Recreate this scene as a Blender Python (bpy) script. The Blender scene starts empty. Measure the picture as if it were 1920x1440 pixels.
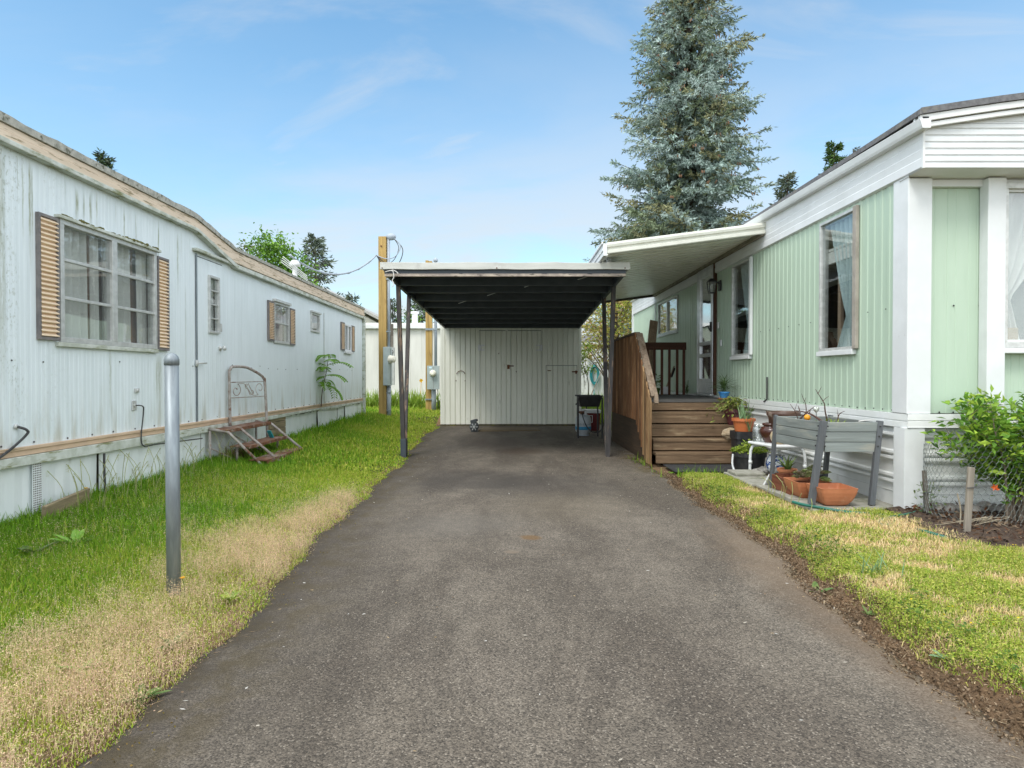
import bpy, math, random
import numpy as np
from mathutils import Vector, noise as mnoise
R = math.radians
random.seed(7)
rng = np.random.default_rng(7)
sc = bpy.context.scene
col = sc.collection

# ---------------------------------------------------------------- survey helpers (photo pixel -> metres)
F, CZ = 1150.0, 1.2
TILT = math.atan(14 / F)
CA, SA = math.cos(TILT), math.sin(TILT)
def ray(px, py):
    x, z = (px - 960) / F, (720 - py) / F
    return x, CA + z * SA, z * CA - SA
def gp(px, py, z=0.0):
    x, y, s = ray(px, py); t = (z - CZ) / s
    return Vector((x * t, y * t, z))
def onx(px, py, X):
    x, y, s = ray(px, py); t = X / x
    return y * t, CZ + s * t
def ony(px, py, Y):
    x, y, s = ray(px, py); t = Y / y
    return x * t, CZ + s * t

# ---------------------------------------------------------------- mesh collector
class MB:
    def __init__(s): s.v = []; s.f = []
    def add(s, vs, fs):
        n = len(s.v); s.v.extend([tuple(p) for p in vs]); s.f.extend([tuple(i + n for i in f) for f in fs]); return s
    def box(s, x0, x1, y0, y1, z0, z1):
        return s.add([(x, y, z) for z in (z0, z1) for y in (y0, y1) for x in (x0, x1)],
              [(0, 2, 3, 1), (4, 5, 7, 6), (0, 1, 5, 4), (2, 6, 7, 3), (0, 4, 6, 2), (1, 3, 7, 5)])
    def bar(s, p, q, w, h, up=(0, 0, 1)):
        p, q = Vector(p), Vector(q); d = (q - p).normalized(); up = Vector(up)
        if abs(d.dot(up)) > .99: up = Vector((0, 1, 0))
        a = d.cross(up).normalized() * w / 2; b = a.cross(d).normalized() * h / 2
        vs = [c + i * a + j * b for c in (p, q) for j in (-1, 1) for i in (-1, 1)]
        return s.add(vs, [(0, 2, 3, 1), (4, 5, 7, 6), (0, 1, 5, 4), (2, 6, 7, 3), (0, 4, 6, 2), (1, 3, 7, 5)])
    def tube(s, pts, r, n=8, caps=True):
        pts = [Vector(p) for p in pts]; m = len(pts)
        rs = r if isinstance(r, (list, tuple)) else [r] * m
        vs = []; prev = None
        for i in range(m):
            d = (pts[min(i + 1, m - 1)] - pts[max(i - 1, 0)])
            d = d.normalized() if d.length > 1e-9 else Vector((0, 0, 1))
            if prev is None:
                a = d.orthogonal().normalized()
            else:
                a = prev - d * prev.dot(d)
                a = a.normalized() if a.length > 1e-6 else d.orthogonal().normalized()
            prev = a; b = d.cross(a)
            for k in range(n):
                t = 2 * math.pi * k / n
                vs.append(pts[i] + (a * math.cos(t) + b * math.sin(t)) * rs[i])
        fs = [(i * n + k, i * n + (k + 1) % n, (i + 1) * n + (k + 1) % n, (i + 1) * n + k) for i in range(m - 1) for k in range(n)]
        if caps:
            fs.append(tuple(range(n - 1, -1, -1))); fs.append(tuple((m - 1) * n + k for k in range(n)))
        return s.add(vs, fs)
    def lathe(s, prof, c, n=24, sq=0.0, rot=0.0):
        c = Vector(c); m = len(prof); vs = []
        for r, z in prof:
            for k in range(n):
                t = 2 * math.pi * k / n
                x, y = math.cos(t), math.sin(t)
                if sq:
                    e = (abs(x) ** sq + abs(y) ** sq) ** (1 / sq); x, y = x / e, y / e
                x, y = x * math.cos(rot) - y * math.sin(rot), x * math.sin(rot) + y * math.cos(rot)
                vs.append(c + Vector((x * r, y * r, z)))
        fs = [(i * n + k, i * n + (k + 1) % n, (i + 1) * n + (k + 1) % n, (i + 1) * n + k) for i in range(m - 1) for k in range(n)]
        fs.append(tuple(range(n - 1, -1, -1))); fs.append(tuple((m - 1) * n + k for k in range(n)))
        return s.add(vs, fs)
    def quad(s, a, b, c, d): return s.add([a, b, c, d], [(0, 1, 2, 3)])
    def strap(s, p, az, el, L, w, droop, n=5, fold=.25):
        p = Vector(p); h = Vector((math.cos(az), math.sin(az), 0)); sd = Vector((-math.sin(az), math.cos(az), 0))
        vs = []; e = el; q = p.copy()
        for i in range(n + 1):
            t = i / n; ww = w * (1 - t ** 2.2) * (.55 + .45 * min(1, t * 4)) + .0006
            vs += [q - sd * ww / 2 + Vector((0, 0, ww * fold)), q, q + sd * ww / 2 + Vector((0, 0, ww * fold))]
            q = q + (h * math.cos(e) + Vector((0, 0, math.sin(e)))) * (L / n); e -= droop / n
        fs = []
        for i in range(n):
            a = i * 3; fs += [(a, a + 1, a + 4, a + 3), (a + 1, a + 2, a + 5, a + 4)]
        return s.add(vs, fs)
    def leaf(s, p, d, nrm, L, W, fold=.2):
        p, d, nrm = Vector(p), Vector(d).normalized(), Vector(nrm)
        sd = d.cross(nrm)
        sd = sd.normalized() if sd.length > 1e-5 else d.orthogonal().normalized()
        up = sd.cross(d)
        m = p + d * L * .45
        return s.add([p, m - sd * W / 2 + up * W * fold, p + d * L * .8 - sd * W * .3 + up * W * fold * .5, p + d * L - up * W * fold, p + d * L * .8 + sd * W * .3 + up * W * fold * .5, m + sd * W / 2 + up * W * fold, m],
                     [(0, 6, 2, 1), (6, 3, 2), (0, 5, 4, 6), (6, 4, 3)])
    def blob(s, c, rx, ry, rz, amp=.15, seed=0, nu=14, nv=9):
        vs = []
        for j in range(nv + 1):
            ph = math.pi * j / nv
            for i in range(nu):
                th = 2 * math.pi * i / nu
                d = Vector((math.sin(ph) * math.cos(th), math.sin(ph) * math.sin(th), math.cos(ph)))
                k = 1 + amp * mnoise.noise(d * 1.6 + Vector((seed * 3.1, seed, 0)))
                vs.append((c[0] + d.x * rx * k, c[1] + d.y * ry * k, c[2] + d.z * rz * k))
        fs = [(j * nu + i, (j + 1) * nu + i, (j + 1) * nu + (i + 1) % nu, j * nu + (i + 1) % nu) for j in range(nv) for i in range(nu)]
        return s.add(vs, fs)
    def band(s, pts, x0, x1, flip=False):
        """box strip along Y (or X when flip) with varying bottom / top: pts = (y, zlo, zhi)"""
        n = len(pts); vs = []
        for y, a, b in pts:
            for (x, z) in ((x0, a), (x1, a), (x1, b), (x0, b)):
                vs.append((y, x, z) if flip else (x, y, z))
        fs = [(i * 4 + k, i * 4 + (k + 1) % 4, (i + 1) * 4 + (k + 1) % 4, (i + 1) * 4 + k) for i in range(n - 1) for k in range(4)]
        fs += [(3, 2, 1, 0), tuple((n - 1) * 4 + k for k in range(4))]
        return s.add(vs, fs)
    def extr(s, prof, a0, a1, const, out, along='y'):
        """horizontal profile (offset, z) swept along Y or X"""
        vs = []
        for a in (a0, a1):
            for o, z in prof:
                vs.append((const + out * o, a, z) if along == 'y' else (a, const + out * o, z))
        n = len(prof)
        return s.add(vs, [(i, i + 1, n + i + 1, n + i) for i in range(n - 1)])

def rib_wall(mb, along, a0, a1, const, out, zlo, zhi, prof, pitch, holes=(), extra=()):
    zl = zlo if callable(zlo) else (lambda u: zlo); zh = zhi if callable(zhi) else (lambda u: zhi)
    us = {a0, a1}; us.update(e for e in extra if a0 < e < a1)
    k = math.floor(a0 / pitch)
    while k * pitch < a1:
        for fr, _ in prof:
            u = (k + fr) * pitch
            if a0 < u < a1: us.add(round(u, 5))
        k += 1
    for h in holes: us.update(u for u in h[:2] if a0 < u < a1)
    us = sorted(us)
    fr = [p[0] for p in prof] + [1 + prof[0][0]]; of = [p[1] for p in prof] + [prof[0][1]]
    def off(u):
        t = (u / pitch) % 1.0
        if t < fr[0]: t += 1
        return float(np.interp(t, fr, of))
    def P(u, z):
        o = const + out * off(u)
        return (o, u, z) if along == 'y' else (u, o, z)
    for u, w in zip(us[:-1], us[1:]):
        if w - u < 1e-4: continue
        m = (u + w) / 2
        hs = sorted([(h[2], h[3]) for h in holes if h[0] - 1e-6 <= m <= h[1] + 1e-6])
        spans = []; cur = None
        for (c, d) in hs:
            spans.append((cur, c)); cur = d
        spans.append((cur, None))
        for lo, hi in spans:
            l0, l1 = (zl(u), zl(w)) if lo is None else (lo, lo)
            h0, h1 = (zh(u), zh(w)) if hi is None else (hi, hi)
            if h0 - l0 < .003 and h1 - l1 < .003: continue
            mb.quad(P(u, l0), P(w, l1), P(w, h1), P(u, h0))
    return mb

# ---------------------------------------------------------------- object helpers
def root_loc(o):
    l = Vector((0, 0, 0))
    while o is not None:
        l += o.location; o = o.parent
    return l
def finish(name, me, m, parent, smooth, bevel):
    if m is not None: me.materials.append(m)
    o = bpy.data.objects.new(name, me); col.objects.link(o)
    if parent is not None: o.parent = parent
    if smooth:
        me.polygons.foreach_set('use_smooth', [True] * len(me.polygons))
    if bevel:
        b = o.modifiers.new('bevel', 'BEVEL'); b.width = bevel; b.segments = 2; b.limit_method = 'ANGLE'; b.angle_limit = R(40)
    return o
def obj(name, mb, m, parent=None, smooth=False, bevel=0, origin=None):
    l = root_loc(parent) if parent is not None else (Vector(origin) if origin is not None else Vector((0, 0, 0)))
    me = bpy.data.meshes.new(name)
    me.from_pydata([(a - l.x, b - l.y, c - l.z) for a, b, c in mb.v], [], mb.f); me.update()
    o = finish(name, me, m, parent, smooth, bevel)
    if parent is None: o.location = l
    return o
def tag(o, label=None, cat=None, group=None, kind=None):
    if label: o['label'] = label
    if cat: o['category'] = cat
    if group: o['group'] = group
    if kind: o['kind'] = kind
    return o
def thing(name, label, cat, loc=(0, 0, 0), group=None):
    o = bpy.data.objects.new(name, None); col.objects.link(o); o.location = loc
    o.empty_display_size = .1
    return tag(o, label, cat, group)
def mesh_np(name, V, Q, C, m, parent=None, smooth=False):
    l = root_loc(parent) if parent is not None else Vector((0, 0, 0))
    V = np.asarray(V, np.float32) - np.array([l.x, l.y, l.z], np.float32)
    me = bpy.data.meshes.new(name)
    me.vertices.add(len(V)); me.vertices.foreach_set('co', V.ravel())
    nq = len(Q); me.loops.add(nq * 4); me.loops.foreach_set('vertex_index', np.asarray(Q, np.int32).ravel())
    me.polygons.add(nq); me.polygons.foreach_set('loop_start', np.arange(0, nq * 4, 4, dtype=np.int32))
    try: me.polygons.foreach_set('loop_total', np.full(nq, 4, np.int32))
    except Exception: pass
    me.update(calc_edges=True)
    if C is not None:
        at = me.color_attributes.new('Col', 'FLOAT_COLOR', 'POINT')
        at.data.foreach_set('color', np.hstack([C, np.ones((len(C), 1))]).astype(np.float32).ravel())
    return finish(name, me, m, parent, smooth, 0)
def copy_tree(o, parent=None):
    c = o.copy(); col.objects.link(c)
    if parent is not None: c.parent = parent
    for ch in [x for x in bpy.data.objects if x.parent == o]: copy_tree(ch, c)
    return c

# ---------------------------------------------------------------- materials
def nt(name):
    m = bpy.data.materials.new(name); m.use_nodes = True
    t = m.node_tree; p = t.nodes['Principled BSDF']
    return m, t, p
def N(t, typ, **kw):
    n = t.nodes.new(typ)
    for k, v in kw.items():
        if k.startswith('i_'):
            key = k[2:]; n.inputs[int(key) if key.isdigit() else key.replace('_', ' ')].default_value = v
        else: setattr(n, k, v)
    return n
def coords(t, scale=(1, 1, 1), kind='Object'):
    tc = N(t, 'ShaderNodeTexCoord'); mp = N(t, 'ShaderNodeMapping'); mp.inputs['Scale'].default_value = scale
    t.links.new(tc.outputs[kind], mp.inputs['Vector']); return mp.outputs['Vector']
def noise_fac(t, vec, scale, detail=6, rough=.6, lo=.35, hi=.65, dist=0.0):
    n = N(t, 'ShaderNodeTexNoise'); n.inputs['Scale'].default_value = scale; n.inputs['Detail'].default_value = detail
    n.inputs['Roughness'].default_value = rough; n.inputs['Distortion'].default_value = dist
    t.links.new(vec, n.inputs['Vector'])
    r = N(t, 'ShaderNodeMapRange'); r.inputs['From Min'].default_value = lo; r.inputs['From Max'].default_value = hi
    r.interpolation_type = 'SMOOTHSTEP'
    t.links.new(n.outputs['Fac'], r.inputs['Value']); return r.outputs['Result'], n.outputs['Fac']
def mixc(t, fac, a, b, blend='MIX'):
    m = N(t, 'ShaderNodeMix', data_type='RGBA', blend_type=blend)
    for s, val in ((0, fac), (6, a), (7, b)):
        if hasattr(val, 'is_linked') or hasattr(val, 'node'): t.links.new(val, m.inputs[s])
        elif s == 0: m.inputs[0].default_value = val
        else: m.inputs[s].default_value = (*val, 1) if len(val) == 3 else val
    return m.outputs[2]
def mth(t, op, a, b=None, clamp=False):
    m = N(t, 'ShaderNodeMath', operation=op, use_clamp=clamp)
    for i, v in enumerate((a, b)):
        if v is None: continue
        if hasattr(v, 'node'): t.links.new(v, m.inputs[i])
        else: m.inputs[i].default_value = v
    return m.outputs[0]
def bump(t, p, h, strength=.3, dist=.01):
    b = N(t, 'ShaderNodeBump'); b.inputs['Strength'].default_value = strength; b.inputs['Distance'].default_value = dist
    t.links.new(h, b.inputs['Height']); t.links.new(b.outputs['Normal'], p.inputs['Normal'])
def pm(name, c1, c2=None, scale=6, rough=.6, metal=0, stretch=(1, 1, 1), lo=.35, hi=.65, bstr=.15, bscale=None, c3=None, s3=2, lo3=.55, hi3=.75, st3=(1, 1, 1), spec=.5, bdist=.004):
    """procedural two/three tone surface: c2 mottling, c3 stain patches"""
    m, t, p = nt(name)
    v = coords(t, stretch)
    c2 = c2 or tuple(x * .82 for x in c1)
    f, raw = noise_fac(t, v, scale, lo=lo, hi=hi)
    c = mixc(t, f, c1, c2)
    if c3:
        f3, _ = noise_fac(t, coords(t, st3), s3, lo=lo3, hi=hi3)
        c = mixc(t, f3, c, c3)
    t.links.new(c, p.inputs['Base Color'])
    p.inputs['Roughness'].default_value = rough; p.inputs['Metallic'].default_value = metal
    p.inputs['Specular IOR Level'].default_value = spec
    rr = N(t, 'ShaderNodeMapRange'); rr.inputs['To Min'].default_value = max(0, rough - .08); rr.inputs['To Max'].default_value = min(1, rough + .1)
    t.links.new(raw, rr.inputs['Value']); t.links.new(rr.outputs[0], p.inputs['Roughness'])
    if bstr:
        if bscale: _, raw = noise_fac(t, v, bscale)
        bump(t, p, raw, bstr, bdist)
    return m
def wood(name, c1, c2, axis='y', c3=None, rough=.75, scale=1.0, lo3=.5, hi3=.7):
    st = {'x': (.6, 14, 14), 'y': (14, .6, 14), 'z': (14, 14, .6)}[axis]
    m, t, p = nt(name)
    v = coords(t, st)
    f, raw = noise_fac(t, v, 3 * scale, detail=8, rough=.7, lo=.3, hi=.7, dist=.6)
    c = mixc(t, f, c1, c2)
    f2, _ = noise_fac(t, coords(t, tuple(.5 * s for s in st)), 2.2, lo=.42, hi=.62)
    c = mixc(t, mth(t, 'MULTIPLY', f2, .5), c, tuple(.5 * a for a in c1))
    if c3:
        f3, _ = noise_fac(t, coords(t, tuple(.25 * s + .5 for s in st)), 3, lo=lo3, hi=hi3)
        c = mixc(t, f3, c, c3)
    t.links.new(c, p.inputs['Base Color']); p.inputs['Roughness'].default_value = rough
    p.inputs['Specular IOR Level'].default_value = .3
    bump(t, p, raw, .5, .003)
    return m
def leafmat(name, trans=.3, rough=.55, spec=.3):
    m, t, p = nt(name)
    a = N(t, 'ShaderNodeAttribute', attribute_name='Col')
    t.links.new(a.outputs['Color'], p.inputs['Base Color']); p.inputs['Roughness'].default_value = rough
    p.inputs['Specular IOR Level'].default_value = spec
    tr = N(t, 'ShaderNodeBsdfTranslucent'); t.links.new(a.outputs['Color'], tr.inputs['Color'])
    mx = N(t, 'ShaderNodeMixShader'); mx.inputs[0].default_value = trans
    t.links.new(p.outputs[0], mx.inputs[1]); t.links.new(tr.outputs[0], mx.inputs[2])
    t.links.new(mx.outputs[0], t.nodes['Material Output'].inputs['Surface'])
    return m
def plantmat(name, c1, c2, trans=.25, scale=30):
    m, t, p = nt(name)
    f, _ = noise_fac(t, coords(t), scale, lo=.3, hi=.7)
    c = mixc(t, f, c1, c2); t.links.new(c, p.inputs['Base Color']); p.inputs['Roughness'].default_value = .5
    tr = N(t, 'ShaderNodeBsdfTranslucent'); t.links.new(c, tr.inputs['Color'])
    mx = N(t, 'ShaderNodeMixShader'); mx.inputs[0].default_value = trans
    t.links.new(p.outputs[0], mx.inputs[1]); t.links.new(tr.outputs[0], mx.inputs[2])
    t.links.new(mx.outputs[0], t.nodes['Material Output'].inputs['Surface'])
    return m
def glassmat(name, tint=(.94, .96, .96), boost=.06, dust=.0):
    m, t, p = nt(name)
    ge = N(t, 'ShaderNodeNewGeometry'); dt = N(t, 'ShaderNodeVectorMath', operation='DOT_PRODUCT')
    t.links.new(ge.outputs['Normal'], dt.inputs[0]); t.links.new(ge.outputs['Incoming'], dt.inputs[1])
    cs_ = mth(t, 'ABSOLUTE', dt.outputs['Value'])      # Schlick reflectance, the same from both sides of the pane
    frs = mth(t, 'ADD', mth(t, 'MULTIPLY', mth(t, 'POWER', mth(t, 'SUBTRACT', 1.0, cs_), 5.0), .94), .04)
    tr = N(t, 'ShaderNodeBsdfTransparent'); tr.inputs['Color'].default_value = (*tint, 1)
    gl = N(t, 'ShaderNodeBsdfGlossy'); gl.inputs['Roughness'].default_value = .015
    n = N(t, 'ShaderNodeTexNoise'); n.inputs['Scale'].default_value = 1.7
    t.links.new(coords(t), n.inputs['Vector'])
    b = N(t, 'ShaderNodeBump'); b.inputs['Strength'].default_value = .04; b.inputs['Distance'].default_value = .05
    t.links.new(n.outputs['Fac'], b.inputs['Height']); t.links.new(b.outputs['Normal'], gl.inputs['Normal'])
    f = mth(t, 'ADD', frs, boost, True)
    mx = N(t, 'ShaderNodeMixShader'); t.links.new(f, mx.inputs[0])
    t.links.new(tr.outputs[0], mx.inputs[1]); t.links.new(gl.outputs[0], mx.inputs[2])
    last = mx.outputs[0]
    if dust:
        d = N(t, 'ShaderNodeBsdfDiffuse'); d.inputs['Color'].default_value = (.6, .62, .6, 1)
        m2 = N(t, 'ShaderNodeMixShader')
        fd, _ = noise_fac(t, coords(t), 9, lo=-.6, hi=1.2)
        t.links.new(mth(t, 'MULTIPLY', fd, dust), m2.inputs[0])
        t.links.new(last, m2.inputs[1]); t.links.new(d.outputs[0], m2.inputs[2]); last = m2.outputs[0]
    t.links.new(last, t.nodes['Material Output'].inputs['Surface'])
    return m
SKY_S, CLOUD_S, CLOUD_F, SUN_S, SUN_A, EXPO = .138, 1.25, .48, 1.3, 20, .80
# ---------------------------------------------------------------- material library
M = {}
M['glass'] = glassmat('window_glass', boost=.10)
M['glass_dusty'] = glassmat('dusty_window_glass', boost=.10, dust=.09)
M['white_metal'] = pm('white_painted_metal', (.76, .77, .76), (.66, .67, .65), scale=3, rough=.45, c3=(.45, .43, .38), s3=5, lo3=.66, hi3=.8)
M['white_trim'] = pm('white_painted_trim', (.73, .75, .755), (.66, .68, .68), scale=2.5, rough=.5, c3=(.5, .5, .48), s3=7, lo3=.66, hi3=.82)
M['skirt_white'] = pm('white_skirting_metal', (.76, .78, .77), (.68, .70, .68), scale=2, rough=.5, c3=(.4, .38, .31), s3=4, lo3=.66, hi3=.85)
M['aluminium'] = pm('dull_aluminium', (.62, .63, .61), (.50, .51, .49), scale=20, rough=.42, metal=.3)
M['alu_bright'] = pm('storm_door_aluminium', (.66, .68, .70), (.56, .58, .6), scale=10, rough=.32, metal=.45)
M['galvanized'] = pm('galvanized_steel', (.27, .31, .33), (.21, .24, .26), scale=40, rough=.5, metal=.45, stretch=(1, 1, .15), c3=(.36, .40, .42), s3=14, lo3=.5, hi3=.7, st3=(1, 1, .1))
M['black_metal'] = pm('black_painted_metal', (.012, .012, .013), (.025, .025, .026), scale=10, rough=.4)
M['black_plastic'] = pm('black_plastic', (.015, .016, .018), (.03, .03, .032), scale=15, rough=.5, c3=(.10, .09, .08), s3=6, lo3=.6, hi3=.8)
M['rubber'] = pm('dark_cable_jacket', (.03, .03, .032), (.06, .06, .06), scale=30, rough=.6)
M['tan'] = pm('tan_fascia_metal', (.74, .61, .47), (.65, .53, .40), scale=3, rough=.6, stretch=(4, .5, 8), c3=(.26, .20, .10), s3=5, lo3=.52, hi3=.68, st3=(2, 1.0, 9))
M['tan_belt'] = pm('tan_belt_metal', (.64, .47, .33), (.55, .40, .28), scale=5, rough=.6, c3=(.28, .22, .12), s3=3, lo3=.55, hi3=.75, st3=(2, 1, 6))
M['roof_edge'] = pm('weathered_roof_edge', (.44, .43, .38), (.30, .30, .26), scale=22, rough=.85, c3=(.11, .11, .075), s3=16, lo3=.54, hi3=.66, bstr=.6, bdist=.01)
M['mossy_trim'] = pm('mossy_white_trim', (.60, .63, .58), (.42, .45, .38), scale=8, rough=.65, c3=(.20, .21, .09), s3=5, lo3=.52, hi3=.7, st3=(2, 1, 4))
M['moss'] = pm('moss', (.17, .16, .045), (.09, .09, .03), scale=40, rough=.95, bstr=1, bdist=.02)
M['peach'] = pm('peach_shutter_paint', (.82, .66, .48), (.76, .60, .43), scale=6, rough=.5)
M['shutter_edge'] = pm('dark_shutter_edge', (.15, .14, .14), (.22, .2, .19), scale=12, rough=.55)
M['green_wall'] = pm('pale_green_siding', (.455, .57, .45), (.43, .545, .425), scale=1.6, rough=.42, stretch=(3, 3, .5), bscale=2.2, bdist=.03, c3=(.38, .48, .37), s3=5, lo3=.58, hi3=.85, st3=(5, 5, .3), bstr=.22)
M['roof_grey'] = pm('grey_roof_shingle', (.17, .17, .175), (.11, .11, .115), scale=30, rough=.9, c3=(.19, .18, .15), s3=6, lo3=.55, hi3=.7, bstr=.5)
M['curtain'] = pm('pale_curtain_cloth', (.80, .80, .76), (.70, .70, .66), scale=3, rough=.9, stretch=(6, 6, .5), bstr=.1)
M['curtain_green'] = pm('grey_green_curtain_cloth', (.55, .66, .66), (.42, .52, .52), scale=3, rough=.85, stretch=(8, 8, .4), bstr=.1)
M['room'] = pm('room_lining', (.20, .18, .15), (.14, .12, .1), scale=1.5, rough=.9)
M['room_wood'] = wood('room_panelling', (.20, .11, .055), (.12, .06, .03), 'z')
M['fir'] = wood('treated_fir_pole', (.50, .34, .12), (.36, .235, .08), 'z', c3=(.20, .11, .035), lo3=.55, hi3=.75)
M['oldwood'] = wood('old_grey_wood', (.16, .14, .115), (.08, .07, .058), 'z')
M['fence_wood'] = wood('brown_baluster_wood', (.22, .112, .05), (.115, .054, .024), 'z', c3=(.28, .165, .085))
M['fence_pale'] = wood('pale_baluster_wood', (.36, .24, .125), (.24, .15, .07), 'z', c3=(.16, .085, .04))
M['redwood'] = wood('dark_red_brown_rail', (.085, .035, .018), (.042, .017, .01), 'x')
M['redwood_z'] = wood('dark_red_brown_post', (.10, .038, .018), (.05, .018, .01), 'z')
M['step_wood'] = wood('weathered_step_wood', (.235, .155, .092), (.105, .066, .038), 'x', c3=(.31, .23, .14), lo3=.54, hi3=.72, scale=1.6)
M['rail_wood'] = wood('weathered_handrail_wood', (.30, .23, .165), (.17, .125, .09), 'y', c3=(.10, .06, .035))
M['plywood'] = wood('dark_plywood', (.075, .046, .026), (.035, .022, .014), 'y')
M['grey_wood_x'] = wood('grey_stained_wood', (.26, .29, .28), (.20, .225, .215), 'x', c3=(.31, .31, .27), rough=.6)
M['grey_wood_y'] = wood('grey_stained_board', (.25, .275, .265), (.19, .21, .20), 'y', c3=(.31, .31, .27), rough=.6)
M['grey_leg'] = wood('grey_painted_leg', (.135, .145, .155), (.11, .118, .127), 'z', rough=.5)
M['red_box'] = wood('red_brown_box_board', (.24, .085, .045), (.13, .043, .024), 'y', c3=(.32, .16, .10))
M['plank'] = wood('tan_plank', (.36, .29, .18), (.23, .18, .105), 'y', c3=(.16, .14, .08))
M['lean_wood'] = wood('bare_lumber', (.42, .31, .22), (.30, .21, .14), 'z')
M['terracotta'] = pm('terracotta', (.50, .19, .085), (.42, .15, .065), scale=5, rough=.65, c3=(.56, .30, .18), s3=5, lo3=.58, hi3=.78)
M['orange_plastic'] = pm('orange_pot_plastic', (.56, .17, .06), (.48, .13, .045), scale=4, rough=.4)
M['maroon'] = pm('maroon_pot_glaze', (.11, .03, .035), (.07, .02, .025), scale=5, rough=.35)
M['blue_glaze'] = pm('blue_pot_glaze', (.05, .25, .55), (.03, .17, .42), scale=6, rough=.3)
M['brown_glaze'] = pm('brown_stoneware_glaze', (.05, .017, .012), (.09, .03, .02), scale=4, rough=.22)
M['tan_glaze'] = pm('tan_stoneware', (.50, .41, .27), (.42, .33, .2), scale=5, rough=.4)
M['soil'] = pm('dark_soil', (.035, .024, .016), (.07, .05, .035), scale=40, rough=.95, bstr=1, bdist=.02)
M['concrete'] = pm('concrete_paver', (.34, .33, .28), (.25, .245, .2), scale=12, rough=.9, c3=(.16, .17, .11), s3=6, lo3=.55, hi3=.72, bstr=.5)
M['rust'] = pm('rusty_steel', (.20, .085, .038), (.10, .045, .024), scale=14, rough=.85, c3=(.30, .24, .19), s3=9, lo3=.5, hi3=.66, bstr=.5)
M['rusty_white'] = pm('peeling_white_tube', (.40, .37, .34), (.25, .21, .18), scale=18, rough=.6, c3=(.16, .07, .04), s3=10, lo3=.56, hi3=.66)
M['carport_black'] = pm('black_carport_paint', (.036, .047, .06), (.05, .062, .076), scale=5, rough=.5, c3=(.08, .085, .09), s3=5, lo3=.6, hi3=.8, bstr=.3)
M['worn_post'] = pm('worn_black_post_paint', (.028, .026, .027), (.055, .05, .047), scale=9, rough=.65, stretch=(2, 2, .5), c3=(.20, .135, .09), s3=3.5, lo3=.53, hi3=.66, st3=(4, 4, .7), bstr=.5)
M['worn_header'] = pm('scuffed_header_edge', (.52, .44, .36), (.30, .25, .22), scale=6, rough=.8, c3=(.05, .045, .045), s3=8, lo3=.55, hi3=.66, st3=(1, 3, 6))
M['shed'] = pm('shed_white_board', (.84, .85, .75), (.79, .80, .70), scale=3, rough=.6, stretch=(6, 6, .5), c3=(.44, .43, .34), s3=3, lo3=.60, hi3=.85, st3=(3, 3, .8))
M['shed_dirt'] = pm('mossy_sill', (.13, .11, .07), (.07, .06, .03), scale=14, rough=.95, c3=(.14, .13, .03), s3=6, lo3=.5, hi3=.65, bstr=.7)
M['off_white'] = pm('off_white_siding', (.70, .69, .64), (.62, .61, .56), scale=1.2, rough=.6, stretch=(3, 3, .5), c3=(.5, .48, .42), s3=3, lo3=.62, hi3=.85, st3=(3, 3, .4))
M['cream'] = pm('cream_gable_siding', (.70, .68, .58), (.64, .62, .52), scale=2, rough=.7)
M['meter_grey'] = pm('grey_meter_enclosure', (.38, .44, .44), (.33, .39, .39), scale=6, rough=.5)
M['conduit'] = pm('grey_conduit', (.36, .41, .46), (.31, .35, .40), scale=8, rough=.5)
M['teal_hose'] = pm('teal_hose_rubber', (.02, .28, .30), (.015, .21, .23), scale=8, rough=.4)
M['green_hose'] = pm('green_hose_rubber', (.012, .15, .105), (.01, .10, .07), scale=10, rough=.4)
M['white_paint'] = pm('white_enamel', (.78, .79, .80), (.7, .71, .72), scale=8, rough=.35, c3=(.45, .42, .36), s3=9, lo3=.62, hi3=.78)
M['white_tube'] = pm('chipped_white_tube', (.66, .68, .68), (.55, .57, .57), scale=10, rough=.4, c3=(.32, .31, .30), s3=14, lo3=.58, hi3=.72)
M['red_cooler'] = pm('dark_red_cooler_shell', (.16, .015, .015), (.12, .012, .012), scale=5, rough=.4)
M['motor'] = pm('dark_motor_casting', (.055, .065, .07), (.09, .10, .10), scale=12, rough=.6)
M['orange'] = pm('orange_ball_skin', (.80, .36, .015), (.72, .28, .01), scale=10, rough=.45)
M['stone'] = pm('river_stone', (.30, .29, .28), (.18, .175, .17), scale=9, rough=.8, c3=(.40, .36, .30), s3=4, lo3=.5, hi3=.7)
_t = M['stone'].node_tree; _p = _t.nodes['Principled BSDF']; _l = _p.inputs['Base Color'].links[0].from_socket
_oi = N(_t, 'ShaderNodeObjectInfo'); _cr = N(_t, 'ShaderNodeMix', data_type='RGBA'); _t.links.new(_oi.outputs['Random'], _cr.inputs[0]); _cr.inputs[6].default_value = (.30, .30, .31, 1); _cr.inputs[7].default_value = (1.15, 1.08, 1.0, 1)
_t.links.new(mixc(_t, 1.0, _l, _cr.outputs[2], 'MULTIPLY'), _p.inputs['Base Color'])
M['rock_tan'] = pm('split_tan_rock', (.42, .33, .22), (.28, .2, .12), scale=7, rough=.85, c3=(.52, .48, .38), s3=6, lo3=.5, hi3=.66, bstr=.7)
M['wire'] = pm('zinc_wire', (.20, .23, .22), (.12, .14, .14), scale=30, rough=.5, metal=.5)
M['stake'] = wood('grey_weathered_stake', (.30, .265, .22), (.19, .165, .13), 'z')
M['dead_straw'] = pm('dead_straw_stem', (.42, .36, .26), (.3, .25, .17), scale=20, rough=.8)
M['twig'] = pm('brown_twig_bark', (.10, .05, .038), (.055, .03, .024), scale=30, rough=.85, bstr=.6)
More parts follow.
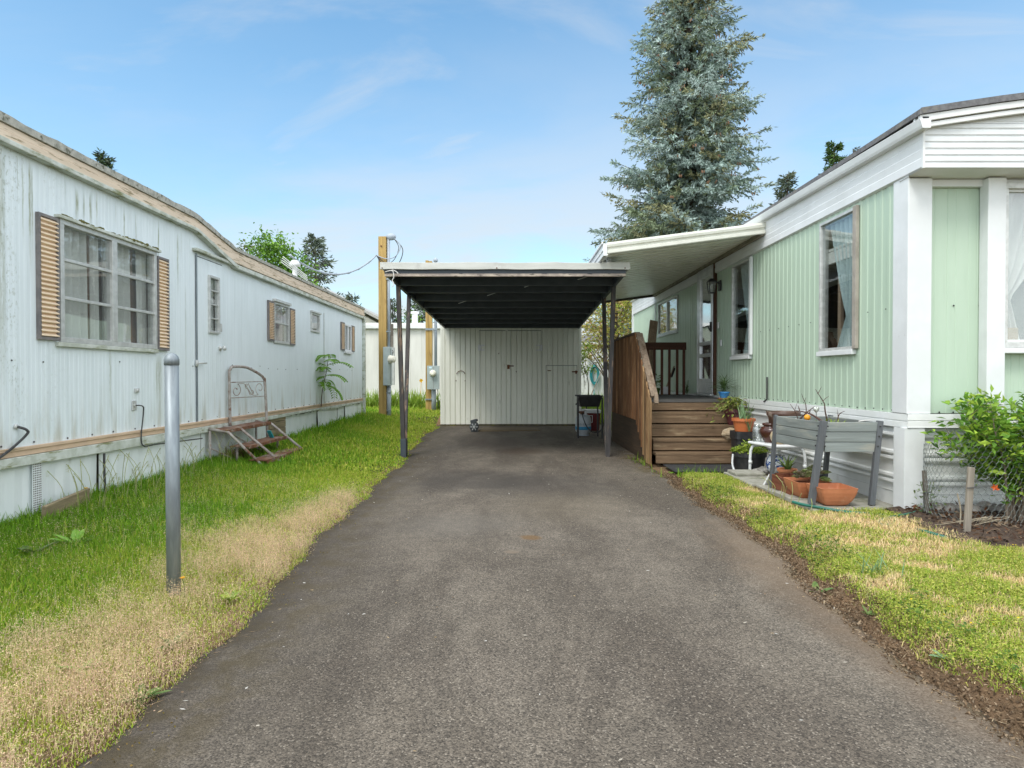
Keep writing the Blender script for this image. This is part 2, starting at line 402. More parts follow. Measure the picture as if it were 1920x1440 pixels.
M['bark'] = pm('tree_bark', (.12, .09, .07), (.06, .045, .035), scale=10, rough=.95, stretch=(3, 3, .6), bstr=1, bdist=.03)
M['bark_grey'] = pm('grey_brown_bush_bark', (.20, .16, .12), (.11, .085, .06), scale=20, rough=.9, bstr=.7)
M['string'] = pm('white_cord', (.72, .70, .66), (.6, .58, .55), scale=30, rough=.8)
M['red_paint'] = pm('dark_mat_rubber', (.022, .022, .024), (.04, .04, .042), scale=30, rough=.9, bstr=.6)
M['leaf'] = leafmat('foliage')
M['needle'] = leafmat('needle_foliage', trans=.12, rough=.6)
M['blade'] = leafmat('grass_blades', trans=.35, rough=.6, spec=.2)
M['strap_green'] = plantmat('glossy_strap_leaf', (.05, .11, .03), (.11, .17, .05))
M['strap_grey'] = plantmat('blue_green_leaf', (.14, .26, .12), (.24, .36, .17))
M['leaf_yellow'] = plantmat('yellow_green_leaf', (.30, .36, .03), (.15, .26, .03))
M['leaf_green'] = plantmat('fresh_green_leaf', (.14, .32, .03), (.25, .44, .05))
M['leaf_mid'] = plantmat('mid_green_leaf', (.07, .15, .03), (.17, .22, .05))
M['succulent'] = plantmat('purple_green_succulent', (.30, .42, .11), (.20, .13, .12), trans=.1, scale=9)
M['petal'] = plantmat('yellow_petal', (.75, .50, .02), (.8, .42, .01))
M['petal_red'] = plantmat('orange_red_petal', (.65, .14, .02), (.55, .09, .02))
M['dead_leaf'] = plantmat('dead_brown_grass', (.16, .10, .055), (.28, .19, .10))

for _k in ('fence_wood', 'fence_pale'):      # random tone per baluster paints in the light and dark of slats and gaps
    _t = M[_k].node_tree; _p = _t.nodes['Principled BSDF']; _l = _p.inputs['Base Color'].links[0].from_socket
    _oi = N(_t, 'ShaderNodeObjectInfo'); _cr = N(_t, 'ShaderNodeMix', data_type='RGBA'); _t.links.new(_oi.outputs['Random'], _cr.inputs[0]); _cr.inputs[6].default_value = (.55, .52, .50, 1); _cr.inputs[7].default_value = (1.35, 1.3, 1.25, 1)
    _t.links.new(mixc(_t, 1.0, _l, _cr.outputs[2], 'MULTIPLY'), _p.inputs['Base Color'])
def stain_wall():
    m, t, p = nt('weathered_pale_blue_siding')
    v = coords(t, (1, 1, 1))
    f, raw = noise_fac(t, coords(t, (3, 3, .6)), 2.2, lo=.3, hi=.7)
    c = mixc(t, f, (.755, .825, .85), (.70, .77, .79))
    sep = N(t, 'ShaderNodeSeparateXYZ'); t.links.new(v, sep.inputs[0])
    # runs of algae coming down from the eaves and under the window, each at its own place, width and length
    wv, wraw = noise_fac(t, coords(t, (1, 3, 1.2)), 4, detail=4, lo=.3, hi=.7)
    yw = mth(t, 'ADD', sep.outputs['Y'], mth(t, 'MULTIPLY', mth(t, 'SUBTRACT', wraw, .5), .035))
    brk, _ = noise_fac(t, coords(t, (1, 40, 5)), 1.0, detail=6, rough=.75, lo=.34, hi=.56)
    tot = None
    for px, w, za, zb, k in ((45, .010, 2.78, 2.05, .5), (58, .012, 2.80, 1.85, .8), (62, .008, 2.78, 1.95, .7), (36, .006, 2.8, 2.45, .6), (124, .006, 2.85, 2.5, .4), (146, .024, 2.74, 2.42, 1.0), (159, .016, 2.74, 2.42, .7), (171, .018, 2.76, 2.40, .9), (183, .012, 2.8, 2.4, .6), (219, .006, 2.8, 2.5, .5), (234, .014, 2.76, 2.36, .8), (245, .008, 2.76, 2.6, .5), (256, .010, 2.76, 2.36, .8), (298, .014, 2.78, 2.25, .8), (334, .020, 2.74, 2.0, .6), (341, .008, 2.76, 2.4, .5), (206, .016, 1.46, .70, .45), (297, .07, 1.42, .72, .55), (310, .035, 1.40, .78, .55), (348, .02, 2.2, .8, .28), (4, .04, 2.8, .8, .5), (445, .012, 1.3, .7, .3), (640, .05, 1.2, .68, .35), (660, .03, 1.5, .68, .35)):
        y0 = onx(px, 600, -3.6)[0] - 7.0
        d = mth(t, 'ABSOLUTE', mth(t, 'SUBTRACT', yw, y0))
        m1 = N(t, 'ShaderNodeMapRange', interpolation_type='SMOOTHSTEP'); m1.inputs['From Min'].default_value = w * 1.2; m1.inputs['From Max'].default_value = w * .25; m1.inputs['To Max'].default_value = k
        t.links.new(d, m1.inputs['Value'])
        m2 = N(t, 'ShaderNodeMapRange', interpolation_type='SMOOTHSTEP'); m2.inputs['From Min'].default_value = zb - .1; m2.inputs['From Max'].default_value = zb + (za - zb) * .55
        m3 = N(t, 'ShaderNodeMapRange'); m3.inputs['From Min'].default_value = za - .1 + .02; m3.inputs['From Max'].default_value = za - .1 - .10
        t.links.new(sep.outputs['Z'], m2.inputs['Value']); t.links.new(sep.outputs['Z'], m3.inputs['Value'])
        m2.inputs['From Min'].default_value -= .0
        v1 = mth(t, 'MULTIPLY', m1.outputs[0], mth(t, 'MULTIPLY', m2.outputs[0], m3.outputs[0]))
        tot = v1 if tot is None else mth(t, 'MAXIMUM', tot, v1)
    c = mixc(t, mth(t, 'MULTIPLY', tot, mth(t, 'ADD', mth(t, 'MULTIPLY', brk, .75), .2), True), c, (.19, .20, .07))
    # speckled algae near the front end
    fy = N(t, 'ShaderNodeMapRange'); fy.inputs['From Min'].default_value = -1.9; fy.inputs['From Max'].default_value = -2.8
    t.links.new(sep.outputs['Y'], fy.inputs['Value'])
    sp, _ = noise_fac(t, coords(t, (30, 40, 22)), 1.0, detail=5, rough=.75, lo=.52, hi=.62)
    sp2, _ = noise_fac(t, coords(t, (1, 3.0, .7)), 1.2, lo=.42, hi=.60)
    c = mixc(t, mth(t, 'MULTIPLY', mth(t, 'MULTIPLY', sp, sp2), mth(t, 'ADD', mth(t, 'MULTIPLY', fy.outputs[0], .6), .01)), c, (.22, .24, .15))
    # splash dirt at the foot
    ft = N(t, 'ShaderNodeMapRange'); ft.inputs['From Min'].default_value = 1.05; ft.inputs['From Max'].default_value = .66
    t.links.new(sep.outputs['Z'], ft.inputs['Value'])
    f4, _ = noise_fac(t, coords(t, (6, 9, 1.2)), 1.0, detail=6, lo=.46, hi=.68)
    c = mixc(t, mth(t, 'MULTIPLY', mth(t, 'MULTIPLY', ft.outputs[0], f4), .55), c, (.40, .37, .27))
    t.links.new(c, p.inputs['Base Color']); p.inputs['Roughness'].default_value = .45
    bump(t, p, raw, .12, .01)
    return m
M['trailer_wall'] = stain_wall()
M['trailer_skirt'] = pm('pale_blue_skirting', (.79, .835, .835), (.72, .77, .77), scale=3, rough=.5, stretch=(2, 2, .6), c3=(.36, .36, .26), s3=3.5, lo3=.60, hi3=.8, st3=(1, 1.5, .8))

# ================================================================ SETTING
ys_l = [(-6, -1.3), (2.1, -1.31), (3.9, -1.36), (5.4, -1.47), (6.5, -1.47), (8.7, -1.53), (12, -1.76), (14.8, -1.74), (16, -1.74)]
ys_r = [(-6, 1.6), (2.1, 1.63), (3.7, 1.73), (4.7, 1.79), (7, 1.79), (8, 1.83), (9, 1.82), (12, 2.2), (16, 2.3)]
def xl(y): return np.interp(y, *zip(*ys_l))
def xr(y): return np.interp(y, *zip(*ys_r))
def sm(t): t = np.clip(t, 0, 1); return t * t * (3 - 2 * t)
def wob(y, s): return .035 * np.sin(y * 2.3 + s) + .022 * np.sin(y * 6.1 + 2 * s) + .012 * np.sin(y * 15.7 + s)
def H(x, y):
    x = np.asarray(x, float); y = np.asarray(y, float)
    l = xl(y) + wob(y, 1.0); r = xr(y) + wob(y, 4.0)
    dl = l - x; dr = x - r
    left = -.03 + .045 * sm(dl / .07) + .115 * sm(dl / 2.1) + np.clip(.012 * (y - 5), -.02, .12) * sm(dl / 1.5)
    lip = 1 - sm((y - 6.9) / .7)
    lipw = .12 + .03 * np.sin(y * 1.7) + .03 * np.sin(y * 5.3)
    right = -.03 + .03 * sm(dr / .05) + lip * .065 * sm((dr - lipw) / .12) + .025 * sm((dr - .5) / .8)
    h = np.where(dl > 0, left, np.where(dr > 0, right, -.03))
    back = np.clip(.17 + .003 * (y - 15), 0, .25)
    k = sm((y - 14.9) / .8)
    h = h * (1 - k) + back * k
    rough = (dr > .0) & (dr < .36) & (y < 8)
    h = h + rough * (.006 * np.sin(x * 61 + 3 * np.sin(y * 37)) * np.sin(y * 53 + 2 * np.sin(x * 41)) + .005 * np.sin(y * 23 + x * 19))
    lawn = np.clip(np.maximum(dl, dr - .3) * 3, 0, 1)
    h = h + lawn * (.012 * np.sin(x * 3.1 + y * 1.3) * np.sin(y * 2.1 - x * .7))
    return h
def hz(x, y): return float(H(x, y))

def grid_axis(segs):
    out = []
    for a, b, st in segs: out += list(np.arange(a, b, st))
    return np.array(out + [segs[-1][1]])
gx = grid_axis([(-160, -20, 20), (-20, -6, 1.0), (-6, -1.9, .15), (-1.9, -1.2, .03), (-1.2, 1.5, .3), (1.5, 2.4, .025), (2.4, 4.5, .12), (4.5, 20, 1.0), (20, 160, 20)])
gy = grid_axis([(-60, -6, 6), (-6, 1, .5), (1, 9, .06), (9, 16.5, .15), (16.5, 30, .6), (30, 260, 23)])
GX, GY = np.meshgrid(gx, gy)
GZ = H(GX, GY)
V = np.stack([GX, GY, GZ], -1).reshape(-1, 3)
nx, ny = len(gx), len(gy)
ii = np.arange(nx * ny).reshape(ny, nx)
Q = np.stack([ii[:-1, :-1], ii[:-1, 1:], ii[1:, 1:], ii[1:, :-1]], -1).reshape(-1, 4)
DR = (GX - xr(GY) - wob(GY, 4.0)).reshape(-1); DL = (xl(GY) + wob(GY, 1.0) - GX).reshape(-1)
colr = np.tile(np.array([.085, .10, .03]), (len(V), 1))
dirt = ((DR > -.1) & (DR < .33) & (V[:, 1] < 9)) | ((DL > -.1) & (DL < .10))
colr[dirt] = (.215, .148, .09)
near_r = (DR > .33) & (V[:, 1] < 9); colr[near_r] = (.17, .14, .06)
dryl = (DL >= .10) & (DL < .9) & (V[:, 1] < 6); colr[dryl] = (.26, .19, .10)
def groundmat():
    m, t, p = nt('lawn_soil')
    a = N(t, 'ShaderNodeAttribute', attribute_name='Col')
    v = coords(t)
    f, raw = noise_fac(t, v, 22, detail=10, rough=.75, lo=.3, hi=.7)
    f2, _ = noise_fac(t, v, 3, lo=.35, hi=.65)
    c = mixc(t, mth(t, 'MULTIPLY', f, .65), a.outputs['Color'], mixc(t, 1.0, a.outputs['Color'], (.35, .33, .33), 'MULTIPLY'))
    c = mixc(t, mth(t, 'MULTIPLY', f2, .5), c, mixc(t, 1.0, c, (1.7, 1.5, 1.35), 'MULTIPLY'))
    t.links.new(c, p.inputs['Base Color']); p.inputs['Roughness'].default_value = .95; p.inputs['Specular IOR Level'].default_value = .1
    bump(t, p, raw, 1, .03)
    return m
g = mesh_np('ground', V, Q, colr, groundmat(), smooth=True); tag(g, kind='structure')

# asphalt driveway: a sheet with ragged edges and a little thickness
def asphalt():
    m, t, p = nt('worn_asphalt')
    v = coords(t)
    vo = N(t, 'ShaderNodeTexVoronoi'); vo.inputs['Scale'].default_value = 170; t.links.new(v, vo.inputs['Vector'])
    bw = N(t, 'ShaderNodeSeparateColor'); t.links.new(vo.outputs['Color'], bw.inputs[0])
    big, _ = noise_fac(t, coords(t, (1.5, .55, 1)), 1.1, detail=6, rough=.65, lo=.34, hi=.66, dist=.5)
    mid, _ = noise_fac(t, v, 6, detail=8, rough=.7, lo=.3, hi=.7)
    fin, rawf = noise_fac(t, v, 160, detail=4, rough=.8, lo=.3, hi=.7)
    base = mixc(t, big, (.088, .072, .055), (.165, .140, .110))
    base = mixc(t, mth(t, 'MULTIPLY', mid, .5), base, (.070, .059, .047))
    g1 = N(t, 'ShaderNodeMapRange'); g1.inputs['To Min'].default_value = .45; g1.inputs['To Max'].default_value = 1.6
    t.links.new(bw.outputs[0], g1.inputs['Value'])
    comb = N(t, 'ShaderNodeCombineColor')
    for i in range(3): t.links.new(g1.outputs[0], comb.inputs[i])
    base = mixc(t, 1.0, base, comb.outputs[0], 'MULTIPLY')
    gt = mth(t, 'GREATER_THAN', bw.outputs[1], .955)
    base = mixc(t, mth(t, 'MULTIPLY', gt, .7), base, (.30, .26, .21))
    sep = N(t, 'ShaderNodeSeparateXYZ'); t.links.new(v, sep.inputs[0])
    def disk(x, y, rx, ry, soft, k, color, base, nz=.35):
        dx = mth(t, 'DIVIDE', mth(t, 'SUBTRACT', sep.outputs['X'], x), rx); dy = mth(t, 'DIVIDE', mth(t, 'SUBTRACT', sep.outputs['Y'], y), ry)
        d = mth(t, 'SQRT', mth(t, 'ADD', mth(t, 'MULTIPLY', dx, dx), mth(t, 'MULTIPLY', dy, dy)))
        n2, rawn = noise_fac(t, v, 2.2 / max(rx, .2), detail=6, rough=.7)
        d = mth(t, 'ADD', d, mth(t, 'MULTIPLY', mth(t, 'SUBTRACT', rawn, .5), nz * 3))
        r = N(t, 'ShaderNodeMapRange', interpolation_type='SMOOTHSTEP'); r.inputs['From Min'].default_value = 1 + soft; r.inputs['From Max'].default_value = 1 - soft
        r.inputs['To Max'].default_value = k
        t.links.new(d, r.inputs['Value'])
        return mixc(t, r.outputs[0], base, color)
    base = disk(-.42, 7.0, .75, .65, .5, .6, (.042, .037, .032), base)       # oil-darkened wheel spots
    base = disk(.45, 6.7, .75, .75, .5, .5, (.048, .042, .036), base)
    base = disk(-.25, 10.9, .5, .9, .4, .5, (.105, .078, .06), base)
    base = disk(.15, 9.7, .35, .4, .5, .65, (.07, .046, .03), base)
    base = disk(.5, 5.6, .5, .6, .7, .35, (.14, .115, .078), base)
    base = disk(-.45, 4.9, .45, .35, .7, .4, (.15, .135, .115), base)
    for (px, py, rx, ry, cc) in ((995, 1013, .07, .06, (.15, .085, .032)), (960, 1040, .05, .035, (.19, .15, .11))):
        q = gp(px, py); base = disk(q.x, q.y, rx, ry, .35, .75, cc, base, .7)
    base = disk(1.78, 3.7, .34, 1.3, .6, .5, (.19, .13, .08), base)
    base = disk(1.66, 2.4, .2, .7, .6, .4, (.16, .11, .07), base)
    # moss creeping in from the lawn edges (per-vertex edge distance is stored as an attribute)
    ed = N(t, 'ShaderNodeAttribute', attribute_name='Col')
    es = N(t, 'ShaderNodeSeparateColor'); t.links.new(ed.outputs['Color'], es.inputs[0])
    mo, rm = noise_fac(t, v, 5, detail=8, rough=.7, lo=.42, hi=.6)
    mf = mth(t, 'MULTIPLY', mo, es.outputs[0], True)
    base = mixc(t, mf, base, (.085, .062, .018))
    mo2, _ = noise_fac(t, v, 14, detail=6, lo=.45, hi=.6)
    base = mixc(t, mth(t, 'MULTIPLY', mth(t, 'ADD', mth(t, 'MULTIPLY', mo2, .5), .5), es.outputs[1], True), base, (.038, .030, .021))
    base = mixc(t, mth(t, 'MULTIPLY', es.outputs[2], .55), base, (.052, .043, .033))
    t.links.new(base, p.inputs['Base Color']); p.inputs['Roughness'].default_value = .82; p.inputs['Specular IOR Level'].default_value = .35
    hh = mth(t, 'ADD', mth(t, 'MULTIPLY', vo.outputs['Distance'], -.9), mth(t, 'MULTIPLY', rawf, .5))
    bump(t, p, hh, .75, .006)
    return m
dy = grid_axis([(-6, 1, .5), (1, 9, .05), (9, 15.2, .1)]); nu = 46
dv, dc = [], []
for y in dy:
    a = float(xl(y)) - .02 + float(wob(y, 1.0)) + .02 * mnoise.noise((y * 9, 0, 0)) + .015 * mnoise.noise((y * 27, 5, 0)); b = float(xr(y)) + .03 + float(wob(y, 4.0)) + .02 * mnoise.noise((y * 8, 3, 0)) + .015 * mnoise.noise((y * 26, 8, 0))
    for i in range(nu + 1):
        u = i / nu; u = .5 - .5 * math.cos(math.pi * u)
        x = a + (b - a) * u
        e = min(x - a, b - x)
        z = .008 + .012 * math.sin(math.pi * u) - .016 * max(0, 1 - e / .06) ** 2 + .004 * mnoise.noise((x * 1.5, y * 1.5, 0)) - (.02 if i in (0, nu) else 0)
        dv.append((x, y, z))
        k = max(0, 1 - (x - a) / .55); k2 = max(0, 1 - (b - x) / (.10 if y < 7.5 else .35))
        dc.append((min(1, 1.1 * k ** 1.3 + k2), max(0, 1 - (x - a) / .2) if x - a < b - x else max(0, 1 - e / .05), max(0, 1 - (x - a) / .9)))
nrow = nu + 1
ii = np.arange(len(dv)).reshape(len(dy), nrow)
Q = np.stack([ii[:-1, :-1], ii[:-1, 1:], ii[1:, 1:], ii[1:, :-1]], -1).reshape(-1, 4)
drv = mesh_np('driveway', np.array(dv), Q, np.array(dc), asphalt(), smooth=True); tag(drv, kind='structure')

# ================================================================ MOBILE HOME ON THE LEFT
XT = -3.6
def T(px, py): return onx(px, py, XT)
FZ = .655
tr = thing('mobile_home', 'long pale blue weathered mobile home with peach shutters and mossy tan fascia', 'mobile home', (XT, 7.0, .1))
Y0, YK1, YK2, YE = .4, 6.92, 7.9, 14.78
def ztop(y): return float(np.interp(y, [Y0, YK1, YK2, YE], [2.86, 2.86, 2.64, 2.63]))
# openings (y0, y1, z0, z1)
wy0, wz1 = T(109.5, 412); wy1 = T(288.5, 480)[0]; wz0 = T(109.5, 638)[1]
win_big = (wy0, wy1, wz0, wz1)
a, zt = T(512, 566); b, _ = T(540, 580); zb = T(512, 641)[1]
win_mid = (a, b, zb, zt)
a, zt = T(582, 586); b, _ = T(597.5, 594); zb = T(582, 620)[1]
win_small = (a, b, zb, zt)
a, zt = T(645, 608); b, _ = T(657, 612); zb = T(645, 657)[1]
win_far = (a, b, zb, zt)
dy0 = T(366, 500)[0]; dy1 = T(416, 500)[0]
dz1 = T(366, 478)[1]; dz0 = FZ + .005
door_hole = (dy0, dy1, dz0, dz1)
holes = [win_big, win_mid, win_small, win_far, door_hole]
prof = [(0, 0), (.30, 0), (.40, .0018), (.62, .0018), (.72, 0), (.8, 0), (.84, -.0012), (.92, -.0012), (.96, 0)]
wm = MB(); rib_wall(wm, 'y', Y0, YE, XT, 1, FZ, ztop, prof, .10, holes, extra=(YK1, YK2))
obj('wall', wm, M['trailer_wall'], tr)
wb = MB()
wb.quad((XT, YE, FZ), (-6.9, YE, FZ), (-6.9, YE, 2.7), (XT, YE, 2.63)); wb.quad((XT, Y0, FZ), (-6.9, Y0, FZ), (-6.9, Y0, 2.9), (XT, Y0, 2.86)); wb.quad((-6.9, Y0, FZ), (-6.9, YE, FZ), (-6.9, YE, 2.7), (-6.9, Y0, 2.9))
obj('end_wall', wb, M['trailer_skirt'], tr)
fl = MB(); fl.box(-6.89, XT - .01, Y0 + .01, YE - .01, FZ - .03, FZ)
obj('floor', fl, M['room'], tr)
ip = MB(); ip.box(-5.3, -5.26, Y0 + .1, YE - .1, FZ, 2.6); obj('partition', ip, M['room_wood'], tr)
rf = MB()
ys = [Y0 - .05, YK1, YK2, YE + .05]; xs = np.linspace(XT - .02, -6.95, 9)
def rz(x, y): return ztop(y) + .17 + .16 * math.sin(math.pi * (XT - x) / 3.35)
for i in range(3):
    for k in range(8):
        rf.quad((xs[k], ys[i], rz(xs[k], ys[i])), (xs[k + 1], ys[i], rz(xs[k + 1], ys[i])), (xs[k + 1], ys[i + 1], rz(xs[k + 1], ys[i + 1])), (xs[k], ys[i + 1], rz(xs[k], ys[i + 1])))
obj('roof', rf, M['roof_edge'], tr)
def eave(lo, hi):
    return [(y, ztop(y) + lo(y), ztop(y) + hi(y)) for y in (Y0, YK1, YK2, YE)]
k = lambda a, b: (lambda y: float(np.interp(y, [YK1, YK2], [a, b])))
f1 = MB(); f1.band(eave(k(.012, .02), k(.06, .085)), XT, XT + .055); f1.band(eave(k(.064, .09), k(.112, .17)), XT, XT + .045)
obj('fascia', f1, M['tan'], tr, bevel=.004)
f2 = MB()
yy = list(np.arange(Y0, YE, .11)) + [YE]
random.seed(3)
f2.band([(y, ztop(y) + k(.115, .173)(y), ztop(y) + k(.172, .215)(y) + random.uniform(-.006, .008)) for y in yy], XT - .05, XT + .062)
obj('roof_edge_strip', f2, M['roof_edge'], tr)
f3 = MB(); f3.band(eave(k(-.03, -.055), k(.008, .0)), XT, XT + .075)
obj('gutter', f3, M['mossy_trim'], tr, bevel=.006)
# belt: tan strip with white lower rail
b1 = MB(); b1.band([(Y0, FZ - .035, FZ + .005), (YE, FZ - .035, FZ + .005)], XT, XT + .018); b1.band([(Y0, FZ + .0055, FZ + .03), (YE, FZ + .0055, FZ + .03)], XT + .002, XT + .028)
obj('belt_strip', b1, M['tan_belt'], tr, bevel=.003)
b2 = MB(); b2.band([(y, FZ - .115 + .008 * math.sin(y * 1.9) + (0 if y < 8.2 else .03), FZ - .038) for y in np.arange(Y0, YE, .25)], XT, XT + .032)
obj('belt_rail', b2, M['mossy_trim'], tr, bevel=.005)
sc_ = MB()
random.seed(4)
for y in np.arange(Y0 + .2, YE, .31):
    yy_ = y + random.uniform(-.06, .06); z = FZ + .05 + random.uniform(-.006, .006)
    sc_.blob((XT + .006, yy_, z), .006, .008, .008, 0, nu=6, nv=4)
    if random.random() < .5: sc_.blob((XT + .005, yy_ + .1, 1.33 + random.uniform(-.02, .02)), .005, .007, .007, 0, nu=6, nv=4)
so = obj('screw', sc_, M['rubber'], tr); so['kind'] = 'stuff'
# skirting panels, each slightly different
random.seed(9)
edges = [Y0, 2.6, 4.2, 5.35, 7.12, 8.05, 9.05, 9.75, 10.45, 10.9, 11.35, 12.05, 12.7, 13.2, 14.1, YE]
for i, (a, b) in enumerate(zip(edges[:-1], edges[1:])):
    if 9.0 < a < 9.7: continue
    s = MB(); dx = random.uniform(-.02, .0) if a < 9 else random.uniform(-.03, .035)
    tl = random.uniform(-.01, .01) if a < 9 else random.uniform(-.02, .02)
    n = max(3, int((b - a) / .08)); pv = []
    for j in range(n + 1):
        y = a + .008 + (b - a - .016) * j / n; o = (.003 if j % 2 else -.003)
        bow = .0 if a < 9 else .03 * math.sin(3.1 * j / n) * random.uniform(.6, 1)
        pv.append(((XT - .01 + dx + o, y + tl * .5, hz(XT, y) - .06), (XT - .012 + o + bow * .4 + dx * .3, y, FZ - .05 if b < 9 else FZ - .085 + random.uniform(-.02, .01))))
    for (p0, p1), (q0, q1) in zip(pv[:-1], pv[1:]): s.quad(p0, q0, q1, p1)
    obj('skirting_panel', s, M['trailer_skirt'], tr)
bd = MB()
for j in range(4):
    z = .2 + j * .105; bd.box(XT - .012, XT + .012, 9.08, 9.72, z, z + .098)
obj('skirting_boards', bd, M['plank'], tr, bevel=.003)
us = MB(); us.quad((-5.2, Y0, .05), (-5.2, YE, .05), (-5.2, YE, FZ), (-5.2, Y0, FZ)); us.quad((-5.2, YE, .05), (XT - .03, YE, .05), (XT - .03, YE, FZ), (-5.2, YE, FZ)); us.quad((-5.2, Y0, .05), (XT - .03, Y0, .05), (XT - .03, Y0, FZ), (-5.2, Y0, FZ)); us.quad((XT - .09, Y0, .0), (XT - .09, YE, .0), (XT - .09, YE, FZ), (XT - .09, Y0, FZ)); obj('underfloor_light_block', us, M['room'], tr)  # unseen sheets added to keep daylight out of the skirting gaps
# perforated vent strip in the skirting
vp = MB(); va = T(59, 900)[0]; vb = T(75.5, 900)[0]
zv = hz(XT, va); vp.box(XT + .004, XT + .010, va, vb, zv, zv + .46); vo_ = obj('vent_strip', vp, M['trailer_skirt'], tr)
vp = MB()
for j in range(27):
    for q in range(5):
        y = va + (vb - va) * (q + .18) / 5; vp.box(XT + .0085, XT + .0112, y, y + (vb - va) * .125, zv + .005 + j * .017, zv + .015 + j * .017)
obj('vent_holes', vp, M['shutter_edge'], vo_)['kind'] = 'stuff'

def curtain(root, X, out, y0, y1, z0, z1, m, amp=.03, waves=7, gather=None, name='curtain'):
    """hung cloth: wavy vertical sheet; gather=(y, z) pulls it to a tie-back"""
    mb = MB(); nu_, nv_ = 60, 24; g = []
    for j in range(nv_ + 1):
        z = z0 + (z1 - z0) * j / nv_; row = []
        for i in range(nu_ + 1):
            u = i / nu_; y = y0 + (y1 - y0) * u
            if gather:
                gy_, gz_ = gather
                dz = (z - gz_) / ((z1 - gz_) if z > gz_ else (gz_ - z0))
                kk = .14 + .86 * abs(dz) ** (.8 if z > gz_ else .9) * (1 if z > gz_ else .55)
                y = gy_ + (y - gy_) * min(1, kk)
            x = X - out * (.0 + amp * (.5 + .5 * math.sin(u * waves * 6.283 + .35 * math.sin(z * 3))))
            row.append(len(mb.v)); mb.v.append((x, y, z))
        g.append(row)
    for j in range(nv_):
        for i in range(nu_): mb.f.append((g[j][i], g[j][i + 1], g[j + 1][i + 1], g[j + 1][i]))
    return obj(name, mb, m, root, smooth=True)
def window_x(root, X, out, hole, fw, m, mull=(), munt=(), glass='glass', depth=.05, proud=.025, sill=None, hood=None, name='window'):
    y0, y1, z0, z1 = hole; mb = MB()
    xa, xb = sorted((X - out * depth, X + out * proud))
    e = .012
    mb.box(xa, xb, y0 - e, y1 + e, z1 - fw, z1 + e); mb.box(xa, xb, y0 - e, y1 + e, z0 - e, z0 + fw)
    mb.box(xa, xb, y0 - e, y0 + fw, z0 + fw, z1 - fw); mb.box(xa, xb, y1 - fw, y1 + e, z0 + fw, z1 - fw)
    for y in mull: mb.box(xa, xb + .004 * out if out > 0 else xb, y - fw * 1.15, y + fw * 1.15, z0 + fw, z1 - fw)
    fr = obj(name, mb, m, root, bevel=.003)
    cuts = [y0 + fw] + [c for y in mull for c in (y - fw * 1.15, y + fw * 1.15)] + [y1 - fw]
    rails = MB()
    for z in munt:
        for a, b in zip(cuts[::2], cuts[1::2]):
            x0_, x1_ = sorted((X - out * .012, X + out * (proud - .006))); rails = MB(); rails.box(x0_, x1_, a, b, z - fw * .42, z + fw * .42); obj('window_rail', rails, m, fr, bevel=.002)
    for a, b in zip(cuts[::2], cuts[1::2]):
        pn = MB(); pn.box(X - .0025, X + .0025, a, b, z0 + fw, z1 - fw); obj('pane', pn, M[glass], fr)
    if sill:
        s = MB(); x0_, x1_ = sorted((X, X + out * sill[1])); s.box(x0_, x1_, y0 - .03, y1 + .03, z0 - e - sill[0], z0 - e - .002); obj('sill', s, M[sill[2]], fr, bevel=.004)
    return fr
def shutter_x(root, X, out, y0, y1, z0, z1, n):
    fr = MB(); t = .022
    xa, xb = sorted((X + .004 * out, X + .03 * out))
    fr.box(xa, xb, y0, y0 + t, z0, z1); fr.box(xa, xb, y1 - t, y1, z0, z1); fr.box(xa, xb, y0 + t, y1 - t, z0, z0 + t); fr.box(xa, xb, y0 + t, y1 - t, z1 - t, z1)
    o = obj('shutter', fr, M['shutter_edge'], root)
    sl = MB(); h = (z1 - z0 - 2 * t) / n; pr = []
    for j in range(n):
        z = z0 + t + j * h
        pr += [(.008, z), (.036, z + h * .22), (.036, z + h * .38), (.010, z + h * .97)]
    sl.extr(pr, y0 + t * .6, y1 - t * .6, X, out)
    obj('slat', sl, M['peach'], o)
    return o
# big window, hooded with moss
big = window_x(tr, XT, 1, win_big, .03, M['aluminium'], mull=((T(210, 500)[0]),), munt=(wz0 + (wz1 - wz0) * .36, wz0 + (wz1 - wz0) * .68), glass='glass_dusty')
hd = MB(); hd.band([(wy0 - .05, wz1 + .008, wz1 + .034), (wy1 + .05, wz1 + .008, wz1 + .034)], XT, XT + .05); obj('hood', hd, M['mossy_trim'], big, bevel=.004)
ms = MB(); random.seed(5)
for j in range(46):
    y = random.uniform(wy0, wy1); ms.blob((XT + random.uniform(.01, .045), y, wz1 + .036), random.uniform(.01, .022), random.uniform(.012, .035), random.uniform(.008, .018), .5, j, 7, 5)
mo = obj('moss_growth', ms, M['moss'], big); mo['kind'] = 'stuff'
ll = MB(); ll.band([(wy0 - .05, wz0 - .05, wz0 - .014), (wy1 + .02, wz0 - .05, wz0 - .014)], XT, XT + .035); obj('ledge', ll, M['mossy_trim'], big, bevel=.004)
ym = T(210, 500)[0]
curtain(big, XT - .06, 1, wy0 - .02, wy0 + (ym - wy0) * .66, wz0 - .05, wz1, M['curtain'], .05, 5)
curtain(big, XT - .08, 1, ym - .16, ym - .05, wz0 - .05, wz1, M['curtain'], .03, 2)
curtain(big, XT - .06, 1, ym + .0, ym + (wy1 - ym) * .58, wz0 - .05, wz1, M['curtain'], .05, 4)
curtain(big, XT - .08, 1, wy1 - .14, wy1 + .02, wz0 - .05, wz1, M['curtain'], .03, 2)
for yq in (ym - .20, wy1 - .24):
    jm = MB(); jm.box(XT - .13, XT - .10, yq, yq + .05, wz0 - .1, wz1); obj('curtain_post', jm, M['room_wood'], big)
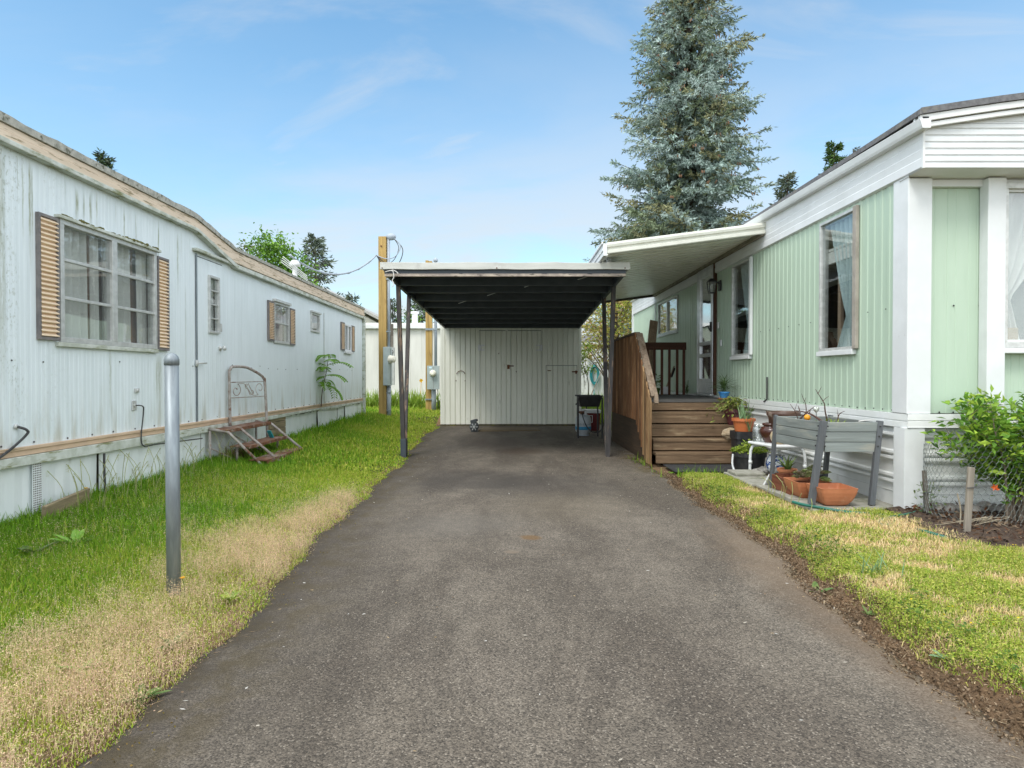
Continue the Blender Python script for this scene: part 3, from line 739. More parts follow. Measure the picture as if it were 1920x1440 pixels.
shutter_x(tr, XT, 1, T(66, 500)[0], wy0 - .03, wz0 - .005, T(66, 397)[1], 26)
shutter_x(tr, XT, 1, wy1 + .02, T(312, 500)[0], wz0 - .02, T(292, 480)[1], 26)
mid = window_x(tr, XT, 1, win_mid, .025, M['aluminium'], munt=((win_mid[2] + win_mid[3]) / 2,), glass='glass_dusty')
hd = MB(); hd.band([(win_mid[0] - .03, win_mid[3] + .008, win_mid[3] + .05), (win_mid[1] + .03, win_mid[3] + .008, win_mid[3] + .05)], XT, XT + .05); obj('hood', hd, M['aluminium'], mid, bevel=.004)
curtain(mid, XT - .06, 1, win_mid[0] + .02, win_mid[0] + .55, win_mid[2], win_mid[3], pm('faded_pink_cloth', (.52, .40, .40), (.42, .34, .36), scale=4), .03, 4)
shutter_x(tr, XT, 1, T(500.5, 600)[0], win_mid[0] - .015, win_mid[2] + .01, win_mid[3] - .0, 22)
shutter_x(tr, XT, 1, win_mid[1] + .015, T(550.5, 600)[0], win_mid[2] - .01, win_mid[3] - .02, 22)
sml = window_x(tr, XT, 1, win_small, .025, M['aluminium'], glass='glass_dusty')
hd = MB(); hd.band([(win_small[0] - .03, win_small[3] + .008, win_small[3] + .04), (win_small[1] + .03, win_small[3] + .008, win_small[3] + .04)], XT, XT + .05); obj('hood', hd, M['aluminium'], sml, bevel=.004)
curtain(sml, XT - .09, 1, win_small[0], win_small[1], win_small[2], win_small[2] + .55 * (win_small[3] - win_small[2]), M['curtain'], .02, 5)
far = window_x(tr, XT, 1, win_far, .025, M['white_trim'], mull=((win_far[0] + win_far[1]) / 2,), glass='glass_dusty', sill=(.05, .05, 'white_trim'))
shutter_x(tr, XT, 1, T(638, 640)[0], win_far[0] - .03, win_far[2], win_far[3] + .03, 22)
shutter_x(tr, XT, 1, win_far[1] + .03, T(663, 640)[0], win_far[2], win_far[3] + .02, 22)
# front door
dr = MB(); rib_wall(dr, 'y', dy0 + .012, dy1 - .006, XT + .006, 1, dz0, dz1 - .012, prof, .10, [])
dw = (T(389, 540)[0], T(407, 540)[0], T(389, 622)[1], T(389, 517)[1])
dm = MB(); rib_wall(dm, 'y', dy0 + .012, dy1 - .006, XT + .006, 1, dz0, dz1 - .012, prof, .10, [dw])
door = obj('door', dm, M['trailer_wall'], tr)
bk = MB(); bk.box(XT - .05, XT - .004, dy0, dy0 + .012, dz0, dz1); bk.box(XT - .05, XT - .004, dy1 - .006, dy1, dz0, dz1); bk.box(XT - .05, XT - .004, dy0, dy1, dz1 - .012, dz1); obj('door_seal', bk, M['black_plastic'], door)
hg = MB(); hg.box(XT + .006, XT + .016, dy0 - .006, dy0 + .016, dz0, dz1 + .02); obj('hinge_strip', hg, M['galvanized'], door)
n4 = [dw[2] + (dw[3] - dw[2]) * i / 4 for i in (1, 2, 3)]
dwin = window_x(door, XT + .008, 1, dw, .018, M['aluminium'], munt=n4, glass='glass_dusty', depth=.03, proud=.025, name='door_window')
fz = MB(); fz.box(XT - .05, XT - .045, dw[0], dw[1], dw[2], dw[3]); obj('blind', fz, M['curtain'], door)
aw = MB(); aw.bar((XT + .03, T(360, 470)[0], T(360, 467)[1]), (XT + .03, T(433, 500)[0], T(433, 499)[1] + .02), .06, .035); obj('drip_cap', aw, M['mossy_trim'], tr, bevel=.005)
ky, kz = T(414, 653); kn = MB(); kn.lathe([(.0, 0), (.034, 0), (.034, .008), (.014, .012), (.014, .035), (.03, .045), (.032, .062), (.022, .075), (.0, .077)], (0, 0, 0), 18)
kn.v = [(XT + .008 + z, ky - .04 + x, kz + y) for x, y, z in kn.v]; obj('door_knob', kn, M['aluminium'], door, smooth=True)
dl = MB(); dl.box(XT + .008, XT + .03, ky - .075, ky - .02, kz + .2, kz + .3); obj('deadbolt', dl, M['aluminium'], door, bevel=.005)
ly, lz = T(366, 681); lt = MB(); lt.lathe([(0, 0), (.04, 0), (.036, .02), (.012, .026), (0, .026)], (0, 0, 0), 14); lt.v = [(XT + .01 + z, ly + x * .6, lz + y) for x, y, z in lt.v]
lt.tube([(XT + .03, ly, lz), (XT + .05, ly + .06, lz), (XT + .05, ly + .16, lz + .003)], .009, 8); obj('latch', lt, M['aluminium'], door, smooth=True)
# rear utility hatch outline and handle
ha, hb = T(606.5, 600)[0], T(638, 690)[0]; ht = MB()
z1h = T(606.5, 587)[1]
ht.box(XT + .004, XT + .012, ha, ha + .022, FZ + .03, z1h); ht.box(XT + .004, XT + .010, ha + .24, ha + .55, T(610, 730)[1], T(610, 730)[1] + .012); ht.box(XT + .004, XT + .010, ha + .24, ha + .252, T(610, 730)[1], T(610, 730)[1] + .08)
obj('utility_hatch_frame', ht, M['aluminium'], tr)
# vent stack with mushroom cap and antenna arms
vs_ = MB(); X = -4.15; vy = (onx(553, 520, X))[0]; zb = rz(X, vy)
vs_.lathe([(.085, 0), (.05, .20), (.045, .22), (.044, .42), (0, .42)], (X, vy, zb - .02), 16)
vt = obj('vent_stack', vs_, M['white_metal'], tr, smooth=True)
vc = MB(); vc.lathe([(.0, .26), (.06, .25), (.095, .20), (.105, .15), (.06, .14), (0, .14)], (X, vy, zb + .28), 18); obj('vent_cap', vc, M['white_metal'], vt, smooth=True)
an = MB()
for i in range(4):
    a_ = Vector((X - .05, vy - .1 - .02 * i, zb + .30 + .03 * i)); an.tube([a_ + Vector((-.12 + .02 * i, -.15, .16)), a_ + Vector((.25, .25, -.14))], .008, 6)
obj('antenna', an, M['white_metal'], vt)
# corner pieces, downspout
dsp = MB(); dsp.box(XT + .0, XT + .07, YE - .05, YE + .03, .22, 2.60); obj('downspout', dsp, M['mossy_trim'], tr, bevel=.008)
cn = MB(); cn.box(XT + .0, XT + .05, YE - .13, YE - .07, FZ, 1.75); 
# outlets and cords
def plate(y, z, w=.03, h=.045):
    mb = MB(); mb.box(XT + .003, XT + .014, y - w, y + w, z - h, z + h); mb.lathe([(0, 0), (.016, 0), (.016, .01), (0, .012)], (0, 0, 0), 8)
    n = len(mb.v) - 32
    mb.v = mb.v[:n] + [(XT + .012 + zz, y + xx, z + yy) for xx, yy, zz in mb.v[n:]]
    return mb
def txyz(px, py, o=.02): y, z = T(px, py); return Vector((XT + o, y, z))
p0 = txyz(255, 732); obj('socket', plate(p0.y, p0.z, .035, .02), M['aluminium'], tr, bevel=.003)
p0 = txyz(250, 760); so_ = obj('socket', plate(p0.y, p0.z), M['aluminium'], tr, bevel=.003)
def spline(pts, n=8):
    pts = [Vector(p) for p in pts]; out = []
    for i in range(len(pts) - 1):
        a, b, c, d = pts[max(i - 1, 0)], pts[i], pts[i + 1], pts[min(i + 2, len(pts) - 1)]
        for k_ in range(n):
            t = k_ / n
            out.append(.5 * ((2 * b) + (c - a) * t + (2 * a - 5 * b + 4 * c - d) * t * t + (3 * b - a - 3 * c + d) * t ** 3))
    return out + [pts[-1]]
cd = MB(); cd.tube(spline([txyz(250, 760, .02), txyz(258, 762, .05), txyz(261, 775, .04), txyz(257, 820, .04), txyz(262, 837, .045), txyz(285, 833, .045), txyz(372, 822, .045)]), .006, 6); obj('cord', cd, M['rubber'], tr)
p0 = txyz(28, 800); pp = MB(); pp.blob((XT + .008, p0.y, p0.z), .012, .02, .02, 0); obj('socket', pp, M['aluminium'], tr)
cd = MB(); cd.tube(spline([txyz(28, 800, .015), txyz(37, 806, .05), txyz(36, 816, .05), txyz(0, 850, .04), txyz(-60, 890, .04)]), .010, 6); obj('cord', cd, M['rubber'], tr)
cd = MB(); cd.tube(spline([txyz(188, 850, .035), txyz(188, 880, .035), txyz(190, 925, .035)]), .010, 6); obj('cord', cd, M['rubber'], tr)

# loose board leaning at the foot of the skirting
ya, yb = T(40, 960)[0], T(137, 935)[0]
bo = MB(); bo.bar((XT + .16, ya, hz(XT + .16, ya) + .055), (XT + .12, yb, hz(XT + .12, yb) + .075), .03, .16, up=(.12, 0, 1))
tag(obj('board', bo, M['plank'], bevel=.003, origin=(XT + .14, (ya + yb) / 2, .05)), 'short weathered board on edge in the grass against pale blue skirting', 'board')
# ================================================================ RUSTY METAL STEPS
st = thing('metal_steps', 'rusty tubular metal steps with scrolled handrail in front of the pale blue door', 'steps', (XT + .35, 7.8, hz(-3.25, 7.8)))
tr1 = MB(); tr1.box(XT + .03, XT + .26, 7.2, 8.5, .555, .575); tr1.box(XT + .245, XT + .262, 7.2, 8.5, .535, .556)
obj('tread', tr1, M['rust'], st, bevel=.003)
tr2 = MB(); tr2.box(XT + .24, XT + .47, 7.3, 8.52, .355, .372); tr2.box(XT + .455, XT + .472, 7.3, 8.52, .335, .356); obj('tread', tr2, M['rust'], st, bevel=.003)
tr3 = MB(); tr3.box(XT + .46, XT + .69, 7.3, 8.55, .19, .207); tr3.box(XT + .675, XT + .692, 7.3, 8.55, .16, .191); obj('tread', tr3, M['rust'], st, bevel=.003)
for (y, x1, z1) in ((7.2, .64, .13), (7.56, .72, .13), (8.5, .70, .15)):
    s = MB(); s.tube([(XT + .04, y, .58), (XT + .26, y + .01, .545), (XT + x1, y + .08, z1)], .017, 8); obj('stringer', s, M['rusty_white'], st, smooth=True)
for (x, y) in ((.05, 7.2), (.3, 7.35), (.05, 8.5), (.34, 8.52)):
    s = MB(); s.tube([(XT + x, y, .56 if x < .2 else .36), (XT + x, y, .08)], .015, 8); obj('leg', s, M['rusty_white'], st, smooth=True)
br = MB(); br.tube([(XT + .05, 7.2, .36), (XT + .32, 7.6, .10)], .010, 6); br.tube([(XT + .05, 7.6, .52), (XT + .3, 8.3, .15)], .010, 6); obj('brace', br, M['rusty_white'], st)
ya, xa = 7.72, XT + .05; yb, xb = 8.44, XT + .20
hoop = [(xa, ya, .57), (xa, ya - .02, 1.2), (xa + .005, ya + .0, 1.29), (xa + .015, ya + .06, 1.325), (xa + .05, ya + .28, 1.325), (xa + .075, ya + .40, 1.305), (xb - .03, yb - .10, 1.23), (xb - .005, yb - .03, 1.17), (xb, yb, 1.09), (xb + .02, yb + .03, .37)]
h = MB(); h.tube(spline(hoop, 6), .018, 10); obj('handrail', h, M['rusty_white'], st, smooth=True)
def rl(u, v): return Vector((xa + (xb - xa) * u, ya + (yb - ya) * u, .93 + .20 * v))
sc1 = MB(); sc1.tube([rl(0, 0), rl(1, .0)], .006, 6); sc1.tube([rl(0, .98), rl(1, 1.02)], .006, 6)
def spiral(cu, cv, r0, r1, a0, a1, n=22):
    return [rl(cu + (r0 + (r1 - r0) * i / n) * math.cos(a0 + (a1 - a0) * i / n) * .30, cv + (r0 + (r1 - r0) * i / n) * math.sin(a0 + (a1 - a0) * i / n)) for i in range(n + 1)]
s1 = spiral(.16, .45, .10, .46, 0.5, 7.5); s2 = spiral(.84, .55, .10, .46, 3.64, 10.64)
sc1.tube(s1 + spline([s1[-1], rl(.38, .88), rl(.5, .5), rl(.62, .12), s2[-1]], 6)[1:] + s2[::-1][1:], .0055, 6)
sc1.tube(spiral(.46, .75, .06, .2, 0, 5), .005, 6); sc1.tube(spiral(.6, .25, .06, .2, 3, 8), .005, 6)
sc1.tube([rl(.42, .85), rl(.56, .1)], .005, 6); sc1.tube([rl(.5, .9), rl(.64, .15)], .005, 6)
obj('scrollwork', sc1, M['rusty_white'], st)
tg = MB(); tg.bar((XT + .33, 8.24, .47), (XT + .35, 8.3, .37), .06, .015); obj('green_rag', tg, M['teal_hose'], st)
hb = MB(); random.seed(21)
for i in range(240):
    hb.strap((XT + .16 + random.gauss(0, .06), 7.62 + random.gauss(0, .16), .12 + random.random() * .12), random.uniform(0, 6.28), random.uniform(-.2, 1.3), random.uniform(.15, .34), .006, random.uniform(.6, 1.8), 3)
tag(obj('dry_grass_clump', hb, M['dead_leaf'], origin=(XT + .16, 7.62, .1)), 'clump of dead brown grass under the rusty metal steps', 'grass clump', kind=None)

# ================================================================ GALVANIZED POST
b = gp(326, 1108, .04)
gpst = thing('metal_post', 'bare galvanized round post with domed cap on the left verge', 'post', (b.x, b.y, .0))
s = MB(); s.tube([(b.x, b.y, -.05), (b.x - .004, b.y, 1.285)], .035, 24); obj('pole', s, M['galvanized'], gpst, smooth=False)
gpst.children[0].data.polygons.foreach_set('use_smooth', [len(p.vertices) == 4 for p in gpst.children[0].data.polygons])
s = MB(); s.lathe([(0, 0), (.0375, 0), (.0375, .03), (.036, .034), (.033, .045), (.022, .058), (.008, .064), (0, .065)], (b.x - .004, b.y, 1.262), 24); obj('cap', s, M['galvanized'], gpst, smooth=True)

# ================================================================ UTILITY POLES
def meter(root, x, y, z0, w, h, face, d=.14):
    """grey enclosure with round glass meter; face = outward normal (2-D)"""
    fx, fy = face; sx, sy = -fy, fx
    def P(a, b_, c): return (x + sx * a + fx * b_, y + sy * a + fy * b_, c)
    mb = MB(); vs = [P(a, b_, c) for c in (z0, z0 + h) for b_ in (0, d) for a in (-w / 2, w / 2)]
    mb.add(vs, [(0, 2, 3, 1), (4, 5, 7, 6), (0, 1, 5, 4), (2, 6, 7, 3), (0, 4, 6, 2), (1, 3, 7, 5)])
    bx = obj('meter_box', mb, M['meter_grey'], root, bevel=.008)
    rb = MB(); vs = [P(a, b_, c) for c in (z0 + .03, z0 + h - .03) for b_ in (d, d + .006) for a in (.01, .018)]
    rb.add(vs, [(0, 2, 3, 1), (4, 5, 7, 6), (0, 1, 5, 4), (2, 6, 7, 3), (0, 4, 6, 2), (1, 3, 7, 5)]); obj('box_seam', rb, M['shutter_edge'], bx)
    ml = MB(); ml.lathe([(0, 0), (.1, 0), (.1, .03), (.085, .04), (.082, .12), (.06, .14), (0, .145)], (0, 0, 0), 20)
    zc = z0 + h * .68
    ml.v = [P(a - w * .02, d + c, zc + b_) for a, b_, c in ml.v]; obj('meter_dial', ml, M['cream'], bx, smooth=True)
    return bx, P
py_ = 15.3; px_ = (718.5 - 960) / F * py_
up = thing('utility_pole', 'tall square timber service pole with weatherhead and looping cables, nearest the mobile home', 'utility pole', (px_, py_, hz(px_, py_)))
s = MB(); s.box(px_ - .095, px_ + .095, py_ - .09, py_ + .09, .05, ony(718, 443, py_ - .09)[1]); obj('pole', s, M['fir'], up, bevel=.006)
cx, cy = px_ + .145, py_ - .02
topz = ony(728, 446, py_)[1]
s = MB(); s.tube([(cx, cy, .1), (cx, cy, 1.0)], .055, 12); s.tube([(cx, cy, 1.9), (cx, cy, topz)], .036, 12); obj('conduit', s, M['conduit'], up, smooth=True)
for z in (.35, .78, 2.3, 3.6):
    s = MB(); s.box(cx - .075, cx + .06, cy - .062, cy - .040, z, z + .035); obj('conduit_strap', s, M['galvanized'], up)
s = MB(); s.blob((cx + .06, cy, topz + .02), .13, .08, .085, .1, 3); obj('weatherhead', s, M['conduit'], up, smooth=True)
meter(up, px_ + .07, py_ - .10, .98, .17, .95, (.90, -.44), .15)
tie = Vector((px_ - .14, py_ - .1, ony(705, 480, py_)[1]))
for dx, dz, r_ in ((.30, -.35, .012), (.36, -.5, .011), (.26, -.42, .009)):
    s = MB(); s.tube(spline([(cx + .12, cy - .02, topz), (cx + dx, cy - .04, topz + dz * .6), (cx + dx - .12, cy - .06, topz + dz * 1.35), (cx - .05, cy - .12, topz + dz * 1.55), tie], 8), r_, 6); obj('loop_cable', s, M['conduit'] if r_ > .0115 else M['rubber'], up, smooth=True)
ins = MB(); ins.tube([(px_ - .02, py_ - .09, ony(714, 463, py_)[1]), (px_ - .02, py_ - .115, ony(714, 463, py_)[1])], .02, 8); obj('bolt', ins, M['rust'], up)
# service drop to the mobile home roof
q = Vector((-4.3, 11.9, 3.55))
cb = MB(); pts = []
for i in range(25):
    t = i / 24; p = tie.lerp(q, t); p.z -= .42 * 4 * t * (1 - t); pts.append(p)
cb.tube(pts, .019, 6)
cb.tube([p + Vector((0, .02, .02 * math.sin(i * 1.9))) for i, p in enumerate(pts)], .011, 6)
tag(obj('service_cable', cb, M['conduit'], smooth=True, origin=tie), 'sagging grey service cable strung from the tall timber pole towards the mobile home roof', 'cable')
py2 = 18.4; px2 = (805 - 960) / F * py2
u2 = thing('utility_pole', 'second timber service pole, partly hidden by the carport roof and beside the shed corner', 'utility pole', (px2, py2, hz(px2, py2)))
s = MB(); s.box(px2 - .10, px2 - .012, py2 - .08, py2 + .08, .1, ony(802, 489, py2)[1]); s.box(px2 - .009, px2 + .09, py2 - .075, py2 + .085, .1, ony(802, 489, py2)[1] - .02); obj('pole', s, M['fir'], u2, bevel=.006)
cx, cy = px2 + .2, py2 - .06
s = MB(); s.tube([(cx - .06, cy, .15), (cx - .06, cy, 1.0)], .07, 12); s.tube([(cx + .0, cy, 1.48), (cx + .0, cy, ony(817, 492, py2)[1])], .045, 12); obj('conduit', s, M['conduit'], u2, smooth=True)
s = MB(); s.blob((cx, cy, ony(817, 489, py2)[1]), .07, .07, .08, .1, 1); obj('weatherhead', s, M['conduit'], u2, smooth=True)
for q in ((px2 - .11, cx + .05, 2.58, 2.64), (px2 - .11, cx, .5, .54)):
    s = MB(); s.box(q[0], q[1], cy - .055, cy - .035, q[2], q[3]); obj('conduit_strap', s, M['galvanized'], u2)
bx, P = meter(u2, px2 + .14, py2 - .12, .82, .36, .70, (.05, -.999), .14)
s = MB(); s.add([P(a, b_, c) for c in (1.44, 1.49) for b_ in (.139, .144) for a in (-.12, -.04)], [(0, 2, 3, 1), (4, 5, 7, 6), (0, 1, 5, 4), (2, 6, 7, 3), (0, 4, 6, 2), (1, 3, 7, 5)]); obj('sticker', s, pm('pale_blue_sticker', (.45, .66, .78), (.6, .75, .8), scale=40), bx)
s = MB(); s.tube([(cx + .17, cy, .12), (cx + .17, cy, .82)], .015, 6); s.tube([(cx + .08, cy, .3), (cx + .06, cy - .05, .83)], .010, 6); obj('ground_wire', s, M['rubber'], u2)
# old short pole with number board
py3 = 20.5; px3 = (729.5 - 960) / F * py3
u3 = thing('old_pole', 'short dark weathered pole with a grey box numbered 39, half hidden behind the timber pole', 'pole', (px3, py3, hz(px3, py3)))
s = MB(); s.box(px3 - .06, px3 + .06, py3 - .06, py3 + .06, .1, ony(729, 563, py3)[1]); obj('pole', s, M['oldwood'], u3, bevel=.006)
z0, z1 = ony(730, 755, py3)[1], ony(730, 652, py3)[1]
s = MB(); s.box(px3 - .05, px3 + .21, py3 - .2, py3 - .07, z0 + .6, z1); s.box(px3 - .0, px3 + .05, py3 - .17, py3 - .1, .1, z0 + .6)
bx3 = obj('panel_box', s, pm('weathered_grey_panel', (.46, .47, .45), (.36, .37, .36), scale=6), u3, bevel=.006)
s = MB(); s.box(px3 + .0, px3 + .16, py3 - .1, py3 - .06, 2.55, 2.95); s.box(px3 + .03, px3 + .13, py3 - .105, py3 - .055, 2.58, 2.92); obj('bracket', s, M['oldwood'], u3)
cu = bpy.data.curves.new('number', 'FONT'); cu.body = '39'; cu.size = .26; cu.extrude = .002; cu.align_x = 'CENTER'
to = bpy.data.objects.new('number_tmp', cu); col.objects.link(to)
bpy.context.view_layer.update()
nm = bpy.data.meshes.new_from_object(to.evaluated_get(bpy.context.evaluated_depsgraph_get())); bpy.data.objects.remove(to)
no = bpy.data.objects.new('number', nm); nm.materials.clear(); nm.materials.append(M['black_plastic']); col.objects.link(no); no.parent = bx3
no.location = Vector((px3 + .09, py3 - .203, ony(735, 667, py3)[1])) - root_loc(u3); no.rotation_euler = (R(90), 0, 0); no.scale = (.8, 1, 1)

# ================================================================ CARPORT
CY0, CY1, CR = 8.25, 14.66, .0145
def cxs(y): return -.093 + CR * (y - CY0)            # centre line (the roof is turned slightly)
def cz(y): return 2.552 - .0325 * (y - 8.315)        # underside of the beams
cp = thing('carport', 'flat roofed black carport with pale metal edge over the driveway', 'carport', (0, 11.4, 0))
HW = 1.612
for sgn in (-1, 1):
    s = MB()
    pts = [(cxs(y) + sgn * HW, y, cz(y)) for y in (CY0 + .06, CY1)]
    for (p, q_) in zip(pts[:-1], pts[1:]): s.bar(Vector(p) + Vector((-sgn * .022, 0, .075)), Vector(q_) + Vector((-sgn * .022, 0, .075)), .044, .15)
    obj('beam', s, M['carport_black'], cp, bevel=.004)
hd = MB(); y = CY0 + .045
hd.bar((cxs(y) - HW - .015, y, cz(y) + .058), (cxs(y) + HW + .015, y, cz(y) + .058), .04, .05); obj('header', hd, M['carport_black'], cp, bevel=.003)
hd = MB(); hd.bar((cxs(y) - HW - .01, y - .004, cz(y) + .014), (cxs(y) + HW + .01, y - .004, cz(y) + .014), .044, .038); obj('header_lip', hd, M['worn_header'], cp, bevel=.003)
for y in (9.0, 9.47 + .15, 10.42, 11.25, 12.05, 12.85, 13.65, 14.55):
    s = MB(); s.bar((cxs(y) - HW + .046, y, cz(y) + .058), (cxs(y) + HW - .046, y, cz(y) + .058), .04, .115); obj('joist', s, M['carport_black'], cp, bevel=.003)
dk = MB()
z0 = cz(CY0) + .085; z1 = cz(CY1) + .12
for i in range(34):
    a, b_ = CY0 + .02 + (CY1 + .25 - CY0) * i / 34, CY0 + .02 + (CY1 + .25 - CY0) * (i + 1) / 34
    zz = lambda yy: cz(yy) + .122 + .0
    dk.add([(cxs(v) + sx * (HW + .02), v, zz(v) + dz) for dz in (0, .02) for v in (a, b_) for sx in (-1, 1)], [(0, 2, 3, 1), (4, 5, 7, 6), (0, 1, 5, 4), (2, 6, 7, 3)])
obj('roof_deck', dk, M['carport_black'], cp)
fs = MB(); y = CY0
fs.band([(cxs(y) - 1.675 + 3.35 * i / 30, 2.636 + .003 * math.sin(i), 2.727 + .004 * math.sin(i * .7) + (.004 if i % 7 == 0 else 0)) for i in range(31)], y - .02, y + .012, flip=True)
fa_ = obj('fascia', fs, pm('galvanized_fascia', (.56, .56, .52), (.48, .48, .44), scale=2, rough=.5, metal=.1, stretch=(1, 3, 6), c3=(.36, .35, .32), s3=3, lo3=.5, hi3=.75), cp, bevel=.003)
for sgn in (-1, 1):
    s = MB(); s.band([(y, cz(y) + .09, cz(y) + .165) for y in (CY0 + .014, CY1 + .2)], 0, .012)
    s.v = [(cxs(yy) + sgn * (HW + .045) + xx, yy, zz_) for xx, yy, zz_ in s.v]; obj('side_trim', s, M['white_metal'], cp)
for px in (716.5, 931.5, 1172):
    rt = MB(); X, Z = ony(px, 502.5, y - .02); rt.blob((X, CY0 - .022, Z), .010, .005, .010, 0, nu=8, nv=5); obj('rusty_nail', rt, M['rust'], cp)
for sgn, base, tops in ((-1, (-1.605, 9.08), ((-1.655, 9.03), (-1.66, 9.9))), (1, (1.42, 9.08), ((1.495, 9.12), (1.53, 10.2)))):
    for k_, (tx, ty) in enumerate(tops):
        s = MB(); by = base[1] + .06 * k_; tx = cxs(ty) + sgn * (HW - .022)
        s.bar((base[0], by, -.02), (tx, ty, cz(ty) + .02), .062, .04 if k_ else .065, up=(0, 1, 0)); obj('post', s, M['worn_post'], cp, bevel=.004)
cl = MB(); cl.box(-1.646, -1.566, 9.03, 9.19, -.02, .28); obj('post_shoe', cl, M['carport_black'], cp, bevel=.004)
# pale straps under the deck
for (x, y_) in ((1.1, 8.75), (.35, 9.35), (-.25, 10.15), (-.8, 11.0)):
    sp = MB(); sp.bar((x - .16, y_ + .02, cz(y_) + .045), (x + .14, y_ - .32, cz(y_) + .1), .016, .006); obj('strap', sp, M['aluminium'], cp)
sg = MB(); x0, z0 = ony(737, 513, CY0 + .02); sg.tube(spline([(x0 - .1, CY0 + .0, z0 + .02), (x0, CY0 - .03, z0 + .03), (x0 + .02, CY0 - .03, z0 - .05), (x0 + .0, CY0 - .03, z0 - .1), (x0 + .02, CY0 - .03, z0 - .15), (x0 - .01, CY0 - .03, z0 - .19)], 6), .006, 6)
sg.tube(spline([(x0, CY0 - .03, z0 + .04), (x0 + .05, CY0 - .03, z0 + .02), (x0 + .08, CY0 - .03, z0 - .01)], 6), .006, 6)
tag(obj('string', sg, M['string'], origin=(x0, CY0, z0)), 'short white cord tied to the left front corner of the carport roof', 'string')

# ================================================================ SHED
SY = 14.70
sh = thing('shed', 'white board shed with double doors at the end of the driveway', 'shed', (0, SY + 1.2, .03))
sx0, sx1 = (826 - 960) / F * SY, (1090 - 960) / F * SY
sz0 = .055; sz1 = 2.46
bp = [(0, 0), (.83, 0), (.85, -.028), (.97, -.028)]
PIT = .1225
dxa, dxm, dxb = (ony(898.5, 650, SY)[0], ony(957, 650, SY)[0], ony(1015, 650, SY)[0])
dz_ = ony(950, 619.5, SY)[1]
hxa, hxb = ony(1023.5, 700, SY)[0], ony(1082, 700, SY)[0]; hz1_ = ony(1050, 685, SY)[1]
hl = [(dxa, dxb, sz0 - .01, dz_), (hxa, hxb, sz0 - .01, hz1_)]
w_ = MB(); rib_wall(w_, 'x', sx0, sx1, SY, -1, sz0, sz1, bp, PIT, hl); obj('front_wall', w_, M['shed'], sh)
w_ = MB(); w_.quad((sx0, SY, sz0), (sx0, SY + 2.6, sz0), (sx0, SY + 2.6, sz1 - .1), (sx0, SY, sz1)); w_.quad((sx1, SY, sz0), (sx1, SY + 2.6, sz0), (sx1, SY + 2.6, sz1 - .1), (sx1, SY, sz1)); w_.quad((sx0, SY + 2.6, sz0), (sx1, SY + 2.6, sz0), (sx1, SY + 2.6, sz1 - .1), (sx0, SY + 2.6, sz1 - .1)); obj('side_wall', w_, M['shed'], sh)
w_ = MB(); w_.add([(x, y_, z) for x, y_, z in ((sx0 - .05, SY + .22, sz1 + .0), (sx1 + .05, SY + .22, sz1 + .0), (sx1 + .05, SY + 2.7, sz1 - .09), (sx0 - .05, SY + 2.7, sz1 - .09))], [(0, 1, 2, 3)]); obj('roof', w_, M['roof_grey'], sh)
w_ = MB(); w_.quad((sx0, SY + .06, sz0), (sx1, SY + .06, sz0), (sx1, SY + .06, sz1), (sx0, SY + .06, sz1)); obj('inner_lining', w_, M['carport_black'], sh)
w_ = MB(); w_.box(sx0 - .004, sx0 + .05, SY - .006, SY - .001, sz0, sz1 - .12); obj('corner_board', w_, M['shed'], sh)
w_ = MB(); w_.box(sx0, sx1, SY + .004, SY + .1, -.03, sz0 + .005); obj('sill', w_, M['shed_dirt'], sh, bevel=.01)
for (a, b_) in ((dxa + .006, dxm - .003), (dxm + .003, dxb - .006)):
    d = MB(); rib_wall(d, 'x', a, b_, SY, -1, sz0 + .005, dz_ - .012, bp, PIT)
    d.quad((a, SY, sz0 + .005), (a, SY + .04, sz0 + .005), (a, SY + .04, dz_ - .012), (a, SY, dz_ - .012)); d.quad((b_, SY, sz0 + .005), (b_, SY + .04, sz0 + .005), (b_, SY + .04, dz_ - .012), (b_, SY, dz_ - .012))
    do = obj('door', d, M['shed'], sh)
    hxx = a if a < 0 and b_ < dxm + .01 and a < dxm - .3 else b_
    sg_ = 1 if hxx == a else -1
    for z in (ony(900, 652, SY)[1],):
        hm = MB(); hm.box(hxx - .035, hxx + .035, SY - .02, SY - .012, z - .07, z + .07)
        for kz_ in (-.07, .04): hm.box(min(hxx, hxx + sg_ * .12), max(hxx, hxx + sg_ * .12), SY - .020, SY - .012, z + kz_, z + kz_ + .03)
        obj('hinge', hm, M['white_paint'], do)
hs = MB(); X, Z = ony(954, 688, SY); hs.box(X - .04, X + .02, SY - .035, SY - .013, Z - .05, Z + .05); hs.box(X - .02, X + .12, SY - .022, SY - .014, Z + .01, Z + .035); obj('hasp', hs, M['rust'], sh)
hs = MB(); X, Z = ony(950, 618, SY); hs.box(X - .03, X + .03, SY - .03, SY - .013, Z - .03, Z + .04); obj('catch', hs, M['shed'], sh)
d = MB(); rib_wall(d, 'x', hxa + .008, hxb - .008, SY, -1, sz0 + .005, hz1_ - .01, bp, PIT); d.quad((hxa + .008, SY, hz1_ - .01), (hxb - .008, SY, hz1_ - .01), (hxb - .008, SY + .04, hz1_ - .01), (hxa + .008, SY + .04, hz1_ - .01)); sd = obj('hatch_door', d, M['shed'], sh)
hs = MB(); X, Z = ony(1080, 697, SY); hs.box(X - .1, X + .04, SY - .022, SY - .013, Z - .015, Z + .015); hs.box(X - .02, X + .02, SY - .025, SY - .012, Z - .05, Z + .03); obj('latch', hs, M['rust'], sd); hs = MB(); X, Z = ony(1028, 695, SY); hs.box(X - .02, X + .06, SY - .021, SY - .013, Z - .012, Z + .012); obj('hinge', hs, M['rust'], sd)
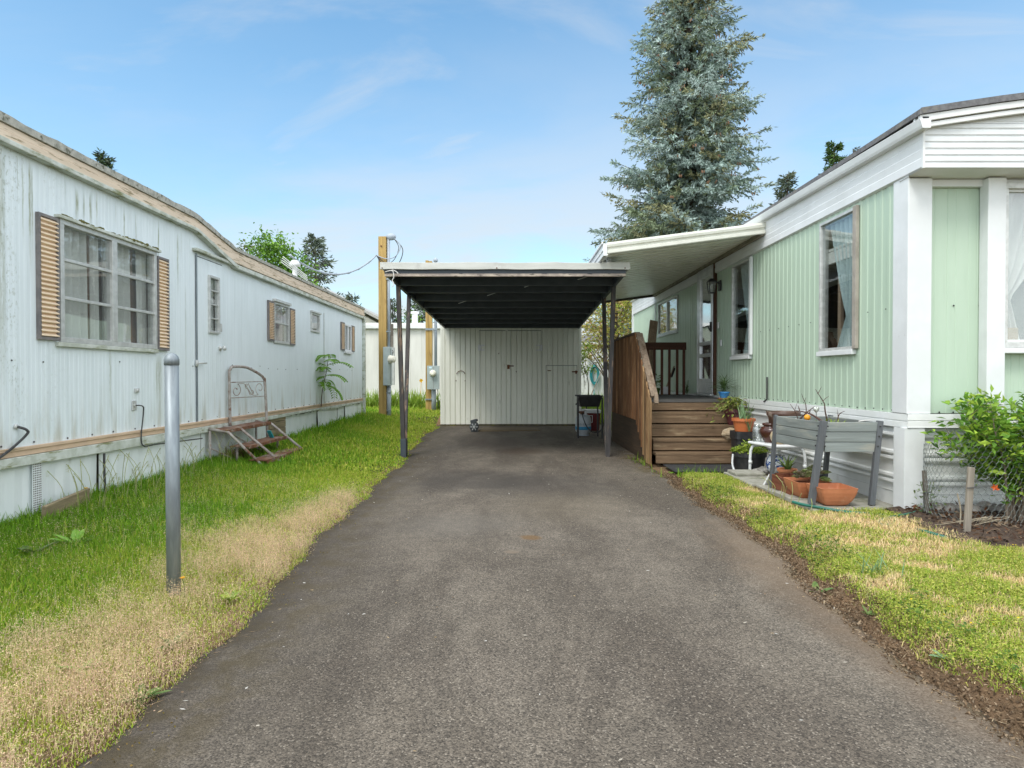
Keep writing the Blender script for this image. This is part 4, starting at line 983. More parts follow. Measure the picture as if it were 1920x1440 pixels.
# horseshoe hung on the wall, bent nails
X, Z = ony(864, 704, SY)
hh = MB(); hh.tube([(X + .10 * math.cos(t), SY - .02, Z + .02 + .09 * math.sin(t)) for t in np.linspace(.15, math.pi - .15, 14)], .008, 6); obj('wire_hook', hh, M['rust'], sh)
for (px, py) in ((855, 714), (872, 714), (935, 663), (968, 697)):
    nn = MB(); X, Z = ony(px, py, SY); nn.blob((X, SY - .008, Z), .012, .008, .014, 0, nu=7, nv=5); obj('nail', nn, M['rust'], sh)
# plank ramp at the doors
pa, pb = gp(897, 811.5), gp(1013, 810)
pk = MB(); pk.add([(pa.x, 13.15, .015), (pb.x, 13.2, .012), (pb.x, 13.2, .05), (pa.x, 13.15, .055), (pa.x + .06, 13.75, .015), (pb.x - .05, 13.75, .015), (pb.x - .05, 13.75, .055), (pa.x + .06, 13.75, .06)], [(0, 1, 2, 3), (5, 4, 7, 6), (3, 2, 6, 7), (0, 3, 7, 4), (1, 5, 6, 2), (0, 4, 5, 1)])
tag(obj('plank', pk, wood('grey_brown_plank', (.20, .155, .10), (.12, .09, .055), 'x'), bevel=.004, origin=(.0, 13.45, .03)), 'flat brown plank lying on the asphalt before the shed doors', 'plank')
# small electric motor standing in front
mq = gp(889, 811); mx, my = mq.x, mq.y - .05
mt = thing('electric_motor', 'small dark electric motor left on the asphalt by the shed', 'motor', (mx, my, .02))
s = MB(); s.lathe([(0, 0), (.085, 0), (.097, .012), (.097, .05), (.09, .055), (.097, .06), (.097, .2), (.08, .22), (0, .22)], (0, 0, 0), 22); s.v = [(mx + a, my + c, .125 + b_) for a, b_, c in s.v]; obj('housing', s, M['motor'], mt, smooth=True)
s = MB()
for k_ in range(6):
    t = k_ * math.pi / 3; s.bar((mx + .03 * math.cos(t), my - .004, .125 + .03 * math.sin(t)), (mx + .08 * math.cos(t), my - .004, .125 + .08 * math.sin(t)), .014, .012, up=(0, 1, 0))
s.tube([(mx, my - .03, .125), (mx, my + .01, .125)], .022, 12); obj('end_bell', s, M['aluminium'], mt)
s = MB(); s.box(mx - .07, mx + .08, my + .02, my + .2, .012, .04); obj('foot', s, M['motor'], mt, bevel=.004)
s = MB(); s.bar((mx - .075, my + .06, .225), (mx + .05, my + .06, .262), .12, .065); obj('capacitor_box', s, M['motor'], mt, bevel=.008)
s = MB(); s.tube([(mx + .045, my + .06, .262), (mx + .07, my + .05, .268)], .026, 12); obj('switch', s, M['black_plastic'], mt)

# ================================================================ GRILL, TANK, COOLER
gq = thing('grill', 'black two-burner camp grill on four slim legs under the carport', 'grill', (1.5, 11.9, .02))
gx0, gx1, gy0, gy1 = 1.27, 1.73, 11.75, 12.15
s = MB(); zt = ony(1108, 742, gy0)[1]; zb = ony(1108, 763, gy0)[1]
s.add([(x, y_, z) for z, sx in ((zb, .05), (zt, 0)) for y_ in (gy0 + sx, gy1 - sx) for x in (gx0 + sx, gx1 - sx)], [(0, 2, 3, 1), (0, 1, 5, 4), (2, 6, 7, 3), (0, 4, 6, 2), (1, 3, 7, 5)]); s.box(gx0 - .02, gx1 + .02, gy0 - .02, gy0 + .01, zt - .02, zt + .008); s.box(gx0 - .02, gx1 + .02, gy1 - .01, gy1 + .02, zt - .02, zt + .008)
obj('burner_box', s, M['black_metal'], gq, bevel=.004)
s = MB()
for i in range(12): s.box(gx0 + .02 + i * .037, gx0 + .03 + i * .037, gy0 + .012, gy1 - .012, zt - .014, zt - .004)
obj('grate', s, M['black_metal'], gq)
for x, y_ in ((gx0, gy0), (gx1, gy0), (gx0 + .03, gy1), (gx1 - .03, gy1)):
    s = MB(); s.bar((x, y_, .012), (x, y_, zt - .03), .03, .03); obj('leg', s, M['black_metal'], gq, bevel=.003)
s = MB(); s.tube([(gx0 - .05, gy0, zt - .17), (gx0 + .0, gy0, zt - .13)], .014, 8); obj('knob', s, M['black_plastic'], gq)
tx, ty = 1.435, 12.35
tk = thing('propane_tank', 'white propane cylinder with blue label band behind the grill legs', 'gas tank', (tx, ty, .02))
s = MB(); s.lathe([(0, .02), (.10, .02), (.11, .05), (.150, .09), (.157, .13), (.157, .32), (.15, .37), (.12, .41), (.06, .435), (0, .44)], (tx, ty, .01), 28); obj('cylinder', s, pm('scuffed_cylinder_paint', (.50, .54, .56), (.40, .44, .46), scale=9, rough=.45), tk, smooth=True)
s = MB(); s.lathe([(.158, .125), (.1590, .125), (.1590, .19), (.158, .19)], (tx, ty, .01), 28); obj('blue_band', s, pm('blue_label', (.03, .22, .42), (.05, .3, .5), scale=30), tk, smooth=True)
s = MB(); random.seed(2)
for k_ in range(11):
    t = R(-150 + k_ * 11); s.bar((tx + .159 * math.cos(t), ty + .159 * math.sin(t), .225), (tx + .159 * math.cos(t), ty + .159 * math.sin(t), .225 + random.choice((.03, .045))), .012, .004)
obj('label_print', s, pm('grey_label_ink', (.2, .24, .28), (.3, .33, .36)), tk)
s = MB(); s.lathe([(.095, .0), (.12, 0), (.12, .035), (.095, .035)], (tx, ty, .0), 20); obj('foot_ring', s, M['conduit'], tk)
s = MB(); s.tube([(tx + .10 * math.cos(t), ty + .10 * math.sin(t), .52) for t in np.linspace(.9, 5.4, 16)], .012, 6); [s.bar((tx + .1 * math.cos(t), ty + .1 * math.sin(t), .41), (tx + .1 * math.cos(t), ty + .1 * math.sin(t), .52), .05, .006) for t in (1.2, 3.1, 5.1)]; obj('collar', s, M['white_paint'], tk)
s = MB(); s.tube([(tx, ty, .44), (tx, ty, .51)], .02, 8); s.tube([(tx - .05, ty - .03, .49), (tx - .02, ty - .09, .48)], .045, 12); obj('regulator', s, M['rust'], tk)
hs = MB(); hs.tube(spline([(tx - .02, ty - .1, .47), (tx - .03, ty - .2, .40), (tx + .04, ty - .24, .22), (tx + .14, ty - .3, .11), (tx + .27, ty - .25, .10), (tx + .31, ty - .35, .16), (tx + .4, ty - .3, .3)], 8), .010, 8)
tag(obj('gas_hose', hs, M['rubber'], smooth=True, origin=(tx + .1, ty - .3, .02)), 'black gas hose looping from the propane cylinder to the grill', 'hose')
cx0, cx1, cyy = 1.53, 1.92, 13.3
ck = thing('cooler', 'dark red picnic cooler with white lid behind the propane cylinder', 'cooler', (1.72, 13.45, .02))
s = MB(); s.add([(x, y_, z) for z, e in ((.02, .025), (.40, 0)) for y_ in (cyy + e, cyy + .3 - e) for x in (cx0 + e, cx1 - e)], [(0, 2, 3, 1), (4, 5, 7, 6), (0, 1, 5, 4), (2, 6, 7, 3), (0, 4, 6, 2), (1, 3, 7, 5)]); obj('body', s, M['red_cooler'], ck, bevel=.012)
s = MB(); s.box(cx0 - .012, cx1 + .012, cyy - .012, cyy + .312, .402, .48); obj('lid', s, M['white_paint'], ck, bevel=.018)
s = MB(); a, b_ = cx0 + .07, cx0 + .22
for q_ in ((a, b_, .20, .215), (a, b_, .345, .36), (a, a + .015, .215, .345), (b_ - .015, b_, .215, .345)): s.box(q_[0], q_[1], cyy - .006, cyy + .02, q_[2], q_[3])
obj('badge_outline', s, M['white_paint'], ck)

# ================================================================ BACKGROUND BUILDINGS
BYY = 23.0
bb = thing('mobile_home', 'long off-white mobile home closing the view behind the timber poles', 'mobile home', (-4, BYY + 2, .2))
bx0, bx1 = -9.5, 1.9; bz = ony(760, 616, BYY)[1]
w_ = MB(); rib_wall(w_, 'x', bx0, bx1, BYY, -1, .25, bz, [(0, 0), (.94, 0), (.96, -.012), (.98, -.012)], .42); obj('wall', w_, M['off_white'], bb)
w_ = MB(); w_.box(bx0, bx1, BYY + .06, BYY + 3.6, .2, bz - .02); obj('end_wall', w_, M['off_white'], bb)
w_ = MB(); w_.band([(bx0 - .1, bz - .01, bz + .13), (bx1 + .1, bz - .01, bz + .13)], BYY - .16, BYY - .02, flip=True); w_.band([(bx0 - .1, bz + .132, bz + .2), (bx1 + .1, bz + .132, bz + .2)], BYY - .13, BYY + 3.7, flip=True); obj('roof', w_, M['white_metal'], bb, bevel=.01)
w_ = MB(); w_.box(bx0, bx1, BYY - .03, BYY - .015, .25, .62); obj('skirting', w_, M['off_white'], bb)
w_ = MB(); w_.lathe([(.12, 0), (.12, .5), (.17, .52), (.17, .6), (0, .62)], (ony(778, 600, BYY + 1.6)[0], BYY + 1.6, bz + .2), 12); obj('roof_vent', w_, M['white_metal'], bb)
w_ = MB(); gx_ = ony(732, 640, BYY)[0]; w_.box(gx_ - .12, gx_ + .1, BYY - .05, BYY - .015, 2.2, 2.75); obj('window', w_, M['room'], bb)
gh = thing('house', 'cream gabled house showing only its roof slope above the mobile home end', 'house', (-9, 30, .2))
ex, ez = ony(706, 600, 29.5)
w_ = MB(); pr = [(ex - 9, .2), (ex, .2), (ex, ez - .1), (ex - 4.5, ez + 2.3), (ex - 9, ez - .1)]
w_.add([(x, 29.5, z) for x, z in pr] + [(x, 37.0, z) for x, z in pr], [(0, 1, 2, 3, 4), (9, 8, 7, 6, 5), (0, 5, 6, 1), (1, 6, 7, 2)]); obj('wall', w_, M['cream'], gh)
w_ = MB()
for sx in (1, -1):
    a = ex - 4.5
    w_.add([(a, 29.2, ez + 2.38), (a + sx * 4.9, 29.2, ez - .14), (a + sx * 4.9, 37.2, ez - .14), (a, 37.2, ez + 2.38), (a, 29.2, ez + 2.52), (a + sx * 4.9, 29.2, ez + .0), (a + sx * 4.9, 37.2, ez + .0), (a, 37.2, ez + 2.52)], [(0, 1, 2, 3), (7, 6, 5, 4), (0, 4, 5, 1), (1, 5, 6, 2)])
obj('roof', w_, pm('pale_grey_roof', (.45, .44, .40), (.36, .35, .32), scale=8), gh)
GYY = 20.6
gs = thing('outbuilding', 'low white ribbed outbuilding with grey roof behind the carport posts', 'outbuilding', (3.6, GYY + 1.5, .2))
gx0_, gx1_ = 2.05, 5.6; gz = ony(1110, 646, GYY)[1]
w_ = MB(); rib_wall(w_, 'x', gx0_, gx1_, GYY, -1, .2, gz, [(0, 0), (.5, 0), (.62, .012), (.9, .012)], .16); obj('wall', w_, M['white_metal'], gs)
w_ = MB(); w_.box(gx0_, gx1_, GYY + .03, GYY + 2.6, .2, gz - .02); obj('back_wall', w_, M['white_metal'], gs)
w_ = MB(); w_.band([(gx0_ - .1, gz + .0, gz + .1), (gx1_ + .1, gz + .0, gz + .1)], GYY - .12, GYY + .02, flip=True); obj('fascia', w_, M['white_metal'], gs)
w_ = MB(); w_.add([(gx0_ - .12, GYY - .14, gz + .1), (gx1_ + .12, GYY - .14, gz + .1), (gx1_ + .12, GYY + 1.4, gz + .42), (gx0_ - .12, GYY + 1.4, gz + .42), (gx0_ - .12, GYY + 2.8, gz + .1), (gx1_ + .12, GYY + 2.8, gz + .1)], [(0, 1, 2, 3), (3, 2, 5, 4)]); obj('roof', w_, M['roof_grey'], gs)
X, Z = ony(1104, 668, GYY); w_ = MB(); w_.lathe([(0, 0), (.06, 0), (.1, .05), (.1, .14), (.04, .2), (0, .2)], (X, GYY - .14, Z - .1), 12); obj('wall_lamp', w_, M['tan_glaze'], gs, smooth=True)
# teal hose on its hook
X, Z = ony(1114.5, 703, GYY); hq = thing('hose', 'coiled teal garden hose hanging on the white outbuilding wall', 'hose', (X, GYY - .08, Z))
s = MB(); random.seed(8)
for k_ in range(9):
    rx, rz_ = .135 + random.uniform(-.035, .02), .29 + random.uniform(-.03, .03); c = (X + random.uniform(-.02, .02), GYY - .06 - .012 * k_, Z + random.uniform(-.02, .02))
    s.tube([(c[0] + rx * math.cos(t) * (1 + .1 * math.sin(t)), c[1], c[2] + rz_ * math.sin(t)) for t in np.linspace(0, 2 * math.pi, 30)], .018, 6, caps=False)
obj('coil', s, M['teal_hose'], hq, smooth=True)
s = MB(); s.tube([(X + .06 * math.cos(t), GYY - .05, Z + .3 + .12 * math.sin(t)) for t in np.linspace(0, math.pi, 14)], .012, 6); obj('hook', s, M['rubber'], hq)
s = MB(); s.tube(spline([(X - .02, GYY - .1, Z - .28), (X - .03, GYY - .12, Z - .5), (X - .02, GYY - .15, .25)], 6), .016, 6); obj('hose_tail', s, M['teal_hose'], hq)
xa_, za_ = ony(1130, 690, GYY - .4); xb_, zb_ = ony(1094, 738, 16.9)
s = MB(); s.tube([(xa_, GYY - .4, za_), (xb_, 16.9, .2)], .014, 8); tag(obj('rake_handle', s, M['lean_wood'], origin=(xb_, 16.9, .2)), 'thin bare wooden pole slanting down past the teal hose', 'pole')
# ================================================================ GREEN HOUSE ON THE RIGHT
XH, YF, YB = 3.28, 5.07, 16.5
def HS(px, py): return onx(px, py, XH)
GB, FB = .892, 2.85                      # bottom of green siding, bottom of fascia
hs_ = thing('mobile_home', 'pale green ribbed mobile home with white fascia, skirting and covered porch', 'mobile home', (XH + 1.8, 10.5, .05))
def hole(pxl, pxr, pyt, pyb):
    a, b = HS(pxr, 500)[0], HS(pxl, 500)[0]; return (a, b, HS(pxr, pyb)[1], HS(pxr, pyt)[1])
w1 = hole(1541.5, 1605, 393, 652); w2 = hole(1375.5, 1410, 484, 664); w3 = hole(1236.5, 1272, 549, 618)
w1 = (w1[0], w1[1], w1[2], 2.80); w2 = (w2[0], w2[1], w2[2], 2.82); w3 = (w3[0], w3[1], w3[2], 2.80)
ddy0, ddy1 = HS(1342, 600)[0], HS(1314, 600)[0]; ddz0, ddz1 = .925, 2.97
ddh = (ddy0, ddy1, GB, FB + .01)
gprof = [(0, 0), (.44, 0), (.54, .0055), (.84, .0055), (.94, 0)]
w_ = MB(); rib_wall(w_, 'y', YF + .04, YB, XH, -1, GB, FB + .01, gprof, .11, [w1, w2, w3, ddh]); obj('wall', w_, M['green_wall'], hs_)
XR = 7.1
# front wall: panel, opening, panel below
fwx0 = ony(1883, 500, YF)[0]; fwin = (fwx0, fwx0 + 1.35, ony(1890, 649, YF)[1], ony(1890, 345, YF)[1])
w_ = MB(); rib_wall(w_, 'x', XH + .02, XR, YF + .075, -1, GB, FB - .02, [(0, 0), (.2, 0), (.22, -.004), (.26, 0), (.6, 0), (.62, -.003), (.66, 0)], .18, [fwin]); obj('front_wall', w_, M['green_wall'], hs_)
w_ = MB(); w_.quad((XR, YF, .1), (XR, YB, .1), (XR, YB, FB + .3), (XR, YF, FB + .3)); w_.quad((XH, YB, GB), (XR, YB, GB), (XR, YB, FB + .3), (XH, YB, FB + .3)); obj('back_wall', w_, M['green_wall'], hs_)
w_ = MB(); w_.box(XH + .02, XR - .02, YF + .1, YB - .02, GB - .06, GB - .01); obj('floor', w_, M['room'], hs_)
w_ = MB(); w_.box(XH + .03, XR - .02, YF + .1, YB - .02, FB + .0, FB + .02); obj('ceiling', w_, M['curtain'], hs_)
w_ = MB(); w_.box(XH + 2.2, XH + 2.24, YF + .1, YB - .02, GB, FB); w_.box(XH + .1, XH + 2.2, 7.3, 7.34, GB, FB); w_.box(XH + .1, XH + 2.2, 11.6, 11.64, GB, FB); obj('partition', w_, M['room_wood'], hs_)
# fascia, ribbed lengthwise
w_ = MB(); pr = []
z = FB
fz = [2.85, 2.862, 2.93, 2.938, 3.0, 3.008, 3.07, 3.078, 3.14, 3.20]
fo = [.0, .03, .03, .024, .03, .024, .03, .024, .03, .03]
w_.extr(list(zip(fo, fz)), 4.86, YB + .1, XH - .005, -1); obj('fascia', w_, M['white_trim'], hs_)
w_ = MB(); cx_ = XH + .04
fz2 = []; 
for i in range(7):
    z0 = 2.85 + i * .052
    fz2 += [(.0, z0), (.0, z0 + .030), (-.010, z0 + .036), (-.010, z0 + .047)]
fz2.append((0, 3.215))
w_.extr(fz2, XH - .03, XR + .1, 4.86, -1, along='x'); obj('front_fascia', w_, M['white_trim'], hs_)
w_ = MB(); w_.quad((XH - .03, 4.862, FB), (XR, 4.862, FB), (XR, YF + .1, FB - .015), (XH - .03, YF + .1, FB - .015)); w_.box(XH + .02, XR, YF + .03, YF + .07, FB - .075, FB - .018); obj('soffit', w_, M['white_trim'], hs_)
w_ = MB(); w_.box(XH - .041, XH - .026, 4.852, 4.872, FB - .005, 3.2); obj('corner_strip', w_, M['white_metal'], hs_)
# gutter along the side, slightly falling
w_ = MB()
gpts = []
for y in np.linspace(4.78, YB + .1, 12):
    gz_ = 3.13 + .020 * (y - 4.78); gpts.append((y, gz_))
for (ya, za), (yb, zb) in zip(gpts[:-1], gpts[1:]):
    prf = [(-.03, .075), (-.03, .004), (-.035, 0), (-.095, 0), (-.105, .02), (-.118, .07), (-.108, .078)]
    n = len(prf); vs = [(XH - .0 + o, ya, za + dz) for o, dz in prf] + [(XH + o, yb, zb + dz) for o, dz in prf]
    w_.add(vs, [(i, i + 1, n + i + 1, n + i) for i in range(n - 1)])
w_.add([(XH + o, 4.78, 3.13 + dz) for o, dz in [(-.03, .075), (-.03, 0), (-.095, 0), (-.118, .07)]], [(0, 1, 2, 3)])
obj('gutter', w_, M['white_trim'], hs_)
# roof: bowed sheet with dark edge
def hrz(x): return 3.285 + .20 * math.sin(math.pi * max(0, min(1, (x - XH + .1) / (XR - XH + .2))))
xs = np.linspace(XH - .10, XR + .1, 14)
w_ = MB()
for a, b in zip(xs[:-1], xs[1:]): w_.quad((a, 4.80, hrz(a)), (b, 4.80, hrz(b)), (b, YB + .15, hrz(b)), (a, YB + .15, hrz(a)))
obj('roof', w_, M['roof_grey'], hs_)
w_ = MB(); w_.band([(x, hrz(x) - .045, hrz(x) + .004) for x in xs], 4.785, 4.80, flip=True)
w_.band([(y, hrz(xs[0]) - .038 + .012 * math.sin(y * .9), hrz(xs[0]) + .004 + .012 * math.sin(y * .9)) for y in np.linspace(4.786, YB + .15, 30)], xs[0] - .012, xs[0] + .002); obj('roof_edge', w_, M['roof_grey'], hs_)
w_ = MB(); w_.band([(x, hrz(x) - .10, hrz(x) - .048) for x in xs], 4.80, 4.83, flip=True); w_.band([(4.80, 3.205, 3.228), (YB + .1, 3.205, 3.228)], XH - .085, XH - .03); w_.band([(x, hrz(x) - .145, hrz(x) - .109) for x in xs], 4.815, 4.84, flip=True); obj('drip_edge', w_, M['white_metal'], hs_, bevel=.003)
w_ = MB(); w_.band([(x, 3.2, hrz(x) - .05) for x in xs], 4.865, 4.885, flip=True); w_.band([(4.865, 3.19, 3.24), (YB, 3.19, 3.24)], XH - .02, XH - .0); obj('gable_board', w_, M['white_trim'], hs_)
# corner post and pilaster
w_ = MB(); w_.box(XH - .02, XH + .175, YF - .012, YF + .07, GB, FB - .02); w_.box(XH - .022, XH - .0135, YF - .01, YF + .19, GB + .001, FB + .003); obj('corner_post', w_, M['white_trim'], hs_, bevel=.006)
pa = ony(1846, 600, YF)[0]; pb = ony(1880, 600, YF)[0]
w_ = MB(); w_.box(pa, pb, YF - .03, YF + .068, GB, FB - .02); obj('pilaster', w_, M['white_trim'], hs_, bevel=.006)
# front window
y = YF + .06
w_ = MB(); fw = .035; x0, x1, z0, z1 = fwin
for q in ((x0 - .015, x1 + .015, z1 - fw, z1 + .015), (x0 - .015, x1 + .015, z0 - .015, z0 + fw), (x0 - .015, x0 + fw, z0 + fw, z1 - fw), (x1 - fw, x1 + .015, z0 + fw, z1 - fw)): w_.box(q[0], q[1], YF - .0, YF + .12, q[2], q[3])
ff = obj('window', w_, M['aluminium'], hs_, bevel=.003)
w_ = MB()
for q in ((x0 + fw, x1 - fw, z1 - fw - .02, z1 - fw), (x0 + fw, x1 - fw, z0 + fw, z0 + fw + .02), (x0 + fw, x0 + fw + .02, z0 + fw + .02, z1 - fw - .02)): w_.box(q[0], q[1], YF + .03, YF + .08, q[2], q[3])
obj('sash', w_, M['white_trim'], ff, bevel=.002)
w_ = MB(); w_.box(x0 + fw, x1 - fw, YF + .05, YF + .055, z0 + fw, z1 - fw); obj('pane', w_, M['glass_dusty'], ff)
w_ = MB(); w_.box(x0 - .02, x1 + .02, YF - .03, YF + .07, z0 - .06, z0 - .018); obj('sill', w_, M['white_trim'], ff, bevel=.006)
g = MB(); nn_ = 40
for side in (0,):
    rows = []
    for j in range(25):
        z = z0 + (z1 - z0) * j / 24; row = []
        for i in range(nn_ + 1):
            u = i / nn_; t = (z - (z0 + .42)) / (z1 - z0 - .42)
            wdt = (.12 + .55 * max(0, t) ** .8) if t > 0 else .12 + .12 * min(1, -t * 2)
            row.append(len(g.v)); g.v.append((x0 + .02 + wdt * u, YF + .13 + .03 * math.sin(u * 26), z))
        rows.append(row)
    for j in range(24):
        for i in range(nn_): g.f.append((rows[j][i], rows[j][i + 1], rows[j + 1][i + 1], rows[j + 1][i]))
obj('curtain', g, M['curtain'], ff, smooth=True)
g = MB(); g.box(x0 + .03, x1 - .03, YF + .17, YF + .175, z0, z1); obj('screen', g, pm('grey_window_screen', (.28, .31, .28), (.22, .25, .22), scale=60), ff)
g = MB(); g.box(x0 + .06, x0 + .2, YF + .09, YF + .125, z0 + .045, z0 + .16); obj('folded_cloth', g, M['tan_glaze'], ff, bevel=.01)
# side windows
def side_window(h, curt):
    f = window_x(hs_, XH, -1, h, .017, M['aluminium'], glass='glass', depth=.06, proud=.028)
    s = MB(); s.box(XH - .05, XH, h[0] - .02, h[1] + .02, h[2] - .062, h[2] - .014); obj('sill', s, M['white_trim'], f, bevel=.004)
    return f
f1 = side_window(w1, None)
s = MB(); s.box(XH - .045, XH - .012, w1[0] - .075, w1[0] - .0125, w1[2] - .01, w1[3] + .015); obj('jamb_trim', s, pm('weathered_taupe_trim', (.40, .36, .31), (.30, .27, .23), scale=8), f1, bevel=.004)
curtain(f1, XH + .05, -1, w1[0] + .06, w1[0] + .60, w1[2], w1[3] - .02, M['curtain_green'], .05, 6, gather=(w1[0] + .20, w1[2] + .34))
curtain(f1, XH + .12, -1, w1[0] + .02, w1[0] + .10, w1[2], w1[3], M['curtain'], .02, 2)
s = MB(); s.box(XH + .11, XH + .14, w1[1] - .17, w1[1] - .11, w1[2], w1[3]); obj('inner_jamb', s, M['lean_wood'], f1)
s = MB(); s.box(XH + .06, XH + .10, w1[0], w1[1], w1[3] - .42, w1[3] - .30); s.box(XH + .06, XH + .09, w1[0], w1[1], w1[3] - .29, w1[3] - .265); obj('valance', s, M['curtain'], f1)
f2 = side_window(w2, None)
s = MB(); s.box(XH - .05, XH - .012, w2[0] - .07, w2[0] - .0125, w2[2] - .01, w2[3] + .01); obj('jamb_trim', s, M['white_trim'], f2, bevel=.004)
curtain(f2, XH + .06, -1, w2[0] + .10, w2[0] + .62, w2[2], w2[3], M['curtain_green'], .04, 4, gather=(w2[0] + .26, w2[2] + .45))
f3 = side_window(w3, None)
s = MB(); s.box(XH - .03, XH + .03, (w3[0] + w3[1]) / 2 - .03, (w3[0] + w3[1]) / 2 + .03, w3[2] + .03, w3[3] - .03); obj('mullion', s, M['aluminium'], f3)
curtain(f3, XH + .12, -1, w3[0] + .03, w3[1] - .03, w3[2], w3[3], M['curtain'], .03, 8)
# storm door
s = MB(); fr = .055; a, b, z0, z1 = ddy0, ddy1, ddz0, ddz1
xo, xi = XH - .052, XH + .01
for q in ((a, b, z1 - .09, z1), (a, b, z0, z0 + .24), (a, a + .10, z0 + .24, z1 - .09), (b - .10, b, z0 + .24, z1 - .09), (a + .10, b - .10, z0 + .60, z0 + .66), (a + .10, b - .10, z0 + .8, z0 + .86)): s.box(xo, xi, q[0], q[1], q[2], q[3])
dd = obj('storm_door', s, M['alu_bright'], hs_, bevel=.004)
s = MB(); s.box(XH - .025, XH - .019, a + .1, b - .1, z0 + .24, z1 - .09); obj('pane', s, glassmat('storm_door_glass', boost=.35), dd)
s = MB(); s.box(xo - .028, xo, a + .03, a + .06, z0 + 1.0, z0 + 1.16); s.tube([(xo - .03, a + .045, z0 + 1.02), (xo - .05, a + .06, z0 + 1.08), (xo - .05, a + .14, z0 + 1.09)], .010, 8); obj('handle', s, M['black_metal'], dd)
s = MB(); s.box(XH + .03, XH + .07, a + .02, b - .02, z0, FB); obj('inner_door', s, M['white_paint'], hs_)
s = MB(); s.box(XH - .045, XH + .04, a - .055, a - .004, GB + .01, 3.02); obj('door_jamb', s, wood('brown_door_jamb', (.10, .045, .025), (.05, .022, .014), 'z'), hs_, bevel=.003)
s = MB(); s.box(XH - .055, XH + .02, b + .004, b + .045, GB + .01, 3.0); s.box(XH - .055, XH + .02, a, b, z1 + .004, z1 + .04); obj('door_frame', s, M['alu_bright'], hs_, bevel=.003)
s = MB(); s.box(XH - .10, XH + .02, a - .03, b + .03, GB - .005, z0 - .004); obj('threshold', s, M['aluminium'], hs_, bevel=.003)
ly, lz = HS(1352, 538)
s = MB(); s.box(XH - .03, XH - .012, ly - .05, ly + .05, lz - .06, lz + .10); s.bar((XH - .03, ly, lz + .06), (XH - .15, ly, lz + .10), .02, .02)
lx = XH - .15
s.lathe([(.0, .135), (.03, .13), (.085, .085), (.085, .075), (0, .075)], (lx, ly, lz), 4, rot=R(45)); s.lathe([(0, -.10), (.055, -.10), (.06, -.085), (0, -.085)], (lx, ly, lz), 4, rot=R(45))
for t in (45, 135, 225, 315): s.bar((lx + .055 * math.cos(R(t)), ly + .055 * math.sin(R(t)), lz - .09), (lx + .078 * math.cos(R(t)), ly + .078 * math.sin(R(t)), lz + .08), .010, .010)
ln = obj('wall_lantern', s, M['black_metal'], hs_)
s = MB(); s.lathe([(.05, -.085), (.072, .075)], (lx, ly, lz), 4, rot=R(45)); s.f = s.f[:-2]; obj('lantern_glass', s, M['glass_dusty'], ln)
s = MB(); s.lathe([(0, -.03), (.02, -.02), (.024, .02), (.012, .05), (0, .05)], (lx, ly, lz - .01), 10); obj('bulb', s, M['white_paint'], ln, smooth=True)
for px, py in ((1349, 610), (1354, 643)):
    y_, z_ = HS(px, py); s = MB(); s.box(XH - .03, XH - .010, y_ - .025, y_ + .025, z_ - .05, z_ + .05); obj('bell_plate', s, M['white_trim'], hs_, bevel=.004)
# trim band and skirting
s = MB(); s.extr([(.0, .890), (.022, .888), (.024, .835), (.016, .828), (.024, .822), (.026, .775), (.0, .77)], YF - .031, YB, XH, -1); obj('base_trim', s, M['skirt_white'], hs_)
s = MB(); s.extr([(.0, GB - .002), (.03, GB - .003), (.032, .84), (.024, .835), (.03, .83), (.03, .785), (.034, .78), (.0, .778)], XH - .026, XR, YF, -1, along='x'); obj('front_base_trim', s, pm('rust_stained_trim', (.78, .79, .78), (.70, .71, .7), scale=3, rough=.5, c3=(.55, .36, .16), s3=1.1, lo3=.62, hi3=.74), hs_)
lap = [(.0, .768)]
for zc in (.70, .545, .495, .345, .295):
    lap += [(.004, zc + .028), (.022, zc + .018), (.026, zc), (.020, zc - .014), (.0, zc - .020)]
lap += [(.004, .22), (.006, .215), (.0, .21), (.0, .0)]
s = MB(); s.extr(lap, YF, YB, XH + .012, -1); obj('skirting', s, M['skirt_white'], hs_)
s = MB(); s.extr(lap, XH, XR, YF + .05, -1, along='x'); obj('front_skirting', s, M['skirt_white'], hs_)
s = MB(); s.box(XH - .045, XH + .12, YF - .025, YF + .04, .0, .776); s.box(XH - .0475, XH - .0455, YF - .022, YF + .12, .002, .774); obj('corner_trim', s, M['white_trim'], hs_, bevel=.005)
random.seed(12)
s = MB()
for y_ in np.arange(YF + .2, YB, .133): s.blob((XH - .014, y_, GB + .02 + random.uniform(-.004, .004)), .006, .007, .007, 0, nu=6, nv=4)
for y_ in np.arange(YF + .3, 9.4, .27):
    if not (w1[0] - .1 < y_ < w1[1] + .05 or w2[0] - .1 < y_ < w2[1] + .05): s.blob((XH - .013, y_, 1.79), .005, .006, .006, 0, nu=6, nv=4)
for px, py in ((1761, 773), (1787, 773), (1814, 773), (1907, 773), (1788, 573), (1836, 573)):
    X, Z = ony(px, py, YF + .07); s.blob((X, YF + .068, Z), .008, .006, .008, 0, nu=6, nv=4)
so = obj('screw', s, M['rubber'], hs_); so['kind'] = 'stuff'
cy_, cz_ = HS(1441, 725); s = MB(); s.tube([(XH - .02, cy_, HS(1441, 707)[1]), (XH - .02, cy_, HS(1440, 748)[1]), (XH - .035, cy_ + .06, HS(1437, 753)[1])], .010, 6); obj('pipe_stub', s, M['rubber'], hs_)
s = MB(); s.box(XH - .03, XH - .011, 13.94, 13.97, GB, FB - .002); obj('seam_strip', s, M['white_trim'], hs_)
s = MB(); s.box(XH - .05, XH + .0, YB - .02, YB + .06, GB - .5, FB + .3); obj('rear_corner_strip', s, M['white_trim'], hs_)

